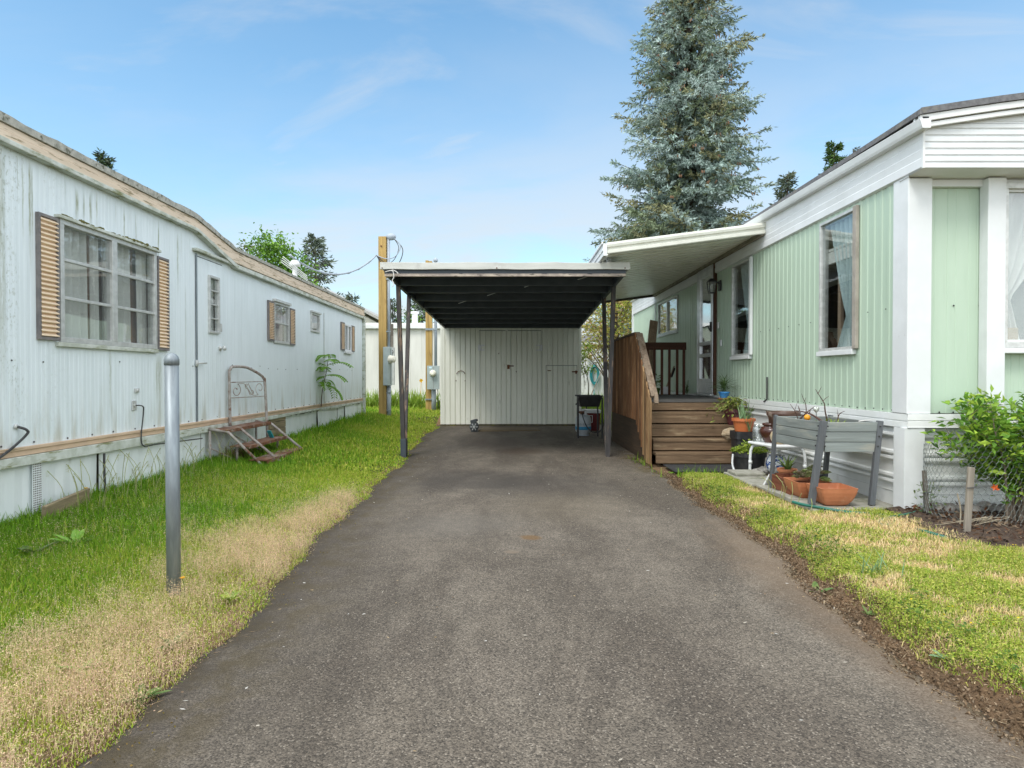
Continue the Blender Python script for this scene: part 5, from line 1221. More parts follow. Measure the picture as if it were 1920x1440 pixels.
# awning over the porch
AY0, AY1 = 7.86, 13.97; AX0, AX1 = 1.215, XH - .036
def az(x): return 2.80 + (3.06 - 2.80) * (x - AX0) / (AX1 - AX0)
aw = MB()
ap = [(0, 0), (.26, 0), (.34, .06), (.42, .065), (.50, .06), (.58, 0), (.74, 0), (.79, .022), (.84, 0)]
ys_ = []
k_ = 0; P_ = .22
y = AY0 + .04
while y < AY1:
    for fr_, o in ap:
        yy_ = y + fr_ * P_
        if yy_ < AY1 - .01: ys_.append((yy_, o))
    y += P_
ys_.append((AY1 - .005, 0))
xs_ = (AX0 + .05, AX1)
for (ya, oa), (yb, ob) in zip(ys_[:-1], ys_[1:]):
    aw.quad((xs_[0], ya, az(xs_[0]) + oa), (xs_[1], ya, az(xs_[1]) + oa), (xs_[1], yb, az(xs_[1]) + ob), (xs_[0], yb, az(xs_[0]) + ob))
awn = obj('awning', aw, pm('cream_awning_pan', (.82, .82, .74), (.75, .75, .66), scale=2, rough=.28, stretch=(1, 5, 1), c3=(.45, .44, .36), s3=2.5, lo3=.6, hi3=.85, st3=(.6, 6, 1)), hs_)
def edge_prof(y, s_=-1):
    return [(y, -.03), (y + s_ * .028, -.03), (y + s_ * .034, -.022), (y + s_ * .034, .012), (y + s_ * .012, .022), (y + s_ * .012, .045), (y + s_ * .036, .055), (y + s_ * .042, .085), (y + s_ * .034, .112), (y, .12)]
s = MB()
for y, s_ in ((AY0 + .04, -1),):
    prf = edge_prof(y, s_); n = len(prf)
    s.add([(x, yy_, az(x) + dz) for x in (AX0, AX1) for yy_, dz in prf], [(i, i + 1, n + i + 1, n + i) for i in range(n - 1)] + [tuple(range(n)), tuple(range(2 * n - 1, n - 1, -1))])
obj('awning_edge', s, pm('cream_edge_trim', (.70, .70, .62), (.62, .62, .54), scale=3, rough=.45), awn)
s = MB(); s.bar((AX0, AY1, az(AX0) + .02), (AX1, AY1, az(AX1) + .02), .03, .13); obj('awning_back_rail', s, M['oldwood'], awn)
s = MB()
for (o, w, z0, z1) in ((-.05, .05, -.06, .10), (-.07, .02, .09, .12), (-.06, .01, .0, .03)): s.box(AX0 + o, AX0 + o + w, AY0 - .01, AY1 + .03, az(AX0) + z0, az(AX0) + z1)
obj('awning_gutter', s, M['white_trim'], awn, bevel=.006)
s = MB(); s.box(1.30, 1.36, 8.40, 8.46, 2.67, az(1.33)); s.box(1.30, 1.36, 12.9, 12.96, 2.5, az(1.33)); obj('awning_support', s, M['white_trim'], awn, bevel=.004)
s = MB(); s.box(AX1 - .05, AX1 + .0, AY0 + .05, AY1, az(AX1) - .05, az(AX1) - .002); obj('awning_hanger', s, pm('brown_stained_rail', (.30, .27, .2), (.2, .18, .13), scale=4), awn)

# ================================================================ WOODEN PORCH
DZ = .87
po = thing('porch', 'weathered brown wooden porch with five steps and slatted railing', 'porch', (2.5, 9.5, .0))
PX0, PX1 = 1.90, XH - .06
noses = [(8.10, .19), (8.27, .36), (8.44, .53), (8.61, .70), (8.80, DZ)]
random.seed(6)
for i, (y, z) in enumerate(noses[:-1]):
    s = MB(); s.box(PX0 + random.uniform(-.01, .01), PX1 - .0, y - .015 + random.uniform(-.01, .01), y + .24, z - .042, z); obj('tread', s, M['step_wood'], po, bevel=.008)
for i, (y, z) in enumerate(noses):
    zb = noses[i - 1][1] + .016 if i else .05
    if i == 4: zb += .0
    s = MB(); s.box(PX0 + .005, PX1 - .02, y - .008, y + .03, zb, z - .0425); obj('riser', s, M['step_wood'], po, bevel=.005)
for i in range(19):
    y = 8.785 + i * .142
    s = MB() if i == 0 else s
    s.box(PX0 - .03, PX1, y, y + .137, DZ - .04, DZ)
obj('deck', s, wood('grey_deck_board', (.13, .125, .12), (.07, .068, .066), 'x'), po, bevel=.004)
s = MB(); s.box(PX0, PX1 - .1, 8.86, 11.4, .72, .825); s.box(PX0 + .02, PX1 - .2, 8.9, 11.3, .02, .72); obj('deck_frame', s, M['plywood'], po)
# side rail: level part along the deck, then raked down the stairs
RX = PX0 - .045
DE = 11.45
hr = MB(); hr.bar((RX, 9.10, 1.84), (RX, DE, 1.84), .09, .038); obj('top_rail', hr, wood('dark_level_rail', (.12, .075, .05), (.06, .038, .026), 'y'), po, bevel=.004)
hr = MB(); hr.bar((RX + .03, 9.10, 1.835), (RX + .035, 8.12, .93), .036, .095, up=(1, 0, 0)); obj('handrail', hr, M['rail_wood'], po, bevel=.004)
hr = MB(); hr.bar((RX + .05, 8.125, .96), (RX + .05, 8.09, .84), .05, .06); obj('handrail_end', hr, M['rail_wood'], po, bevel=.004)
def railz(y): return 1.84 + (y - 9.10) * (1.84 - .93) / (9.10 - 8.12) if y < 9.10 else 1.84
n = 0; y = 8.075
while y < DE:
    stair = y < 9.1
    z0 = .03 if y < 8.45 else (.10 if y < 8.75 else (.42 if y < 9.05 else .56))
    if y >= 8.45 and y < 9.05: z0 = .05 + (y - 8.45) * .85
    z1 = railz(y) - (.0 if stair else .02)
    s = MB(); x = RX - .028
    e = .035 if stair else .0
    s.add([(xx, yy, z) for xx in (x - .010, x + .010) for yy, z in ((y - .026, z0), (y + .026, z0), (y + .026, z1 + e * .5 + (.02 if stair else 0)), (y - .026, z1 - e))], [(0, 1, 2, 3), (7, 6, 5, 4), (0, 4, 5, 1), (1, 5, 6, 2), (2, 6, 7, 3), (3, 7, 4, 0)])
    obj('baluster', s, M['fence_pale'] if y < 8.62 else M['fence_wood'], po, bevel=.003)
    y += .112 if stair else .135
s = MB(); s.bar((RX, 8.2, .30), (RX, 9.1, .75), .04, .13); s.box(RX - .01, RX + .03, 9.05, DE, .60, .74); obj('side_stringer', s, M['plywood'], po)
s = MB(); s.add([(RX + .012, yy, z) for yy, z in ((8.30, .0), (DE, .0), (DE, .60), (9.0, .60), (8.3, .22))] + [(RX + .028, yy, z) for yy, z in ((8.30, .0), (DE, .0), (DE, .60), (9.0, .60), (8.3, .22))], [(0, 1, 2, 3, 4), (9, 8, 7, 6, 5), (0, 5, 6, 1), (1, 6, 7, 2), (2, 7, 8, 3), (3, 8, 9, 4), (4, 9, 5, 0)]); obj('side_panel', s, M['plywood'], po)
# back rail across the deck
BY = 11.05
rx1 = ony(1286.5, 650, BY)[0]; rzt, rzb = ony(1250, 642, BY)[1], ony(1250, 656, BY)[1]
s = MB(); s.box(RX + .02, rx1, BY - .02, BY + .02, rzb, rzt); obj('back_rail', s, M['redwood'], po, bevel=.004)
for px in (1213, 1226, 1240, 1254, 1268.5, 1281):
    X = ony(px, 700, BY)[0]; s = MB(); s.box(X - .021, X + .021, BY - .055, BY - .022, DZ, rzb + .04); obj('back_baluster', s, M['redwood_z'], po, bevel=.003)
for px in (1165, 1180, 1196):
    X = ony(px, 700, BY)[0]; s = MB(); s.box(X - .021, X + .021, BY - .055, BY - .022, DZ, rzb + .04); obj('back_baluster', s, M['redwood_z'], po, bevel=.003)
# things on the porch
a = (ony(1226, 602, 12.4)[0], 12.4, ony(1226, 602, 12.4)[1]); b = (ony(1208, 700, 11.6)[0], 11.6, .87)
s = MB(); s.bar((ony(1222, 698, 11.7)[0] - .1, 11.7, DZ), a, .16, .045, up=(0, 1, 0)); tag(obj('board', s, M['lean_wood'], bevel=.004, origin=(2.6, 11.7, DZ)), 'pale bare board leaning upright against green wall behind porch railing', 'board')
bx_, bz_ = ony(1264, 687, 11.9); cx_, cz_ = ony(1246, 738, 11.5)
br_ = thing('broom', 'broom with wooden handle and black grip leaning on the porch wall', 'broom', (cx_, 11.5, DZ))
s = MB(); s.tube([(cx_ + .02, 11.5, DZ + .08), (bx_, 11.9, bz_)], .014, 8); obj('handle', s, M['lean_wood'], br_)
s = MB(); p_, q_ = Vector((cx_ + .02, 11.5, DZ + .08)), Vector((bx_, 11.9, bz_)); s.tube([p_.lerp(q_, .55) + Vector((.02, 0, 0)), p_.lerp(q_, .9) + Vector((.02, 0, 0))], .022, 8); obj('grip', s, M['black_plastic'], br_)
s = MB(); s.add([(cx_ - .09, 11.45, DZ), (cx_ + .1, 11.45, DZ), (cx_ + .05, 11.5, DZ + .14), (cx_ - .01, 11.5, DZ + .14), (cx_ - .09, 11.52, DZ), (cx_ + .1, 11.52, DZ), (cx_ + .05, 11.54, DZ + .14), (cx_ - .01, 11.54, DZ + .14)], [(0, 1, 2, 3), (7, 6, 5, 4), (0, 3, 7, 4), (1, 5, 6, 2), (2, 6, 7, 3)]); obj('brush', s, M['white_paint'], br_)
X, Z = ony(1288, 722, 11.3); s = MB(); random.seed(31)
for i in range(26): s.strap((X + random.gauss(0, .01), 11.3 + random.gauss(0, .02), DZ + random.random() * .15), random.uniform(0, 6.28), random.uniform(.5, 1.5), random.uniform(.1, .26), .012, .8, 3)
tag(obj('pot_plant', s, M['strap_green'], origin=(X, 11.3, DZ)), 'small dark wispy plant on the deck right of the porch railing', 'plant')
X = ony(1231, 715, 11.4)[0]; s = MB()
for i in range(30): s.leaf((X + random.gauss(0, .05), 11.4 + random.gauss(0, .05), DZ + .1 + random.random() * .3), (random.gauss(0, 1), random.gauss(0, 1), .6), (0, 0, 1), .09, .04)
s.lathe([(0, 0), (.05, 0), (.07, .12), (0, .12)], (X, 11.4, DZ), 12); tag(obj('pot_plant', s, M['leaf_mid'], origin=(X, 11.4, DZ)), 'small bushy plant on deck behind the raked handrail', 'plant')
mt_ = MB(); mt_.box(1.98, 3.0, 7.42, 8.02, .035, .05); tag(obj('door_mat', mt_, M['red_paint'], bevel=.004, origin=(2.5, 7.7, .035)), 'black rubber mat on the ground before the bottom step', 'mat')
# ================================================================ POTS AND CLUTTER BY THE STEPS
def pot(name, x, y, z, r0, r1, h, m, rim=.012, sq=0, soil=True, parent=None, rot=0):
    s = MB(); w = .008
    s.lathe([(0, 0), (r0, 0), (r1 - .004, h * .78), (r1 - .002, h * .80), (r1 + rim, h * .80), (r1 + rim, h), (r1 - w, h), (r1 - w - .006, h * .88), (0, h * .86)], (x, y, z), 28 if not sq else 32, sq=sq, rot=rot)
    o = obj(name, s, m, parent, bevel=0)
    if soil:
        q = MB(); q.lathe([(0, h * .88), (r1 - w - .004, h * .88), (r1 - w - .004, h * .885), (0, h * .90)], (x, y, z), 20, sq=sq, rot=rot); obj('soil', q, M['soil'], parent)
    return o
random.seed(40)
# spiky plant in blue pot on the deck edge
x, y, z = 3.07, 8.88, DZ
t = thing('potted_plant', 'spiky dark green plant in blue pot on the top porch step', 'potted plant', (x, y, z))
pot('pot', x, y, z + .012, .05, .075, .10, M['blue_glaze'], .006, parent=t); s = MB(); s.lathe([(0, 0), (.07, 0), (.085, .02), (0, .02)], (x, y, z), 20); obj('saucer', s, M['orange_plastic'], t, smooth=True)
s = MB()
for i in range(75): s.strap((x + random.gauss(0, .012), y + random.gauss(0, .012), z + .10 + random.random() * .12), random.uniform(0, 6.28), random.uniform(.1, 1.45), random.uniform(.16, .33), .012, random.uniform(.3, 1.3), 4)
obj('leaves', s, M['strap_green'], t)['kind'] = 'stuff'
# trailing variegated plant in maroon pot
x, y, z = 3.07, 8.50, .53
t = thing('potted_plant', 'trailing yellow-green leafy plant in maroon pot beside the steps', 'potted plant', (x, y, z))
pot('pot', x, y, z, .07, .115, .22, M['maroon'], .012, parent=t)
s = MB()
for i in range(300):
    a = random.uniform(0, 6.28); rr = abs(random.gauss(0, .14)); zz = z + .24 + random.random() * .15 - max(0, rr - .12) * 1.1
    c = (x + rr * math.cos(a) - .03, y + rr * math.sin(a), zz)
    s.leaf(c, (math.cos(a) + random.gauss(0, .4), math.sin(a) + random.gauss(0, .4), random.uniform(-.9, .5)), (random.gauss(0, .4), random.gauss(0, .4), 1), random.uniform(.05, .10), random.uniform(.018, .032))
obj('leaves', s, plantmat('variegated_leaf', (.09, .17, .03), (.36, .36, .08), scale=22), t)['kind'] = 'stuff'
# orange pot with onion-like leaves, on a black nursery pot
x, y = 2.97, 7.86
zb_ = .03; bh = .47
t = thing('nursery_pot', 'tall black square nursery pot under the orange pot', 'pot', (x, y, zb_)); pot('pot', x, y, zb_, .115, .135, bh, M['black_plastic'], .01, sq=6, parent=t)
z = zb_ + bh
t = thing('potted_plant', 'orange plastic pot of upright onion-like leaves stacked on a black pot', 'potted plant', (x, y, z)); pot('pot', x, y, z, .105, .135, .165, M['orange_plastic'], .012, parent=t)
s = MB()
for i in range(16): s.strap((x + random.gauss(0, .04), y + random.gauss(0, .03), z + .13), random.uniform(0, 6.28), random.uniform(.75, 1.5), random.uniform(.16, .33), .016, random.uniform(.0, .7), 5, .4)
for i in range(7): s.strap((x + .02 + random.gauss(0, .01), y - .15, z + .01), random.choice((0.1, 2.9, 1.6)) + random.gauss(0, .3), random.uniform(1.15, 1.5), random.uniform(.2, .34), .015, random.uniform(-.1, .3), 5, .4)
obj('leaves', s, M['strap_grey'], t)['kind'] = 'stuff'
# split rock on the steps
x, z = ony(1369, 818, 8.22); s = MB(); s.blob((x, 8.24, .435), .105, .06, .072, .35, 4, 14, 9); tag(obj('rock', s, M['rock_tan'], origin=(x, 8.24, .36)), 'split tan rock resting on the end of a porch step', 'rock')
# yellow-green herb in a black bin
x, y = 2.82, 7.28
t = thing('potted_plant', 'yellow-green herb filling a wide black tub behind the white bench', 'potted plant', (x, y, .04)); pot('tub', x, y, .04, .15, .185, .27, M['black_plastic'], .012, parent=t)
s = MB()
for i in range(420):
    a = random.uniform(0, 6.28); rr = .21 * math.sqrt(random.random()); 
    c = (x + rr * math.cos(a), y + rr * math.sin(a), .29 + random.random() * .16 * (1.1 - rr / .21) + .01)
    s.leaf(c, (random.gauss(0, 1), random.gauss(0, 1), random.uniform(-.1, 1)), (random.gauss(0, .5), random.gauss(0, .5), 1), random.uniform(.03, .05), random.uniform(.02, .03))
obj('leaves', s, M['leaf_yellow'], t)['kind'] = 'stuff'
s = MB(); s.tube(spline([(x - .2, y - .02, .28), (x - .22, y - .06, .16), (x - .19, y - .12, .07), (x - .05, y - .2, .045), (x + .08, y - .24, .06)], 6), .012, 8); obj('drain_hose', s, M['white_tube'], t, smooth=True)
# white bench with bent tube legs
t = thing('bath_bench', 'small white bench with bent tube legs holding jars', 'bench', (2.98, 6.86, .1))
s = MB(); s.add([(a, b_, c) for c in (.425, .458) for a, b_ in ((2.72, 7.08), (3.10, 7.12), (2.84, 6.62), (3.22, 6.66))], [(0, 1, 3, 2), (4, 6, 7, 5), (0, 4, 5, 1), (2, 3, 7, 6), (0, 2, 6, 4), (1, 5, 7, 3)]); obj('seat', s, M['white_paint'], t, bevel=.014)
for (xa_, xb_, y_) in ((2.86, 3.20, 6.69), (2.74, 3.08, 7.04)):
    s = MB(); s.tube(spline([(xa_ - .005, y_, .09), (xa_, y_, .30), (xa_ + .015, y_, .375), (xa_ + .06, y_, .41), (xb_ - .06, y_, .41), (xb_ - .015, y_, .375), (xb_, y_, .30), (xb_ + .005, y_, .09)], 6), .016, 10); lg = obj('leg_frame', s, M['white_tube'], t, smooth=True)
    for xx in (xa_, xb_):
        q = MB(); q.tube([(xx, y_, .20), (xx, y_, .235)], .021, 10); obj('leg_collar', q, M['white_tube'], lg, smooth=True)
# things on the bench
x, z = ony(1418, 808, 7.0); s = MB(); s.lathe([(0, 0), (.048, 0), (.05, .01), (.05, .14), (.03, .17), (.03, .195), (.026, .195), (.026, .17), (.044, .14), (.044, .015), (0, .012)], (x + .01, 7.0, .459), 20)
tag(obj('glass_jar', s, M['glass_dusty'], smooth=True, origin=(x + .01, 7.0, .459)), 'clear glass jar at the far end of the white bench', 'jar')
jx, jz = ony(1443, 810, 6.88); s = MB(); s.lathe([(0, 0), (.062, 0), (.07, .01), (.115, .10), (.12, .135), (.10, .17), (.07, .185), (.088, .192), (.09, .215), (.06, .22), (.05, .2), (0, .19)], (jx + .02, 6.9, .459), 26)
tag(obj('crock', s, M['brown_glaze'], smooth=True, origin=(jx, 6.9, .459)), 'glossy dark brown stoneware crock on the white bench', 'crock')
s = MB(); s.lathe([(0, 0), (.05, 0), (.078, .05), (.085, .09), (.07, .13), (.04, .145), (0, .14)], (jx + .035, 6.74, .459), 22)
tag(obj('vase', s, M['tan_glaze'], smooth=True, origin=(jx + .03, 6.74, .459)), 'round tan stoneware vase in front of the brown crock', 'vase')
ux, uz = ony(1472, 780, 6.75); s = MB(); s.lathe([(0, 0), (.10, 0), (.13, .05), (.155, .28), (.175, .315), (.178, .345), (.165, .352), (.155, .345), (.14, .25), (0, .1)], (ux + .02, 6.84, .459), 28)
tag(obj('urn', s, pm('brown_weathered_urn', (.12, .065, .045), (.07, .035, .025), scale=6, rough=.4, c3=(.30, .24, .2), s3=5, lo3=.55, hi3=.7), smooth=True, origin=(ux, 6.84, .459)), 'wide brown glazed urn whose rim shows above the grey planter', 'urn')
# blue and white ceramic pot below
x, z = ony(1447, 876, 6.98)
s = MB(); s.lathe([(0, 0), (.06, 0), (.10, .05), (.115, .12), (.095, .19), (.08, .2), (.085, .215), (0, .2)], (x + .02, 6.9, .10), 24)
m_, t_, p_ = nt('blue_white_glaze'); f_, _ = noise_fac(t_, coords(t_), 14, detail=2, lo=.47, hi=.53, dist=1.5); t_.links.new(mixc(t_, f_, (.62, .65, .68), (.03, .07, .22)), p_.inputs['Base Color']); p_.inputs['Roughness'].default_value = .2
tag(obj('ceramic_pot', s, m_, smooth=True, origin=(x + .02, 6.9, .1)), 'blue and white patterned ceramic pot under the white bench', 'pot')
s = MB()
for k_ in range(7): s.blob((2.86 + random.gauss(0, .07), 7.02 + random.gauss(0, .05), .10 + random.random() * .03), .05, .05, .04, .5, k_, 9, 6)
tag(obj('rubble', s, pm('broken_concrete', (.32, .31, .28), (.2, .19, .17), scale=14, bstr=.8), origin=(2.86, 7.0, .08)), 'heap of pale broken stone under the white bench', 'rubble')['kind'] = 'stuff'
x, z = ony(1446, 903, 6.2); s = MB(); s.bar((x - .02, 6.28, .085), (x + .01, 6.2, .21), .075, .02); tag(obj('white_panel', s, M['white_paint'], bevel=.003, origin=(x, 6.2, .08)), 'white plastic panel leaning on the end of the red wooden box', 'panel')

# paving slabs under the planter: each its own slab
random.seed(50)
prev = None
for i, (y0, y1) in enumerate(((5.08, 5.48), (5.485, 5.885), (5.89, 6.29), (6.295, 6.695), (6.70, 7.08))):
    for j, xa_ in enumerate((2.50, 2.90)):
        if i >= 3 and j == 0: xa_ -= .06
        if i == 4 and j == 1: continue
        s = MB(); e = random.uniform(.0, .008); zt_ = .098 + random.uniform(-.006, .006)
        s.box(xa_ + e, xa_ + .392, y0 + .003, y1 - .003, .02, zt_)
        if i == 4: s.box(xa_ + .03, xa_ + .36, y0 + .05, y1 - .05, zt_ + .002, zt_ + .035)
        row = ['at the corner end', 'beside the terracotta bowls', 'under the red wooden box', 'by the white bench legs', 'nearest the porch steps'][i]
        side = 'grass-side' if j == 0 else 'house-side'
        o = obj('paving_slab', s, M['concrete'], bevel=.008, origin=(xa_ + .2, (y0 + y1) / 2, .02)); tag(o, f'{side} grey concrete paving slab {row}', 'paving slab', 'concrete slabs along the house wall')

# grey raised planter on slanted legs
t = thing('raised_planter', 'grey wooden raised planter on slanted legs against the white skirting', 'planter', (2.86, 5.65, .1))
pxa, pxb, pya, pyb = 2.665, 3.15, 5.255, 6.06
pz0, pz1 = .552, .812
bh_ = (pz1 - pz0) / 3
for k_ in range(3):
    z0, z1 = pz0 + k_ * bh_, pz0 + (k_ + 1) * bh_ - .004
    s = MB(); s.add([(x, y_, z) for z in (z0, z1) for x, y_ in ((pxa + .0, pya + .015), (pxa + .02, pya + .015), (pxa + .02 - .06, pyb - .01), (pxa - .06, pyb - .01))], [(0, 1, 2, 3), (7, 6, 5, 4), (0, 4, 5, 1), (1, 5, 6, 2), (2, 6, 7, 3), (3, 7, 4, 0)]); obj('side_board', s, M['grey_wood_y'], t, bevel=.004)
    s = MB(); s.box(pxa + .02, pxb - .0, pya - .002, pya + .018, z0, z1); obj('end_board', s, M['grey_wood_x'], t, bevel=.004)
    s = MB(); s.box(pxb - .02, pxb, pya + .02, pyb, z0, z1); obj('side_board', s, M['grey_wood_y'], t, bevel=.004)
    s = MB(); s.box(pxa - .04, pxb - .02, pyb - .02, pyb, z0, z1); obj('end_board', s, M['grey_wood_x'], t, bevel=.004)
s = MB(); s.box(pxa + .0, pxb - .02, pya + .02, pyb - .02, pz0 - .0, pz0 + .01); obj('bottom', s, M['grey_wood_y'], t)
for (xt, yt, xb, yb, w) in ((pxa + .012, pya + .008, pxa - .085, pya + .02, .054), (pxb + .01, pya + .008, pxb - .075, pya - .02, .046), (pxa - .055, pyb + .0, pxa - .085, pyb + .03, .034), (pxb + .0, pyb - .0, pxb - .06, pyb + .0, .04)):
    s = MB(); s.bar((xb, yb, .1), (xt, yt, pz1 + .008), w, .04, up=(0, 1, 0)); obj('leg', s, M['grey_leg'], t, bevel=.004)
bl = MB()
for z in (.775, .69, .605):
    bl.blob((pxa - .02 - (.81 - z) * .13, pya + .03, z), .006, .008, .008, 0, nu=7, nv=5); bl.blob((pxa + .035 - (.81 - z) * .13, pya - .026, z), .008, .006, .008, 0, nu=7, nv=5); bl.blob((pxb + .0 - (.81 - z) * .12, pya - .026, z), .008, .006, .008, 0, nu=7, nv=5)
obj('bolt', bl, M['black_metal'], t)['kind'] = 'stuff'
s = MB(); gr = []
for j in range(9):
    for i in range(9):
        s.v.append((pxa + .018 + (pxb - pxa - .04) * i / 8 - .05 * (j / 8) * (1 - i / 8), pya + .02 + (pyb - pya - .04) * j / 8, pz1 - .055 + .025 * mnoise.noise((i * .9, j * .9, 0))))
s.f = [(j * 9 + i, j * 9 + i + 1, j * 9 + i + 10, j * 9 + i + 9) for j in range(8) for i in range(8)]
obj('soil', s, M['soil'], t)
# bare twigs standing / lying in the planter
def PL(px, py, Y): X, Z = ony(px, py, Y); return Vector((X, Y, Z))
def twig(pts, r0, side=(), label='', nm='twig', m='twig'):
    s = MB(); p = spline(pts, 4); n = len(p); s.tube(p, [r0 * (1 - .7 * i / (n - 1)) for i in range(n)], 6)
    for (i, d, L) in side:
        a = p[min(i, n - 1)]; s.tube([a, a + Vector(d) * L * .5 + Vector((0, 0, .004)), a + Vector(d) * L], [r0 * .5, r0 * .35, r0 * .15], 5)
    o = obj(nm, s, M[m], origin=pts[0]); tag(o, label, 'twig', 'bare twigs in the grey planter')
twig([PL(1551, 789, 5.6), PL(1547, 770, 5.6), PL(1546, 758, 5.6), PL(1543, 752, 5.6), PL(1536, 741, 5.6), PL(1529, 730, 5.6)], .007, [(12, (.6, 0, .5), .09), (15, (-.5, 0, .6), .06), (17, (.5, .1, .9), .07), (8, (-.5, 0, .8), .05)], 'tall upright thorny bare twig, nearest the house corner')
twig([PL(1498, 788, 5.8), PL(1512, 774, 5.75), PL(1528, 762, 5.7)], .009, [], 'straight dark twig slanting up to the right across another')
twig([PL(1541, 790, 5.5), PL(1525, 779, 5.55), PL(1510, 773, 5.65), PL(1491, 770, 5.75)], .011, [(6, (.2, 0, .8), .05), (10, (-.3, 0, .9), .06)], 'thick brown twig arching along the planter')
twig([PL(1496, 785, 5.9), PL(1490, 770, 5.9), PL(1481, 757, 5.95)], .005, [(4, (.3, 0, .9), .12)], 'thin twig leaning left at the far end')
twig([PL(1512, 785, 5.85), PL(1511, 760, 5.85), PL(1506, 747, 5.85), PL(1503, 738, 5.85)], .005, [(6, (.3, 0, .8), .05)], 'slim upright twig between the orange ball and the far end')
twig([PL(1571, 790, 5.5), PL(1572, 780, 5.5), PL(1577, 774, 5.5), PL(1584, 771, 5.5)], .006, [(3, (-.1, 0, 1), .07)], 'short hooked twig at the near end of the planter')
twig([PL(1610, 790, 5.3), PL(1625, 788, 5.3), PL(1640, 787, 5.28)], .006, [], 'pale stick lying across the near planter corner', m='string')
o_ = PL(1513.5, 783, 5.72); s = MB(); s.blob(o_, .028, .028, .03, .03, 1, 18, 12); tag(obj('ornament_ball', s, M['orange'], smooth=True, origin=o_), 'small orange ball among the twigs of the grey planter', 'ball')
h_ = PL(1530.5, 768, 5.65); ht_ = thing('glass_heart', 'clear glass heart on a stem among the planter twigs', 'garden ornament', h_)
s = MB(); hp = []
for k_ in range(28):
    tt = 2 * math.pi * k_ / 28; hp.append((.0022 * 16 * math.sin(tt) ** 3 * .75, .0022 * (13 * math.cos(tt) - 5 * math.cos(2 * tt) - 2 * math.cos(3 * tt) - math.cos(4 * tt))))
vs = []
for yy_, kk in ((-.014, .55), (-.006, 1), (.006, 1), (.014, .55)): vs += [(h_.x + a * kk, h_.y + yy_, h_.z + b_ * kk) for a, b_ in hp]
s.add(vs, [(j * 28 + i, j * 28 + (i + 1) % 28, (j + 1) * 28 + (i + 1) % 28, (j + 1) * 28 + i) for j in range(3) for i in range(28)] + [tuple(range(27, -1, -1)), tuple(range(84, 112))]); obj('heart', s, pm('pearly_glass', (.62, .64, .60), (.4, .42, .36), scale=30, rough=.12, metal=.4), ht_, smooth=True)
s = MB(); s.tube([h_ - Vector((0, 0, .03)), h_ - Vector((-.005, 0, .14))], .004, 6); obj('stem', s, M['wire'], ht_)
s = MB()
for k_ in range(26):
    q = PL(1560 + random.gauss(0, 12), 789, 5.45 + random.random() * .2); s.strap((q.x, q.y, pz1 - .05), random.uniform(0, 6.28), random.uniform(.5, 1.4), random.uniform(.05, .09), .012, .8, 3)
tag(obj('sprouts', s, M['leaf_yellow'], origin=(2.9, 5.5, pz1 - .05)), 'low yellow-green sprouts at the near end of the grey planter', 'sprouts')
for k_, px in enumerate((1484, 1491)):
    q = PL(px, 786, 6.0); s = MB(); s.box(q.x - .014, q.x + .014, q.y - .002, q.y + .002, q.z - .03, q.z + .008); tag(obj('plant_label', s, M['white_paint'], origin=q), ['white plastic plant tag nearest the brown urn', 'white plastic plant tag closest to the orange ball'][k_], 'plant tag', 'plant tags in the grey planter')
# red wooden box
t = thing('wooden_box', 'long narrow red-brown wooden box on the paving slabs', 'box', (2.68, 5.88, .1))
bx0, bx1, by0, by1 = 2.575, 2.79, 5.67, 6.13
for (a, b_, c, d) in ((bx0, bx0 + .016, by0, by1), (bx1 - .016, bx1, by0, by1), (bx0 + .017, bx1 - .017, by0, by0 + .016), (bx0 + .017, bx1 - .017, by1 - .016, by1)):
    s = MB(); s.box(a, b_, c, d, .1, .235); obj('side_board', s, M['red_box'], t, bevel=.003)
s = MB(); s.box(bx0 + .017, bx1 - .017, by0 + .017, by1 - .017, .10, .125); obj('bottom', s, M['red_box'], t)
# square terracotta bowls
def bowl(x, y, label, fill=None):
    t = thing('terracotta_bowl', label, 'planter bowl', (x, y, .1), 'square terracotta bowls')
    s = MB(); rings = []
    for hw, z in [(.0, .0), (.085, 0), (.10, .012), (.122, .045), (.137, .08), (.148, .115), (.154, .148), (.156, .154), (.144, .154), (.136, .115), (.118, .07), (.095, .03), (0, .026)]:
        q = []
        rc = min(.018, hw * .3)
        for cxn, cyn, a0 in ((1, 1, 0), (-1, 1, 90), (-1, -1, 180), (1, -1, 270)):
            for k_ in range(4):
                a = R(a0 + 30 * k_); q.append((x + cxn * (hw - rc) + rc * math.cos(a), y + cyn * (hw - rc) + rc * math.sin(a), .1 + z))
        rings.append(q)
    n = 16; s.v = [p for q in rings for p in q]; s.f = [(i * n + k_, i * n + (k_ + 1) % n, (i + 1) * n + (k_ + 1) % n, (i + 1) * n + k_) for i in range(len(rings) - 1) for k_ in range(n)]
    obj('bowl', s, M['terracotta'], t, bevel=0)
    if fill:
        s = MB(); s.lathe([(0, .11), (.135, .11), (.13, .10), (0, .10)], (x, y, .1), 24, sq=6, rot=.06); obj('soil', s, M['soil'], t)
    return t
bowl(2.765, 5.30, 'empty square terracotta bowl nearest the lawn')
t = bowl(2.70, 5.60, 'square terracotta bowl planted with purple-green succulents', True)
s = MB()
for k_ in range(26):
    cx_, cy_ = 2.70 + random.gauss(0.04, .07), 5.60 + random.gauss(0, .06); cz_ = .238 + random.random() * .06 + .08 * math.exp(-((cx_ - 2.76) ** 2 + (cy_ - 5.62) ** 2) / .01)
    for q in range(16):
        a = q * 2.4; el = .3 + .065 * q; d = (math.cos(a) * math.cos(el), math.sin(a) * math.cos(el), math.sin(el)); s.leaf((cx_, cy_, cz_), d, (0, 0, 1), .056 - .0013 * q, .024, .35)
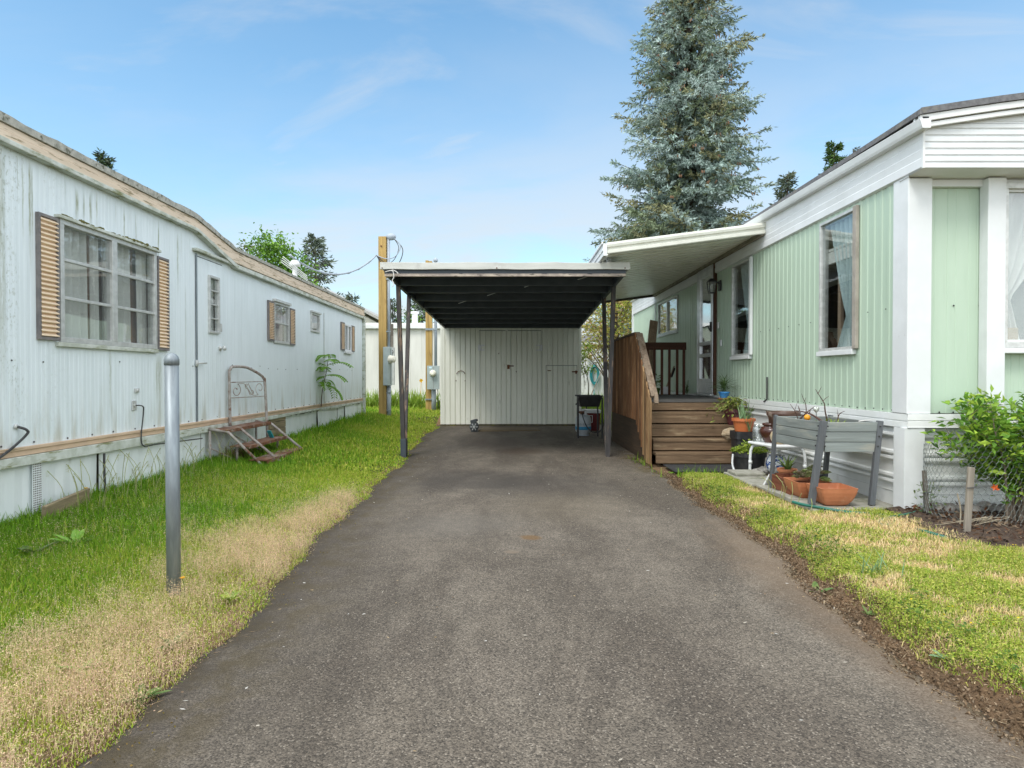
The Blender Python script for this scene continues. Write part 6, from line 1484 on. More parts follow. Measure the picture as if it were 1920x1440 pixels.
obj('succulent', s, M['succulent'], t)['kind'] = 'stuff'
# terracotta pot with aloe
x, z = ony(1476, 884, 6.45); t = thing('potted_plant', 'small terracotta pot with pointed green leaves behind the red box', 'potted plant', (x, 6.45, .1))
pot('pot', x, 6.45, .1, .065, .09, .13, M['terracotta'], .01, parent=t); s = MB()
for k_ in range(14): s.strap((x + random.gauss(0, .015), 6.45 + random.gauss(0, .015), .22), k_ * .9, random.uniform(.5, 1.3), random.uniform(.12, .2), .03, random.uniform(-.2, .5), 4, .4)
obj('leaves', s, M['leaf_mid'], t)['kind'] = 'stuff'
s = MB(); s.lathe([(0, 0), (.12, 0), (.145, .12), (.15, .13), (.135, .13), (0, .11)], (2.98, 6.15, .1), 24); tag(obj('dark_tub', s, M['black_plastic'], smooth=True, origin=(2.98, 6.15, .1)), 'low dark tub between the red box and the skirting', 'tub')

# green garden hose on the lawn edge, snaking to the flower bed
hp = [(1486, 941, .12), (1510, 947, .115), (1545, 953, .11), (1580, 959, .10), (1610, 962, .095), (1640, 964, .09), (1665, 969, .09), (1680, 976, .09), (1672, 983, .09), (1655, 985, .09), (1648, 980, .09), (1660, 973, .088), (1680, 968, .10), (1700, 965, .10), (1716, 961, .10), (1745, 958, .10), (1790, 963, .10), (1830, 972, .09)]
s = MB(); s.tube(spline([gp(a, b_, c) for a, b_, c in hp], 8), .0125, 10); tag(obj('garden_hose', s, M['green_hose'], smooth=True, origin=gp(1600, 962, .1)), 'green garden hose snaking from the paving slabs into the flower bed', 'hose')
hp = [(1718, 993, .085), (1735, 997, .105), (1760, 1004, .105), (1783, 1011, .09)]
s = MB(); s.tube(spline([gp(a, b_, c) for a, b_, c in hp], 8), .0125, 10); tag(obj('garden_hose', s, M['green_hose'], smooth=True, origin=gp(1750, 1002, .1)), 'short exposed length of green hose at the front edge of the flower bed', 'hose')

# ================================================================ FLOWER BED
poly = [gp(*p, .09) for p in ((1693, 972), (1718, 986), (1752, 1003), (1800, 1020), (1860, 1028), (1935, 1028), (2080, 1030))]
s = MB(); n = len(poly); rows = 12
for j in range(rows + 1):
    for i in range(n):
        a = poly[i]; b_ = Vector((a.x + .12, YF + .03, .09)) if i else Vector((a.x, YF + .0, .09)); p = a.lerp(b_, j / rows)
        s.v.append((p.x, p.y, .095 + .022 * mnoise.noise((p.x * 7, p.y * 7, 0)) + (.015 if 0 < j else -.03)))
s.f = [(j * n + i, j * n + i + 1, (j + 1) * n + i + 1, (j + 1) * n + i) for j in range(rows) for i in range(n - 1)]
tag(obj('flower_bed_soil', s, pm('bark_mulch', (.05, .032, .022), (.11, .07, .045), scale=45, rough=.95, bstr=1, bdist=.03)), kind='structure')
pts = np.array([[p.x, p.y] for p in poly])
P, D, U, L_, W_, C_ = [], [], [], [], [], []
r2 = np.random.default_rng(5)
def inbed(x, y): return y > np.interp(x, pts[:, 0], pts[:, 1]) + .02 and x > pts[0, 0] + .03
cnt = 0
while cnt < 1500:
    x, y = r2.uniform(3.12, 5.2), r2.uniform(4.0, 5.05)
    if inbed(x, y): P.append((x, y, .11 + r2.uniform(0, .03))); cnt += 1
P = np.array(P); n_ = len(P)
def leaves_np(P, D, U, L, W, C, fold=.0):
    D = D / (np.linalg.norm(D, axis=1, keepdims=True) + 1e-9); S = np.cross(D, U); S = S / (np.linalg.norm(S, axis=1, keepdims=True) + 1e-9); Nn = np.cross(S, D)
    L = L[:, None]; W = W[:, None]
    b = P; l = P + D * L * .45 - S * W / 2 + Nn * W * fold; r = P + D * L * .45 + S * W / 2 + Nn * W * fold; t = P + D * L
    n = len(P)
    if fold == 0:
        V = np.stack([b, l, t, r], 1).reshape(-1, 3); Q = np.arange(4 * n).reshape(-1, 4); return V, Q, np.repeat(C, 4, 0)
    m = P + D * L * .5
    V = np.stack([b, l, t, r, m], 1).reshape(-1, 3); k = np.arange(n)[:, None] * 5
    Q = np.concatenate([k + np.array([[0, 1, 2, 4]]), k + np.array([[0, 4, 2, 3]])], 0); return V, Q, np.repeat(C, 5, 0)
def rdir(n, r, zlo=-1, zhi=1):
    d = r.normal(size=(n, 3)); d /= np.linalg.norm(d, axis=1, keepdims=True); d[:, 2] = d[:, 2] * (zhi - zlo) / 2 + (zhi + zlo) / 2; return d
tone = np.array([(.07, .04, .026), (.13, .08, .05), (.24, .17, .11), (.16, .07, .035), (.035, .025, .02)])
V, Q, C = leaves_np(P, rdir(n_, r2, -.25, .4), rdir(n_, r2), r2.uniform(.02, .07, n_), r2.uniform(.008, .024, n_), tone[r2.integers(0, 5, n_)], .3)
tag(mesh_np('bark_chips', V, Q, C, M['blade']), 'dark bark chips and dead leaves covering the flower bed', 'mulch', kind='stuff')
# river stones along the wall: copies of three shapes
protos = []
spots = []
random.seed(77)
for i in range(34):
    spots.append((3.44 + (i % 17) * .088 + random.uniform(-.02, .02), YF - .05 - (i // 17) * .10 + random.uniform(-.02, .02)))
for i, (x, y) in enumerate(spots):
    if i < 4:
        s = MB(); s.blob((0, 0, 0), .052, .038, .03, .25, i, 12, 8); o = obj('river_stone', s, M['stone'], smooth=True); protos.append(o)
    else:
        o = protos[i % 4].copy(); col.objects.link(o)
    o.location = (x, y, .125 + random.uniform(-.005, .01)); o.rotation_euler = (random.uniform(-.3, .3), random.uniform(-.3, .3), random.uniform(0, 6.28)); k_ = random.uniform(.8, 1.35); o.scale = (k_, k_, k_)
    tag(o, 'rounded grey river stone in the row along the white skirting behind the bush', 'stone', 'river stones along the skirting')
# stakes and chicken wire
for (bx_, by_, tx_, ty_, D_, w_, lab) in ((1812, 1003, 1821, 876, 0, .045, 'taller flat grey stake leaning in front of the bush'), (1739, 968, 1733, 882, 0, .03, 'shorter brown stake holding the chicken wire')):
    a = gp(bx_, by_, .09); b_ = PL(tx_, ty_, a.y + .02)
    s = MB(); s.bar(a - Vector((0, 0, .03)), b_, w_, .02, up=(0, 1, 0)); o = tag(obj('stake', s, M['stake'] if w_ > .04 else M['oldwood'], bevel=.003, origin=a), lab, 'stake')
    tt = MB(); c = a.lerp(b_, .70 if w_ > .04 else .52); tt.tube([c + Vector((-.035, -.02, 0)), c + Vector((.03, -.02, .004)), c + Vector((.06, .03, .002))], .004, 5); obj('tie', tt, M['rubber'], o)
wc = Vector((3.62, 4.76)); wr = .36
def WP(u, v):   # u metres round the cage, v height
    a = R(100) + u / wr
    sag = .05 * math.sin(u * 5) * v
    k = 1 - .10 * max(0, v - .25) ** 2
    return (wc.x + (wr * k + sag * .3) * math.cos(a), wc.y + wr * .88 * k * math.sin(a), .08 + v * (1 - .08 * math.cos(u * 3)))
s = MB(); hx, hy = .042, .036; ne = 0
for i in range(38):
    for j in range(17):
        u0, v0 = i * hx + (hx / 2 if j % 2 else 0), j * hy
        top_ = .60 + .03 * math.sin(u0 * 4)
        if v0 > top_: continue
        jx = .005 * mnoise.noise((u0 * 20, v0 * 20, 0)); a0 = (u0 + jx, v0); a1 = (u0 + jx, v0 + hy * .42)
        s.tube([WP(*a0), WP(*a1)], .0012, 3, caps=False)
        s.tube([WP(*a1), WP(u0 + hx / 2, v0 + hy)], .0012, 3, caps=False); s.tube([WP(*a1), WP(u0 - hx / 2, v0 + hy)], .0012, 3, caps=False)
tag(obj('wire_cage', s, M['wire'], origin=(wc.x, wc.y, .08)), 'round chicken wire cage sagging round the bush at the house corner', 'wire cage')
# the bush
def shrub(name, label, cat, base, stems, leafn, lsz, cols, seed, spread, hgt, group=None, fold=.25, up=.4, stem_r=.012, bark='bark_grey', clumps=None, lmat='leaf'):
    r = random.Random(seed); rn = np.random.default_rng(seed)
    t = thing(name, label, cat, base, group)
    s = MB(); tips = []
    for i in range(stems):
        a = r.uniform(0, 6.28); rad = spread * r.uniform(.25, 1); hh = hgt * r.uniform(.55, 1)
        p0 = Vector(base) + Vector((r.gauss(0, .05), r.gauss(0, .05), 0)) * (spread / .5)
        p3 = Vector(base) + Vector((rad * math.cos(a), rad * math.sin(a), hh))
        p1 = p0.lerp(p3, .35) + Vector((0, 0, hh * .12)) - Vector((math.cos(a), math.sin(a), 0)) * rad * .12; p2 = p0.lerp(p3, .7) + Vector((0, 0, hh * .06))
        pp = spline([p0, p1, p2, p3], 5); n = len(pp); s.tube(pp, [stem_r * (1 - .75 * k / (n - 1)) for k in range(n)], 6)
        for k in range(n // 3, n):
            tips.append(pp[k])
            if r.random() < .75:
                d = Vector((r.gauss(0, 1), r.gauss(0, 1), r.uniform(.0, .9))).normalized() * spread * r.uniform(.12, .34); q = pp[k] + d
                s.tube([pp[k], pp[k] + d * .5 + Vector((0, 0, .01)), q], [stem_r * .35, stem_r * .25, stem_r * .1], 4); tips += [pp[k] + d * .5, q, q]
    obj('stems', s, M[bark], t)
    tp = np.array([[p.x, p.y, p.z] for p in tips]); idx = rn.integers(0, len(tp), leafn)
    P = tp[idx] + rn.normal(size=(leafn, 3)) * spread * .06
    D = rdir(leafn, rn, -.5 + up * .2, .5 + up); D[:, :2] += (P[:, :2] - np.array(base[:2])) / spread * .5
    cc = np.array(cols)[rn.integers(0, len(cols), leafn)] * rn.uniform(.8, 1.2, (leafn, 1))
    U = np.tile(np.array([[0, 0, 1.0]]), (leafn, 1)) + rn.normal(size=(leafn, 3)) * .45
    L = lsz * rn.uniform(.7, 1.25, leafn)
    V, Q, C = leaves_np(P, D, U, L, L * .46, cc, fold)
    o = mesh_np('foliage', V, Q, C, M[lmat], t); o['kind'] = 'stuff'
    return t
shrub('bush', 'leafy bright green bush at the front corner of the green home', 'bush', (3.80, 4.58, .09), 26, 4200, .070, [(.09, .20, .03), (.13, .28, .035), (.19, .36, .04), (.34, .47, .06), (.26, .42, .05)], 11, .50, .92, stem_r=.009)
shrub('bush', 'second green bush at the right edge of the flower bed', 'bush', (4.42, 4.62, .09), 16, 2200, .070, [(.09, .20, .03), (.13, .28, .035), (.19, .36, .04), (.34, .47, .06)], 13, .5, .85, stem_r=.009)
f_ = PL(1864, 917, 4.45); s = MB()
for k_ in range(6): s.leaf(f_ + Vector((0, 0, .005 * k_)), (math.cos(k_ * 1.05), -.4, math.sin(k_ * 1.05)), (0, -1, .2), .035, .018)
tag(obj('flower', s, M['petal_red'], origin=f_), 'single orange flower low in the bush', 'flower')
s = MB(); random.seed(5); q = gp(1735, 962, .1)
for k_ in range(70): s.leaf((q.x + random.gauss(.0, .06), q.y + random.gauss(-.02, .04), .1 + random.random() * .22), (random.gauss(0, 1), random.gauss(0, 1), random.random()), (0, 0, 1), .035, .018)
for k_ in range(5): s.tube([(q.x + random.gauss(0, .03), q.y - .02, .1), (q.x + random.gauss(0, .05), q.y - .03, .36)], .003, 5)
tag(obj('weed', s, M['leaf_mid'], origin=(q.x, q.y, .1)), 'small leafy weed at the foot of the shorter stake', 'weed')
s = MB(); q = gp(1836, 985, .1)
for k_ in range(12): s.tube(spline([(q.x, q.y, .11), (q.x + random.gauss(0, .09), q.y + random.gauss(-.05, .05), .17), (q.x + random.gauss(0, .16), q.y - .06 + random.gauss(0, .06), .11)], 5), .0018, 5)
tag(obj('dry_stalks', s, M['dead_straw'], origin=(q.x, q.y, .1)), 'pale dry stalks sprawling beside the taller stake', 'dry stalks')
s = MB(); a = gp(1800, 985, .1); s.tube(spline([a, PL(1801, 955, a.y), PL(1795, 925, a.y)], 4), [.005] * 8 + [.003], 6); tag(obj('dead_twig', s, M['dead_straw'], origin=a), 'single pale dead stem beside the taller stake', 'twig')

# ================================================================ SAPLING ON THE BELT OF THE MOBILE HOME
bY, bZ = T(597, 762); bX = XT + .05
t = thing('sapling', 'young tree-of-heaven sapling with drooping fronds against the pale blue wall', 'sapling', (bX, bY, bZ))
s = MB(); top = Vector((bX + .12, bY + .1, bZ + .98)); stem = spline([(bX, bY, bZ), (bX + .02, bY + .02, bZ + .3), (bX + .08, bY + .05, bZ + .62), top], 6); s.tube(stem, [.011 - .0004 * i for i in range(len(stem))], 6); obj('stem', s, M['twig'], t)
s = MB(); random.seed(3)
for k_ in range(13):
    p = stem[min(len(stem) - 1, 8 + k_ * 10 // 13)]; az_ = k_ * 2.4 + .4; el_ = random.uniform(.1, .9) if k_ > 5 else random.uniform(-.2, .4); LL = random.uniform(.32, .55)
    prev = Vector(p); e = el_
    for q in range(11):
        d = Vector((math.cos(az_) * math.cos(e), math.sin(az_) * math.cos(e), math.sin(e))); nx_ = prev + d * LL / 11
        s.tube([prev, nx_], .003, 4, caps=False); sd = d.cross(Vector((0, 0, 1))).normalized()
        for sg_ in (-1, 1): s.leaf(nx_, sd * sg_ + d * .35 + Vector((0, 0, -.25)), (0, 0, 1), .13 * (1 - .04 * q), .05)
        prev = nx_; e -= .12
obj('fronds', s, M['leaf_green'], t)['kind'] = 'stuff'
# ================================================================ TREES
def conifer(name, label, base, Ht, R0, zb, seed, nbr, cols, tuft=(.22, .07), sub=.28, group=None, droop=.25, pw=1.0, trunk=.22, hang=.3, gap=.0, zmax=None):
    r = np.random.default_rng(seed)
    t = thing(name, label, 'tree', base, group)
    bx, by, bz = base
    tm = MB(); tm.tube([(bx, by, bz - .1), (bx + .05, by, bz + Ht * .5), (bx, by, bz + Ht)], [trunk, trunk * .55, .02], 9)
    P, D, C = [], [], []
    cols = np.array(cols)
    for i in range(nbr):
        u = (i + r.uniform(0, 1)) / nbr; h = zb + (Ht - zb) * (1 - (1 - u) ** 1.0)
        if zmax and h > zmax: continue
        Rr = R0 * max(.0, (1 - (h - 0) / Ht)) ** pw * r.uniform(.72, 1.06) * (1.18 if r.random() < .1 else 1) + .12
        az = r.uniform(0, 2 * math.pi); e0 = r.uniform(-.22, .34) - droop * (1 - u) + .35 * u ** 2
        dh = np.array([math.cos(az), math.sin(az), 0.]); sd = np.array([-math.sin(az), math.cos(az), 0.])
        n = 9; pts = []; p = np.array([bx, by, bz + h]); e = e0
        for k in range(n):
            pts.append(p.copy()); p = p + (dh * math.cos(e) + np.array([0, 0, math.sin(e)])) * Rr / (n - 1); e += (.5 * droop + .22) / n * (1.6 if k > n * .6 else .3)
        tm.tube([Vector(q) for q in pts], [max(.012, trunk * .18 * (1 - k / n)) for k in range(n)], 4, caps=False)
        pts = np.array(pts)
        m = max(5, int(Rr / sub * 2))
        ct = cols[r.integers(0, len(cols))]
        for j in range(m):
            f = (j + .7) / m
            if r.random() < gap: continue
            q = np.array([np.interp(f * (n - 1), range(n), pts[:, c]) for c in range(3)])
            sl = Rr * (.12 + .30 * (1 - f)) * r.uniform(.6, 1.1) + tuft[0] * .7
            sgn = 1 if j % 2 else -1
            d = dh * r.uniform(.5, .95) + sd * sgn * r.uniform(.5, 1.0) + np.array([0, 0, r.uniform(-.45, .15)])
            if f > .9: d = dh + np.array([0, 0, .25])
            d /= np.linalg.norm(d)
            kk = max(3, int(sl / (tuft[0] * .42)))
            cs = ct * r.uniform(.75, 1.2) if r.random() < .6 else cols[r.integers(0, len(cols))]
            for w in range(kk):
                a = q + d * sl * (w + .5) / kk + np.array([0, 0, -.10 * sl * ((w + .5) / kk) ** 2])
                for z in range(3):
                    dd = d + r.normal(size=3) * .55 + np.array([0, 0, -hang * r.random()])
                    P.append(a + r.normal(size=3) * tuft[0] * .15); D.append(dd); C.append(cs * r.uniform(.8, 1.25))
    obj('trunk', tm, M['bark'], t)
    P, D, C = np.array(P), np.array(D), np.array(C); n = len(P)
    V, Q, CC = leaves_np(P, D, r.normal(size=(n, 3)), tuft[0] * r.uniform(.7, 1.3, n), tuft[1] * r.uniform(.7, 1.3, n), C, 0)
    o = mesh_np('crown', V, Q, CC, M['needle'], t); o['kind'] = 'stuff'
    return t, n
blue = [(.36, .45, .42), (.29, .38, .345), (.24, .32, .265), (.18, .225, .13), (.34, .425, .39), (.25, .25, .13)]
sx_ = (1288 - 960) / F * 30
_, nq = conifer('spruce_tree', 'tall blue spruce rising behind the porch awning', (sx_, 30, .2), 31, 5.3, .6, 1, 640, blue, (.20, .062), .27, droop=.34, trunk=.34, hang=.8, gap=.05, zmax=24)
# cones high in the spruce
cn = MB(); r_ = random.Random(3)
for i in range(60):
    h = r_.uniform(7, 20); rad = 5.2 * (1 - h / 31) * r_.uniform(.7, 1); a = r_.uniform(3.3, 6.1); c = (sx_ + rad * math.cos(a), 30 + rad * math.sin(a), h)
    for k in range(3): cn.blob((c[0] + r_.gauss(0, .06), c[1] + r_.gauss(0, .06), c[2] - .05), .025, .025, .07, 0, nu=6, nv=4)
o = obj('cones', cn, pm('spruce_cone', (.22, .11, .055), (.15, .075, .035), scale=10), [x for x in bpy.data.objects if x.name == 'spruce_tree'][0]); o['kind'] = 'stuff'
dk = [(.06, .10, .05), (.08, .125, .055), (.10, .145, .06), (.07, .09, .06)]
gy = [(.10, .135, .095), (.12, .155, .115), (.085, .115, .08), (.14, .165, .10)]
gr = [(.06, .12, .025), (.09, .16, .035), (.05, .09, .025)]
def at(px, Y): return (px - 960) / F * Y
def topz(py, Y): return CZ + (706 - py) / F * Y - .2
conifer('conifer_tree', 'dark conifer tip poking above the mobile home roof at far left', (at(197, 26), 26, .2), topz(293, 26), 2.9, 5.5, 2, 80, dk, (.2, .06), .26, droop=.1, trunk=.12)
conifer('conifer_tree', 'grey-green open conifer left of the service cable', (at(592, 25), 25, .2), topz(445, 25), 2.6, 1.6, 3, 95, gy, (.19, .055), .27, droop=.15, trunk=.14, gap=.15, pw=.9)
conifer('conifer_tree', 'small conifer tip above the rear corner of the pale blue mobile home', (at(661, 27), 27, .2), topz(555, 27), 1.5, 1.2, 4, 55, gy, (.16, .05), .22, trunk=.08)
conifer('conifer_tree', 'narrow dark conifer between the timber pole and the carport posts', (at(736, 30), 30, .2), topz(562, 30), 1.1, 1.5, 5, 60, dk, (.15, .05), .2, trunk=.08, gap=.1)
conifer('conifer_tree', 'grey-blue conifer behind the two left carport posts', (at(783, 31), 31, .2), topz(548, 31), 1.7, 1.0, 6, 70, gy, (.17, .055), .22, trunk=.1, gap=.1)
conifer('conifer_tree', 'grey-green conifer tip right of the blue spruce over the white fascia', (at(1474, 27), 27, .2), topz(329, 27), 2.6, 5.0, 7, 80, gy, (.2, .06), .26, droop=.1, trunk=.12)
conifer('conifer_tree', 'bright green conifer tip over the roof edge right of the grey-green one', (at(1561, 25), 25, .2), topz(272, 25), 2.5, 5.5, 8, 95, gr, (.17, .055), .24, droop=.05, trunk=.12)
conifer('conifer_tree', 'barely showing grey conifer tip close to the roof edge, rightmost of the three', (at(1597, 29), 29, .2), topz(281, 29), 2.2, 7.0, 9, 55, gy, (.14, .04), .26, droop=.05, trunk=.1, gap=.35)
def broadleaf(name, label, base, Ht, Rr, seed, leafn, cols, lsz, clumps=26, zlo=.35, trunk=.12, lmat='leaf', cat='tree', sig=.26):
    r = random.Random(seed); rn = np.random.default_rng(seed); t = thing(name, label, cat, base); B = Vector(base)
    s = MB(); top = B + Vector((r.gauss(0, .1), 0, Ht * .8)); s.tube(spline([B - Vector((0, 0, .1)), B + Vector((.1, 0, Ht * .4)), top], 4), [trunk * (1 - .09 * i) for i in range(9)], 8)
    cs = []
    for i in range(clumps):
        f = zlo + (1 - zlo) * (i + r.random()) / clumps; a = r.uniform(0, 6.28); rad = Rr * math.sin(math.pi * min(.97, (f - zlo) / (1.05 - zlo) * .75 + .22)) * r.uniform(.45, 1)
        c = B + Vector((rad * math.cos(a), rad * math.sin(a), Ht * f)); cs.append(c)
        st_ = B + Vector((0, 0, Ht * max(.2, f - .25))); s.tube(spline([st_, st_.lerp(c, .55) + Vector((0, 0, .12 * Rr)), c], 4), [trunk * .3, trunk * .28, trunk * .25, trunk * .22, trunk * .2, trunk * .16, trunk * .12, trunk * .1, trunk * .06], 5)
    obj('trunk', s, M['bark'], t)
    c = np.array([[v.x, v.y, v.z] for v in cs]); idx = rn.integers(0, len(c), leafn)
    P = c[idx] + rn.normal(size=(leafn, 3)) * Rr * sig * np.array([1, 1, .75]); 
    cc = np.array(cols)[(idx + rn.integers(0, 2, leafn)) % len(cols)] * rn.uniform(.75, 1.25, (leafn, 1))
    L = lsz * rn.uniform(.7, 1.3, leafn)
    V, Q, C = leaves_np(P, rdir(leafn, rn, -.9, .6), np.tile([[0, 0, 1.]], (leafn, 1)) + rn.normal(size=(leafn, 3)) * .5, L, L * .6, cc, .2)
    o = mesh_np('crown', V, Q, C, M[lmat], t); o['kind'] = 'stuff'; return t
lg = [(.12, .26, .03), (.16, .32, .04), (.22, .38, .05), (.09, .19, .025)]
broadleaf('leafy_tree', 'bright green leafy tree behind the mobile home vent stack', (at(522, 22), 22, .2), topz(456, 22), 1.3, 21, 9000, lg, .13, 46, .25)
broadleaf('leafy_tree', 'sparse olive leafy tree left of the bright green one', (at(462, 23), 23, .2), topz(466, 23), 1.1, 22, 1500, [(.12, .15, .03), (.09, .11, .03), (.15, .15, .04)], .14, 16, .5, sig=.2)
broadleaf('leafy_tree', 'low yellow-green tree behind the off-white mobile home', (at(770, 28), 28, .2), topz(585, 28), .9, 23, 1600, lg, .12, 16, .3)
bz_ = [(.38, .40, .07), (.44, .34, .10), (.30, .36, .05), (.36, .25, .10), (.50, .46, .14), (.22, .32, .05)]
broadleaf('shrub_tree', 'airy bronze and yellow leafed shrub behind the right carport posts', (3.05, 18.2, .2), 3.75, 1.25, 31, 7000, bz_, .085, 44, .42, trunk=.06, sig=.22)
s = MB(); r_ = random.Random(4); B = Vector((3.0, 18.0, .3))
for tx_, tz_ in ((1100, 668), (1092, 640), (1108, 655), (1118, 630), (1128, 650)):
    X, Z = ony(tx_, tz_, 17.8); e = Vector((X, 17.8, Z)); m_ = B.lerp(e, .45) + Vector((.05, 0, .25)); s.tube(spline([B, m_, e], 6), [.03 - .0018 * i for i in range(13)], 6)
obj('branch', s, M['bark_grey'], [x for x in bpy.data.objects if x.name == 'shrub_tree'][0])
broadleaf('shrub', 'small lime-green shrub at the shed corner', (2.05, 17.2, .2), 1.9, .28, 33, 500, [(.2, .30, .03), (.28, .36, .05)], .07, 9, .55, trunk=.02, cat='shrub')

# iris clumps along the far buildings
def iris(x, y, n, label, h=.6, seed=0, flower=False):
    r = random.Random(seed); s = MB(); z = hz(x, y)
    t = thing('iris_clump', label, 'plant', (x, y, z), 'iris clumps along the far walls')
    for i in range(n): s.strap((x + r.gauss(0, .16), y + r.gauss(0, .1), z), r.uniform(0, 6.28), r.uniform(.9, 1.5), h * r.uniform(.6, 1.1), .035, r.uniform(.1, .9), 4, .1)
    obj('leaves', s, plantmat('iris_leaf_%d' % seed, (.22, .36, .04), (.34, .44, .07), trans=.4, scale=6), t)['kind'] = 'stuff'
    if flower:
        s = MB(); s.tube([(x, y, z), (x + .03, y, z + h * 1.35)], .008, 5)
        for k in range(6): s.leaf((x + .03, y, z + h * 1.3), (math.cos(k), -.3, math.sin(k)), (0, -1, 0), .07, .05)
        obj('flower', s, M['petal'], t)
whr = ['just behind the rear corner of the pale blue mobile home', 'left of the tallest timber pole', 'close behind the tallest timber pole', 'between the timber pole and the carport posts', 'directly behind the two left carport posts', 'with a yellow flower beside the second timber pole', 'right of the second timber pole', 'at the shed corner below the teal hose', 'below the teal hose, right of the shed', 'behind the right carport post']
for i, (px, Y) in enumerate(((688, 19.5), (703, 19.6), (738, 20), (752, 20), (768, 19.6), (788, 19.4), (824, 18.9), (1097, 17.3), (1112, 17.9), (1128, 17.5))):
    iris(at(px, Y), Y, 75 if i < 7 else 60, 'clump of yellow-green iris leaves ' + whr[i], .68 if i < 7 else .62, i, i == 5)
s = MB(); q = gp(690, 757, .24)
s.blob((q.x, q.y, .3), .10, .07, .08, .4, 2); s.blob((q.x + .13, q.y, .27), .06, .05, .05, .4, 3); tag(obj('black_bag', s, M['black_plastic'], origin=(q.x, q.y, .24)), 'small black bundle on the grass behind the pale blue mobile home', 'bag')

# ================================================================ GRASS AND LAWN
def blades_np(P, L, W, az, lean, C):
    n = len(P); h = np.stack([np.cos(az), np.sin(az), np.zeros(n)], 1); sd = np.stack([-np.sin(az), np.cos(az), np.zeros(n)], 1)
    up = np.array([[0, 0, 1.]]); L = L[:, None]; W = W[:, None]; ln = lean[:, None]
    m = P + up * L * .55 * np.cos(ln * .5) + h * L * .55 * np.sin(ln * .5); t = m + up * L * .45 * np.cos(ln * 1.3) + h * L * .45 * np.sin(ln * 1.3)
    V = np.stack([P - sd * W / 2, P + sd * W / 2, m + sd * W * .4, m - sd * W * .4, t + sd * W * .08, t - sd * W * .08], 1).reshape(-1, 3)
    k = np.arange(n)[:, None] * 6
    Q = np.concatenate([k + np.array([[0, 1, 2, 3]]), k + np.array([[3, 2, 4, 5]])], 0)
    return V, Q, np.repeat(C, 6, 0)
def vis(x, y, m=60): px = 960 + F * x / np.maximum(y, .1); return (px > -m * 3) & (px < 1920 + m * 3)
r = np.random.default_rng(99)
def fbm(x, y, s, seed=0.0):
    return (np.sin(x * s + 1.7 * np.sin(y * s * .7 + seed)) + np.sin(y * s * 1.3 + 1.3 * np.sin(x * s * .9 + seed * 2)) + .6 * np.sin((x + y) * s * 2.1 + seed) + .5 * np.sin((x - 1.3 * y) * s * 3.3 + seed * 3)) / 3.1
def scatter(n, x0, x1, y0, y1): return r.uniform(x0, x1, n), r.uniform(y0, y1, n)
def dl_(x, y): return xl(y) + wob(y, 1.0) - x
def dr_(x, y): return x - xr(y) - wob(y, 4.0)
def pick(cols, n): c = np.array(cols); return c[r.integers(0, len(c), n)] * r.uniform(.75, 1.25, (n, 1))
GREEN = [(.13, .29, .014), (.165, .335, .018), (.205, .375, .022), (.245, .40, .032), (.105, .24, .016)]
LIME = [(.31, .42, .035), (.40, .46, .05), (.25, .39, .03), (.48, .48, .10)]
DRY = [(.70, .52, .31), (.74, .58, .36), (.66, .46, .29), (.60, .52, .24), (.72, .54, .36)]
VV, QQ, CC = [], [], []
def push(V, Q, C):
    off = sum(len(v) for v in VV); VV.append(V); QQ.append(Q + off); CC.append(C)
def flush(name, label, cat='grass'):
    o = mesh_np(name, np.concatenate(VV), np.concatenate(QQ), np.concatenate(CC), M['blade']); tag(o, label, cat, kind='stuff'); VV.clear(); QQ.clear(); CC.clear(); return o
def left_dry(x, y):
    d = dl_(x, y); wd = .72 + .22 * fbm(x, y, 1.1, 2) + .35 * np.clip((3.4 - y) / 1.2, 0, 1) - .3 * np.clip((y - 4.4) / 1.6, 0, 1); band = np.clip(1.6 - 1.3 * d / wd, 0, 1) * np.clip((6.6 - y) / 1.5, 0, 1)
    return np.clip(band * (.80 + .45 * fbm(x, y, 2.6, 1) + .25 * fbm(x, y, 7, 4)), 0, 1)
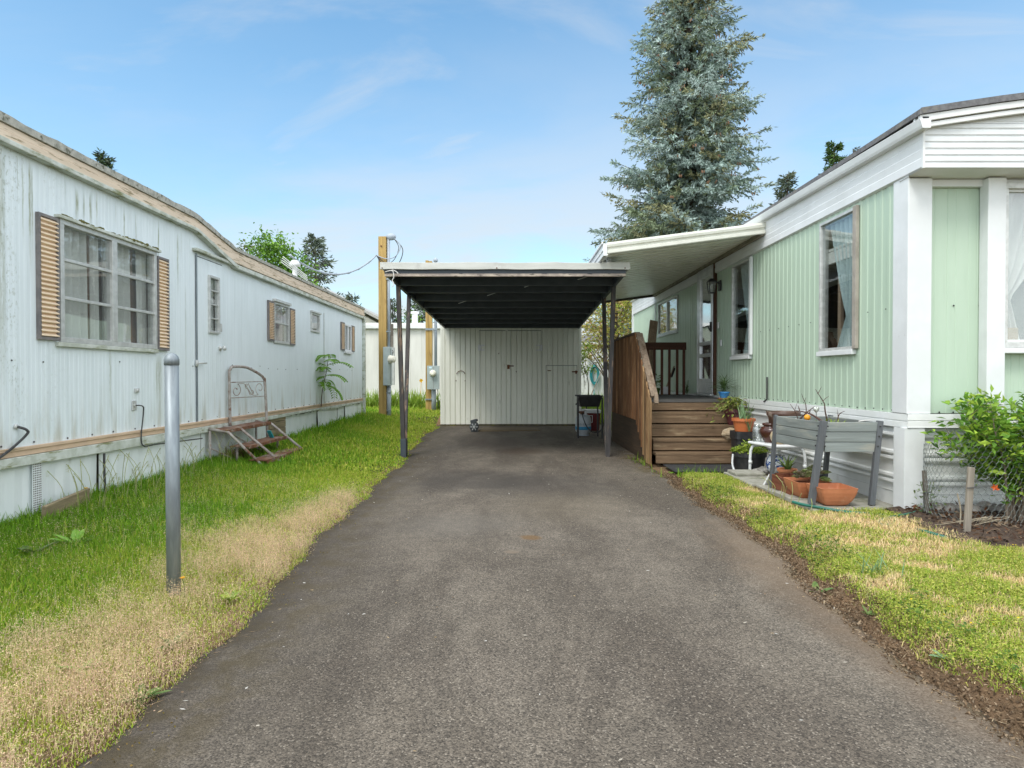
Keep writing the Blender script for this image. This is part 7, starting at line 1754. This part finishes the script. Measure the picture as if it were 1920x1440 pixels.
# left lawn, three bands of distance
for (n, y0, y1, w, lm) in ((170000, 1.7, 4.2, .004, .068), (100000, 4.2, 7.5, .0065, .082), (60000, 7.5, 15.3, .013, .10), (42000, 15.3, 22.5, .02, .12)):
    x, y = scatter(n, -3.62 if y1 < 15.5 else -8, -1.2 if y1 < 15.5 else -1.7, y0, y1)
    d = dl_(x, y); ok = vis(x, y) & (np.where(y < 15, d > -.035 + .07 * r.random(len(x)) + .02 * fbm(x, y, 14, 4), True)); x, y, d = x[ok], y[ok], d[ok]
    ok = ~((np.abs(x) < 1.85) & (y > 14.6) & (y < 17.4)); x, y, d = x[ok], y[ok], d[ok]
    dry = left_dry(x, y); isdry = r.random(len(x)) < dry * .42
    keep = r.random(len(x)) < np.where(isdry, .75, np.clip(.55 + d * .9, 0, 1)); x, y, d, isdry = x[keep], y[keep], d[keep], isdry[keep]; n_ = len(x)
    wall = np.clip(1 - (x - XT) / .55, 0, 1) * (y < 15)
    L = lm * r.uniform(.45, 1.1, n_) * (.34 + .66 * np.clip(d / 1.2, 0, 1)) * (1 + 1.1 * wall * r.random(n_)) * np.where(isdry, .75, 1)
    lime = np.clip(left_dry(x, y) * .8 + .26 + .55 * fbm(x, y, 1.6, 3) + .55 * np.clip(1.15 - d / 1.2, 0, 1) + .25 * np.clip((y - 8) / 6, 0, 1) - .5 * wall, 0, .95)
    c = np.where((r.random(n_) < lime)[:, None], pick(LIME, n_), pick(GREEN, n_)); c = np.where(isdry[:, None], pick(DRY, n_), c)
    P = np.stack([x, y, np.where(d > .1, H(x, y) - .005, np.maximum(H(x, y) - .005, .0))], 1)
    push(*blades_np(P, L, w * r.uniform(.6, 1.2, n_) * np.where(isdry, .55, 1), r.uniform(0, 6.28, n_), r.uniform(.15, 1.75, n_), c))
flush('lawn_grass', 'bright green uncut grass along the pale blue mobile home')
# airy dry seed heads
x, y = scatter(110000, -3.4, -1.25, 1.7, 6.4); ok = vis(x, y) & (dl_(x, y) > .0); x, y = x[ok], y[ok]; ok = r.random(len(x)) < np.clip(left_dry(x, y) * np.clip(.34 + .55 * fbm(x, y, 2.9, 8) + .6 * fbm(x, y, 9.5, 3) + .5 * fbm(x, y, 21, 6), 0, 1), .02, .42); x, y = x[ok], y[ok]; n_ = len(x)
Ls = r.uniform(.04, .12, n_); P = np.stack([x, y, H(x, y) - .005], 1); az = r.uniform(0, 6.28, n_); c = pick([(.72, .51, .35), (.76, .59, .38), (.66, .45, .32), (.74, .63, .36)], n_)
push(*blades_np(P, Ls, np.full(n_, .0013), az, r.uniform(0, 1.1, n_), c))
rep = 12; Pt = np.repeat(P + np.stack([np.zeros(n_), np.zeros(n_), Ls * .92], 1), rep, 0) + r.normal(size=(n_ * rep, 3)) * np.array([.026, .026, .016]); k = len(Pt)
push(*leaves_np(Pt, rdir(k, r), r.normal(size=(k, 3)), r.uniform(.004, .009, k), r.uniform(.0016, .0034, k), np.repeat(c, rep, 0) * r.uniform(.8, 1.2, (k, 1))))
flush('dry_grass', 'pinkish dry seeding grass on the verge beside the driveway')
# right lawn: short, clover and straw
for (n, y0, y1, w, lm) in ((150000, 1.7, 4.0, .0036, .042), (80000, 4.0, 7.6, .005, .045)):
    x, y = scatter(n, 1.7, 4.6 if y1 < 5 else 3.2, y0, y1); d = dr_(x, y); ok = vis(x, y) & (d > .10 + .08 * r.random(len(x)) + .045 * fbm(x, y, 5, 4)); x, y, d = x[ok], y[ok], d[ok]
    bed = (x > 3.1) & (y > np.interp(x, pts[:, 0], pts[:, 1]) - .02); slab = (x > 2.44) & (y > 5.07); house = (x > XH - .05) & (y > 5); st_ = (y > 7.35); ok = ~(bed | slab | house | st_); x, y, d = x[ok], y[ok], d[ok]; n_ = len(x)
    f = .55 * fbm(x, y, 2.6, 5) + .6 * fbm(x, y, 7.5, 7) + .45 * fbm(x, y, 19, 2); pd = np.clip(.62 + 1.1 * f - .22 * np.clip((y - 4.4) / 2, 0, 1) + .18 * np.clip((3.2 - y), -.3, 1) - .45 * np.clip(1 - (d - .15) / .35, 0, 1), .08, .95); isdry = r.random(n_) < pd
    c = np.where(isdry[:, None], pick([(.78, .60, .32), (.82, .66, .40), (.74, .52, .29), (.70, .60, .26)], n_), np.where((r.random(n_) < .6)[:, None], pick([(.42, .48, .07), (.50, .51, .10), (.34, .43, .06), (.56, .53, .16)], n_), pick([(.20, .36, .03), (.25, .40, .04)], n_)))
    L = lm * r.uniform(.3, 1.2, n_); P = np.stack([x, y, H(x, y) - .004], 1)
    push(*blades_np(P, L, w * r.uniform(.5, 1.2, n_), r.uniform(0, 6.28, n_), r.uniform(.3, 1.7, n_), c))
    m_ = (~isdry) & (r.random(n_) < .35 * np.clip(1.3 - 1.6 * pd, 0, 1)); k = int(m_.sum()); Pc = np.repeat(P[m_], 3, 0) + r.normal(size=(k * 3, 3)) * np.array([.012, .012, .003]) + np.array([0, 0, .014]) + np.array([0, 0, 1]) * r.random((k * 3, 1)) * .022
    cc = pick([(.32, .41, .05), (.45, .48, .09), (.24, .36, .045), (.56, .53, .14), (.40, .45, .07)], k * 3)
    push(*leaves_np(Pc, rdir(k * 3, r, -.3, .5), np.tile([[0, 0, 1.]], (k * 3, 1)) + r.normal(size=(k * 3, 3)) * .4, r.uniform(.006, .014, k * 3), r.uniform(.004, .009, k * 3), cc))
# creeping trefoil spilling over the dirt edge, with tiny yellow flowers
x, y = scatter(9000, 1.85, 2.6, 1.7, 6.5); d = dr_(x, y); ok = vis(x, y) & (d > .10 + .06 * r.random(len(x))) & (d < .40) & (fbm(x, y, 5, 9) > -.05); x, y = x[ok], y[ok]; k = len(x); P = np.stack([x, y, H(x, y) + r.uniform(.005, .06, k)], 1)
push(*leaves_np(P, rdir(k, r, -.5, .5), np.tile([[0, 0, 1.]], (k, 1)) + r.normal(size=(k, 3)) * .4, r.uniform(.014, .03, k), r.uniform(.008, .016, k), pick([(.07, .13, .025), (.10, .18, .03), (.15, .22, .035)], k)))
x, y = scatter(1500, 1.8, 4.3, 1.7, 6.5); d = dr_(x, y); ok = vis(x, y) & (d > .25) & (d < 1.6) & (fbm(x, y, 4, 11) > .35) & (y < np.interp(x, pts[:, 0], pts[:, 1])) & ((x < 2.45) | (y < 5)); x, y = x[ok], y[ok]; k = len(x); P = np.stack([x, y, H(x, y) + .045], 1)
push(*leaves_np(P, rdir(k, r, -.2, .4), np.tile([[0, 0, 1.]], (k, 1)), np.full(k, .012), np.full(k, .01), pick([(.75, .55, .02)], k)))
flush('clover_turf', 'short yellow-green clover and straw turf right of the driveway')
# soil crumbs in the bare edge
x, y = scatter(40000, 1.5, 2.25, 1.7, 7.5); d = dr_(x, y); ok = vis(x, y) & (d > -.06) & (d < .30); x, y = x[ok], y[ok]; n_ = len(x)
push(*leaves_np(np.stack([x, y, np.maximum(H(x, y), .004 * (d[ok] < .02)) + .004], 1), rdir(n_, r, -.3, .7), rdir(n_, r), r.uniform(.005, .017, n_) * (1 + (r.random(n_) < .06)), r.uniform(.005, .013, n_), pick([(.20, .135, .08), (.13, .085, .05), (.30, .21, .13), (.09, .06, .035), (.36, .27, .18)], n_), .35))
flush('soil_crumbs', 'crumbly brown soil along the right edge of the asphalt', 'soil')
# straw litter along the dirt edge and driveway rims
x, y = scatter(60000, -1.75, 2.3, 1.7, 9); dR = dr_(x, y); dL = dl_(x, y); ok = vis(x, y) & (((dR > -.10) & (dR < .30)) | ((dL > -.05) & (dL < .12))) & (r.random(len(x)) < .9) & (fbm(x, y, 6, 3) > .35 - r.random(len(x))); x, y = x[ok], y[ok]; n_ = len(x)
P = np.stack([x, y, np.maximum(H(x, y), .006) + .005], 1); dd = rdir(n_, r, -.06, .15)
push(*leaves_np(P, dd, np.tile([[0, 0, 1.]], (n_, 1)), r.uniform(.012, .055, n_), r.uniform(.0015, .004, n_), pick([(.46, .33, .20), (.34, .23, .13), (.2, .13, .08), (.58, .46, .30), (.12, .08, .05)], n_)))
flush('straw_litter', 'scattered dry straw along the dirt edges of the driveway', 'litter')
# moss tufts creeping over the asphalt rim on the left and by the porch
x, y = scatter(60000, -1.75, 2.2, 1.7, 14.5); a_ = -dl_(x, y); b_ = -dr_(x, y); ok = vis(x, y) & (((a_ > -.03) & (a_ < .22) & (r.random(len(x)) < (1 - a_ / .22)) & (fbm(x, y, 3.1, 2) + .5 * fbm(x, y, 11, 5) > .12)) | ((b_ > -.03) & (b_ < .2) & (y > 7.2) & (y < 9.2) & (fbm(x, y, 5, 4) > -.1))); x, y = x[ok], y[ok]; n_ = len(x)
push(*leaves_np(np.stack([x, y, np.full(n_, .016) + .008 * r.random(n_)], 1), rdir(n_, r, -.1, .7), rdir(n_, r), r.uniform(.006, .013, n_), r.uniform(.004, .008, n_), pick([(.20, .15, .03), (.14, .11, .025), (.27, .22, .04), (.10, .075, .03), (.24, .16, .05)], n_)))
flush('moss', 'olive and rusty moss creeping over the edges of the asphalt', 'moss')
# crumbs, pebbles and bits of leaf on the asphalt
x, y = scatter(700, -1.5, 1.75, 1.7, 14); ok = (dl_(x, y) < -.05) & (dr_(x, y) < -.05) & (r.random(len(x)) < .35 + .65 * (np.abs(x) > 1.0)); x, y = x[ok], y[ok]; n_ = len(x)
push(*leaves_np(np.stack([x, y, np.full(n_, .028)], 1), rdir(n_, r, -.02, .1), np.tile([[0, 0, 1.]], (n_, 1)), r.uniform(.008, .03, n_), r.uniform(.004, .013, n_), pick([(.55, .50, .42), (.40, .30, .18), (.20, .14, .09), (.62, .60, .56)], n_)))
flush('debris', 'small pale pebbles and leaf crumbs scattered over the asphalt', 'debris')
# grass far right behind the carport and around the steps
x, y = scatter(24000, 1.75, 6, 15.2, 20.6); ok = ~((x < 1.75) & (y < 17.5)); x, y = x[ok], y[ok]; n_ = len(x)
push(*blades_np(np.stack([x, y, H(x, y)], 1), r.uniform(.05, .16, n_), np.full(n_, .018), r.uniform(0, 6.28, n_), r.uniform(.2, 1.2, n_), np.where((r.random(n_) < .6)[:, None], pick(LIME, n_), pick(GREEN, n_))))
x, y = scatter(1400, 1.55, 2.5, 7.2, 8.9); d = dr_(x, y); ok = (((y < 7.45) & (d > .1)) | ((d > -.1) & (x < 1.82) & (fbm(x, y, 9, 2) > .1))); x, y = x[ok], y[ok]; n_ = len(x)
push(*blades_np(np.stack([x, y, np.maximum(H(x, y), .0)], 1), r.uniform(.03, .16, n_), np.full(n_, .006), r.uniform(0, 6.28, n_), r.uniform(.1, 1.2, n_), pick(GREEN, n_)))
flush('back_lawn_grass', 'long yellow-green grass beyond the carport and beside the porch')
# individual weeds
def rosette(x, y, label, R_, n, m, seed, el=(.1, .6), w=.35):
    q = random.Random(seed); s = MB(); z = hz(x, y)
    for k in range(n): s.leaf((x, y, z + .01), (math.cos(k * 2.4 + q.random()), math.sin(k * 2.4 + q.random()), math.tan(q.uniform(*el))), (0, 0, 1), R_ * q.uniform(.6, 1.1), R_ * w * q.uniform(.7, 1.2), .15)
    tag(obj('weed', s, M[m], origin=(x, y, z)), label, 'weed')
for i, (px, py, R_, n, m, lab) in enumerate(((1530, 1098, .10, 6, 'leaf_mid', 'broad-leaved green weed lying at the asphalt edge halfway along the right side'), (1628, 1146, .06, 5, 'leaf_mid', 'small round-leaved weed on the dirt edge nearer the camera'), (1770, 1237, .07, 6, 'strap_grey', 'blue-green weed in the dirt edge at the lower right'), (1368, 985, .06, 6, 'leaf_green', 'tiny green weed in the dirt edge near the porch end'), (142, 1015, .16, 7, 'leaf_green', 'large dock weed in the grass near the loose board'), (60, 1035, .14, 8, 'leaf_mid', 'dark dock weed in the grass at the left edge'), (430, 1125, .09, 9, 'leaf_yellow', 'yellow-green weed on the verge right of the metal post'), (320, 1210, .10, 8, 'leaf_mid', 'flat weed in the dry grass below the metal post'), (150, 1255, .08, 5, 'leaf_green', 'pale round-leaved weed in dry grass at lower left'), (265, 1300, .10, 8, 'leaf_mid', 'flat weed at the driveway edge, lowest on the left'), (1262, 884, .07, 7, 'leaf_green', 'green weed at the foot of the porch balusters'))):
    q = gp(px, py, .03 if px > 1000 or py > 1100 else .12); rosette(q.x, q.y, lab, R_, n, m, i)
q = gp(1640, 1070, .08); s = MB(); rr_ = random.Random(3)
for k in range(26): s.strap((q.x + rr_.gauss(0, .05), q.y + rr_.gauss(0, .04), .06), rr_.uniform(0, 6.28), rr_.uniform(.5, 1.4), rr_.uniform(.08, .19), .007, rr_.uniform(-.2, .6), 4)
tag(obj('weed', s, M['strap_grey'], origin=(q.x, q.y, .07)), 'tall blue-green branching weed in the right lawn', 'weed')
for (px, py, z, hh, lab) in ((342, 1085, .05, .0, 'yellow dandelion flower at the foot of the metal post'), (161, 916, .14, .0, 'yellow dandelion flower before the pale blue skirting near the loose board')):
    Y = 3.27 if px == 342 else 4.75; X, Z = ony(px, py, Y); s = MB(); zz = hz(X, Y)
    t = thing('dandelion', lab, 'flower', (X, Y, zz)); s.tube(spline([(X + .01, Y, zz), (X + .012, Y, (zz + Z) / 2), (X, Y, Z)], 4), .0022, 5); obj('stem', s, M['leaf_mid'], t); s = MB()
    for k in range(22): s.leaf((X, Y, Z), (math.cos(k * 2.4), math.sin(k * 2.4), .25 + .03 * k), (0, 0, 1), .017, .006)
    obj('flower_head', s, M['petal'], t)
# tall grass stems by the skirting and slabs
s = MB(); rr_ = random.Random(14)
for k in range(60):
    y = rr_.uniform(4.6, 7.2); x = XT + rr_.uniform(.08, .4); L = rr_.uniform(.18, .42); z = hz(x, y); a = rr_.uniform(0, 6.28)
    s.tube(spline([(x, y, z), (x + .03 * math.cos(a), y + .03 * math.sin(a), z + L * .6), (x + L * .35 * math.cos(a), y + L * .35 * math.sin(a), z + L)], 3), .0022, 4)
    for q in range(5): s.leaf((x + L * .3 * math.cos(a), y + L * .3 * math.sin(a), z + L * (.85 + .03 * q)), (math.cos(a), math.sin(a), .3), (0, 0, 1), .03, .006)
for k in range(9):
    y = rr_.uniform(5.0, 6.6); x = 2.46 + rr_.uniform(-.04, .02); L = rr_.uniform(.12, .26); a = rr_.uniform(0, 6.28); s.tube(spline([(x, y, .06), (x + .02, y, .06 + L * .6), (x + L * .3 * math.cos(a), y + L * .3 * math.sin(a), .06 + L)], 3), .003, 4)
tag(obj('tall_grass_stems', s, plantmat('seeding_grass_stem', (.30, .36, .10), (.42, .40, .2)), origin=(XT + .2, 6, .1)), 'thin seeding grass stems in front of the skirtings', 'grass', kind='stuff')

# ================================================================ SKY, SUN, CAMERA
w = bpy.data.worlds.new('World'); sc.world = w; w.use_nodes = True; t = w.node_tree
for n in list(t.nodes): t.nodes.remove(n)
EL, ROT = R(54), R(212)      # sun high behind the camera
sky = N(t, 'ShaderNodeTexSky', sky_type='NISHITA'); sky.sun_disc = False; sky.sun_elevation = EL; sky.sun_rotation = ROT; sky.air_density = 1.0; sky.dust_density = .6; sky.ozone_density = 1.6
tc = N(t, 'ShaderNodeTexCoord'); sp = N(t, 'ShaderNodeSeparateXYZ'); t.links.new(tc.outputs['Generated'], sp.inputs[0])
zc = mth(t, 'MAXIMUM', sp.outputs['Z'], .0); den = mth(t, 'ADD', zc, .16)
cb = N(t, 'ShaderNodeCombineXYZ'); t.links.new(mth(t, 'DIVIDE', sp.outputs['X'], den), cb.inputs[0]); t.links.new(mth(t, 'DIVIDE', sp.outputs['Y'], den), cb.inputs[1])
def cl(scale, st, lo, hi, dist, off=0):
    mp = N(t, 'ShaderNodeMapping'); mp.inputs['Scale'].default_value = st; mp.inputs['Location'].default_value = (off, off * .7, 0); mp.inputs['Rotation'].default_value = (0, 0, .5)
    t.links.new(cb.outputs[0], mp.inputs['Vector']); return noise_fac(t, mp.outputs['Vector'], scale, detail=9, rough=.58, lo=lo, hi=hi, dist=dist)[0]
wisp = cl(.8, (1, 2.2, 1), .46, .78, 1.1, 5.3); bank = cl(.55, (1, 1.6, 1), .38, .66, .5, 7.4)
hzn = N(t, 'ShaderNodeMapRange', interpolation_type='SMOOTHSTEP'); hzn.inputs['From Min'].default_value = .60; hzn.inputs['From Max'].default_value = .03; t.links.new(sp.outputs['Z'], hzn.inputs['Value'])
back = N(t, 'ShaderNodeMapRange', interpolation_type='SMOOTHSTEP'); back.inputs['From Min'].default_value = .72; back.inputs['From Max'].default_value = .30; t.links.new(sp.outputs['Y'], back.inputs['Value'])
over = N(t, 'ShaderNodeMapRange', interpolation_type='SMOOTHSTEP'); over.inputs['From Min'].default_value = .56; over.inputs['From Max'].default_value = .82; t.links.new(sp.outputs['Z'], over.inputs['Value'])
low = mth(t, 'MULTIPLY', hzn.outputs[0], mth(t, 'ADD', mth(t, 'MULTIPLY', bank, .75), .32))
f = mth(t, 'MAXIMUM', mth(t, 'ADD', mth(t, 'MULTIPLY', wisp, .6), .03), low)
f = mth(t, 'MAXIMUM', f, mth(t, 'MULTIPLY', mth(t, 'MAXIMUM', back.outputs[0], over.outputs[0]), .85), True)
b1 = N(t, 'ShaderNodeBackground'); b1.inputs['Strength'].default_value = SKY_S; t.links.new(mixc(t, 1.0, sky.outputs[0], (.80, 1.10, 1.08), 'MULTIPLY'), b1.inputs['Color'])
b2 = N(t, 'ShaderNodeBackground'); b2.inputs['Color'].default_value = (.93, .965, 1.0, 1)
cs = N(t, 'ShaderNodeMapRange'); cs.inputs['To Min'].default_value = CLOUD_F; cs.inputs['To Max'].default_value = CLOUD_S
t.links.new(mth(t, 'MAXIMUM', back.outputs[0], over.outputs[0]), cs.inputs['Value']); t.links.new(cs.outputs[0], b2.inputs['Strength'])   # thin cloud ahead; brighter unseen cloud added behind, beside and overhead as soft fill
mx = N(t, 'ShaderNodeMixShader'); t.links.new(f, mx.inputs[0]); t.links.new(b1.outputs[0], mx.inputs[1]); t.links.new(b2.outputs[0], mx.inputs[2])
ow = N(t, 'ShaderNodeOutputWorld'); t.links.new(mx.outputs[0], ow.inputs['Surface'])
sun = bpy.data.lights.new('sun', 'SUN'); sun.energy = SUN_S; sun.angle = R(SUN_A); sun.color = (1, .955, .89)
so = bpy.data.objects.new('sun', sun); col.objects.link(so)
d = Vector((math.sin(ROT) * math.cos(EL), math.cos(ROT) * math.cos(EL), math.sin(EL))); so.rotation_euler = d.to_track_quat('Z', 'Y').to_euler(); so.location = d * 40
cam = bpy.data.cameras.new('camera'); cam.sensor_width = 36; cam.lens = 36 * F / 1920; cam.clip_end = 2000; cam.clip_start = .05
co = bpy.data.objects.new('camera', cam); col.objects.link(co); co.location = (0, 0, CZ); co.rotation_euler = (R(90) - TILT, 0, 0); sc.camera = co
sc.view_settings.view_transform = 'Standard'; sc.view_settings.look = 'None'; sc.view_settings.exposure = EXPO; sc.view_settings.gamma = 1
sc.cycles.use_denoising = True; sc.cycles.max_bounces = 7; sc.cycles.transparent_max_bounces = 12
try: sc.cycles.denoiser = 'OPENIMAGEDENOISE'
except Exception: pass
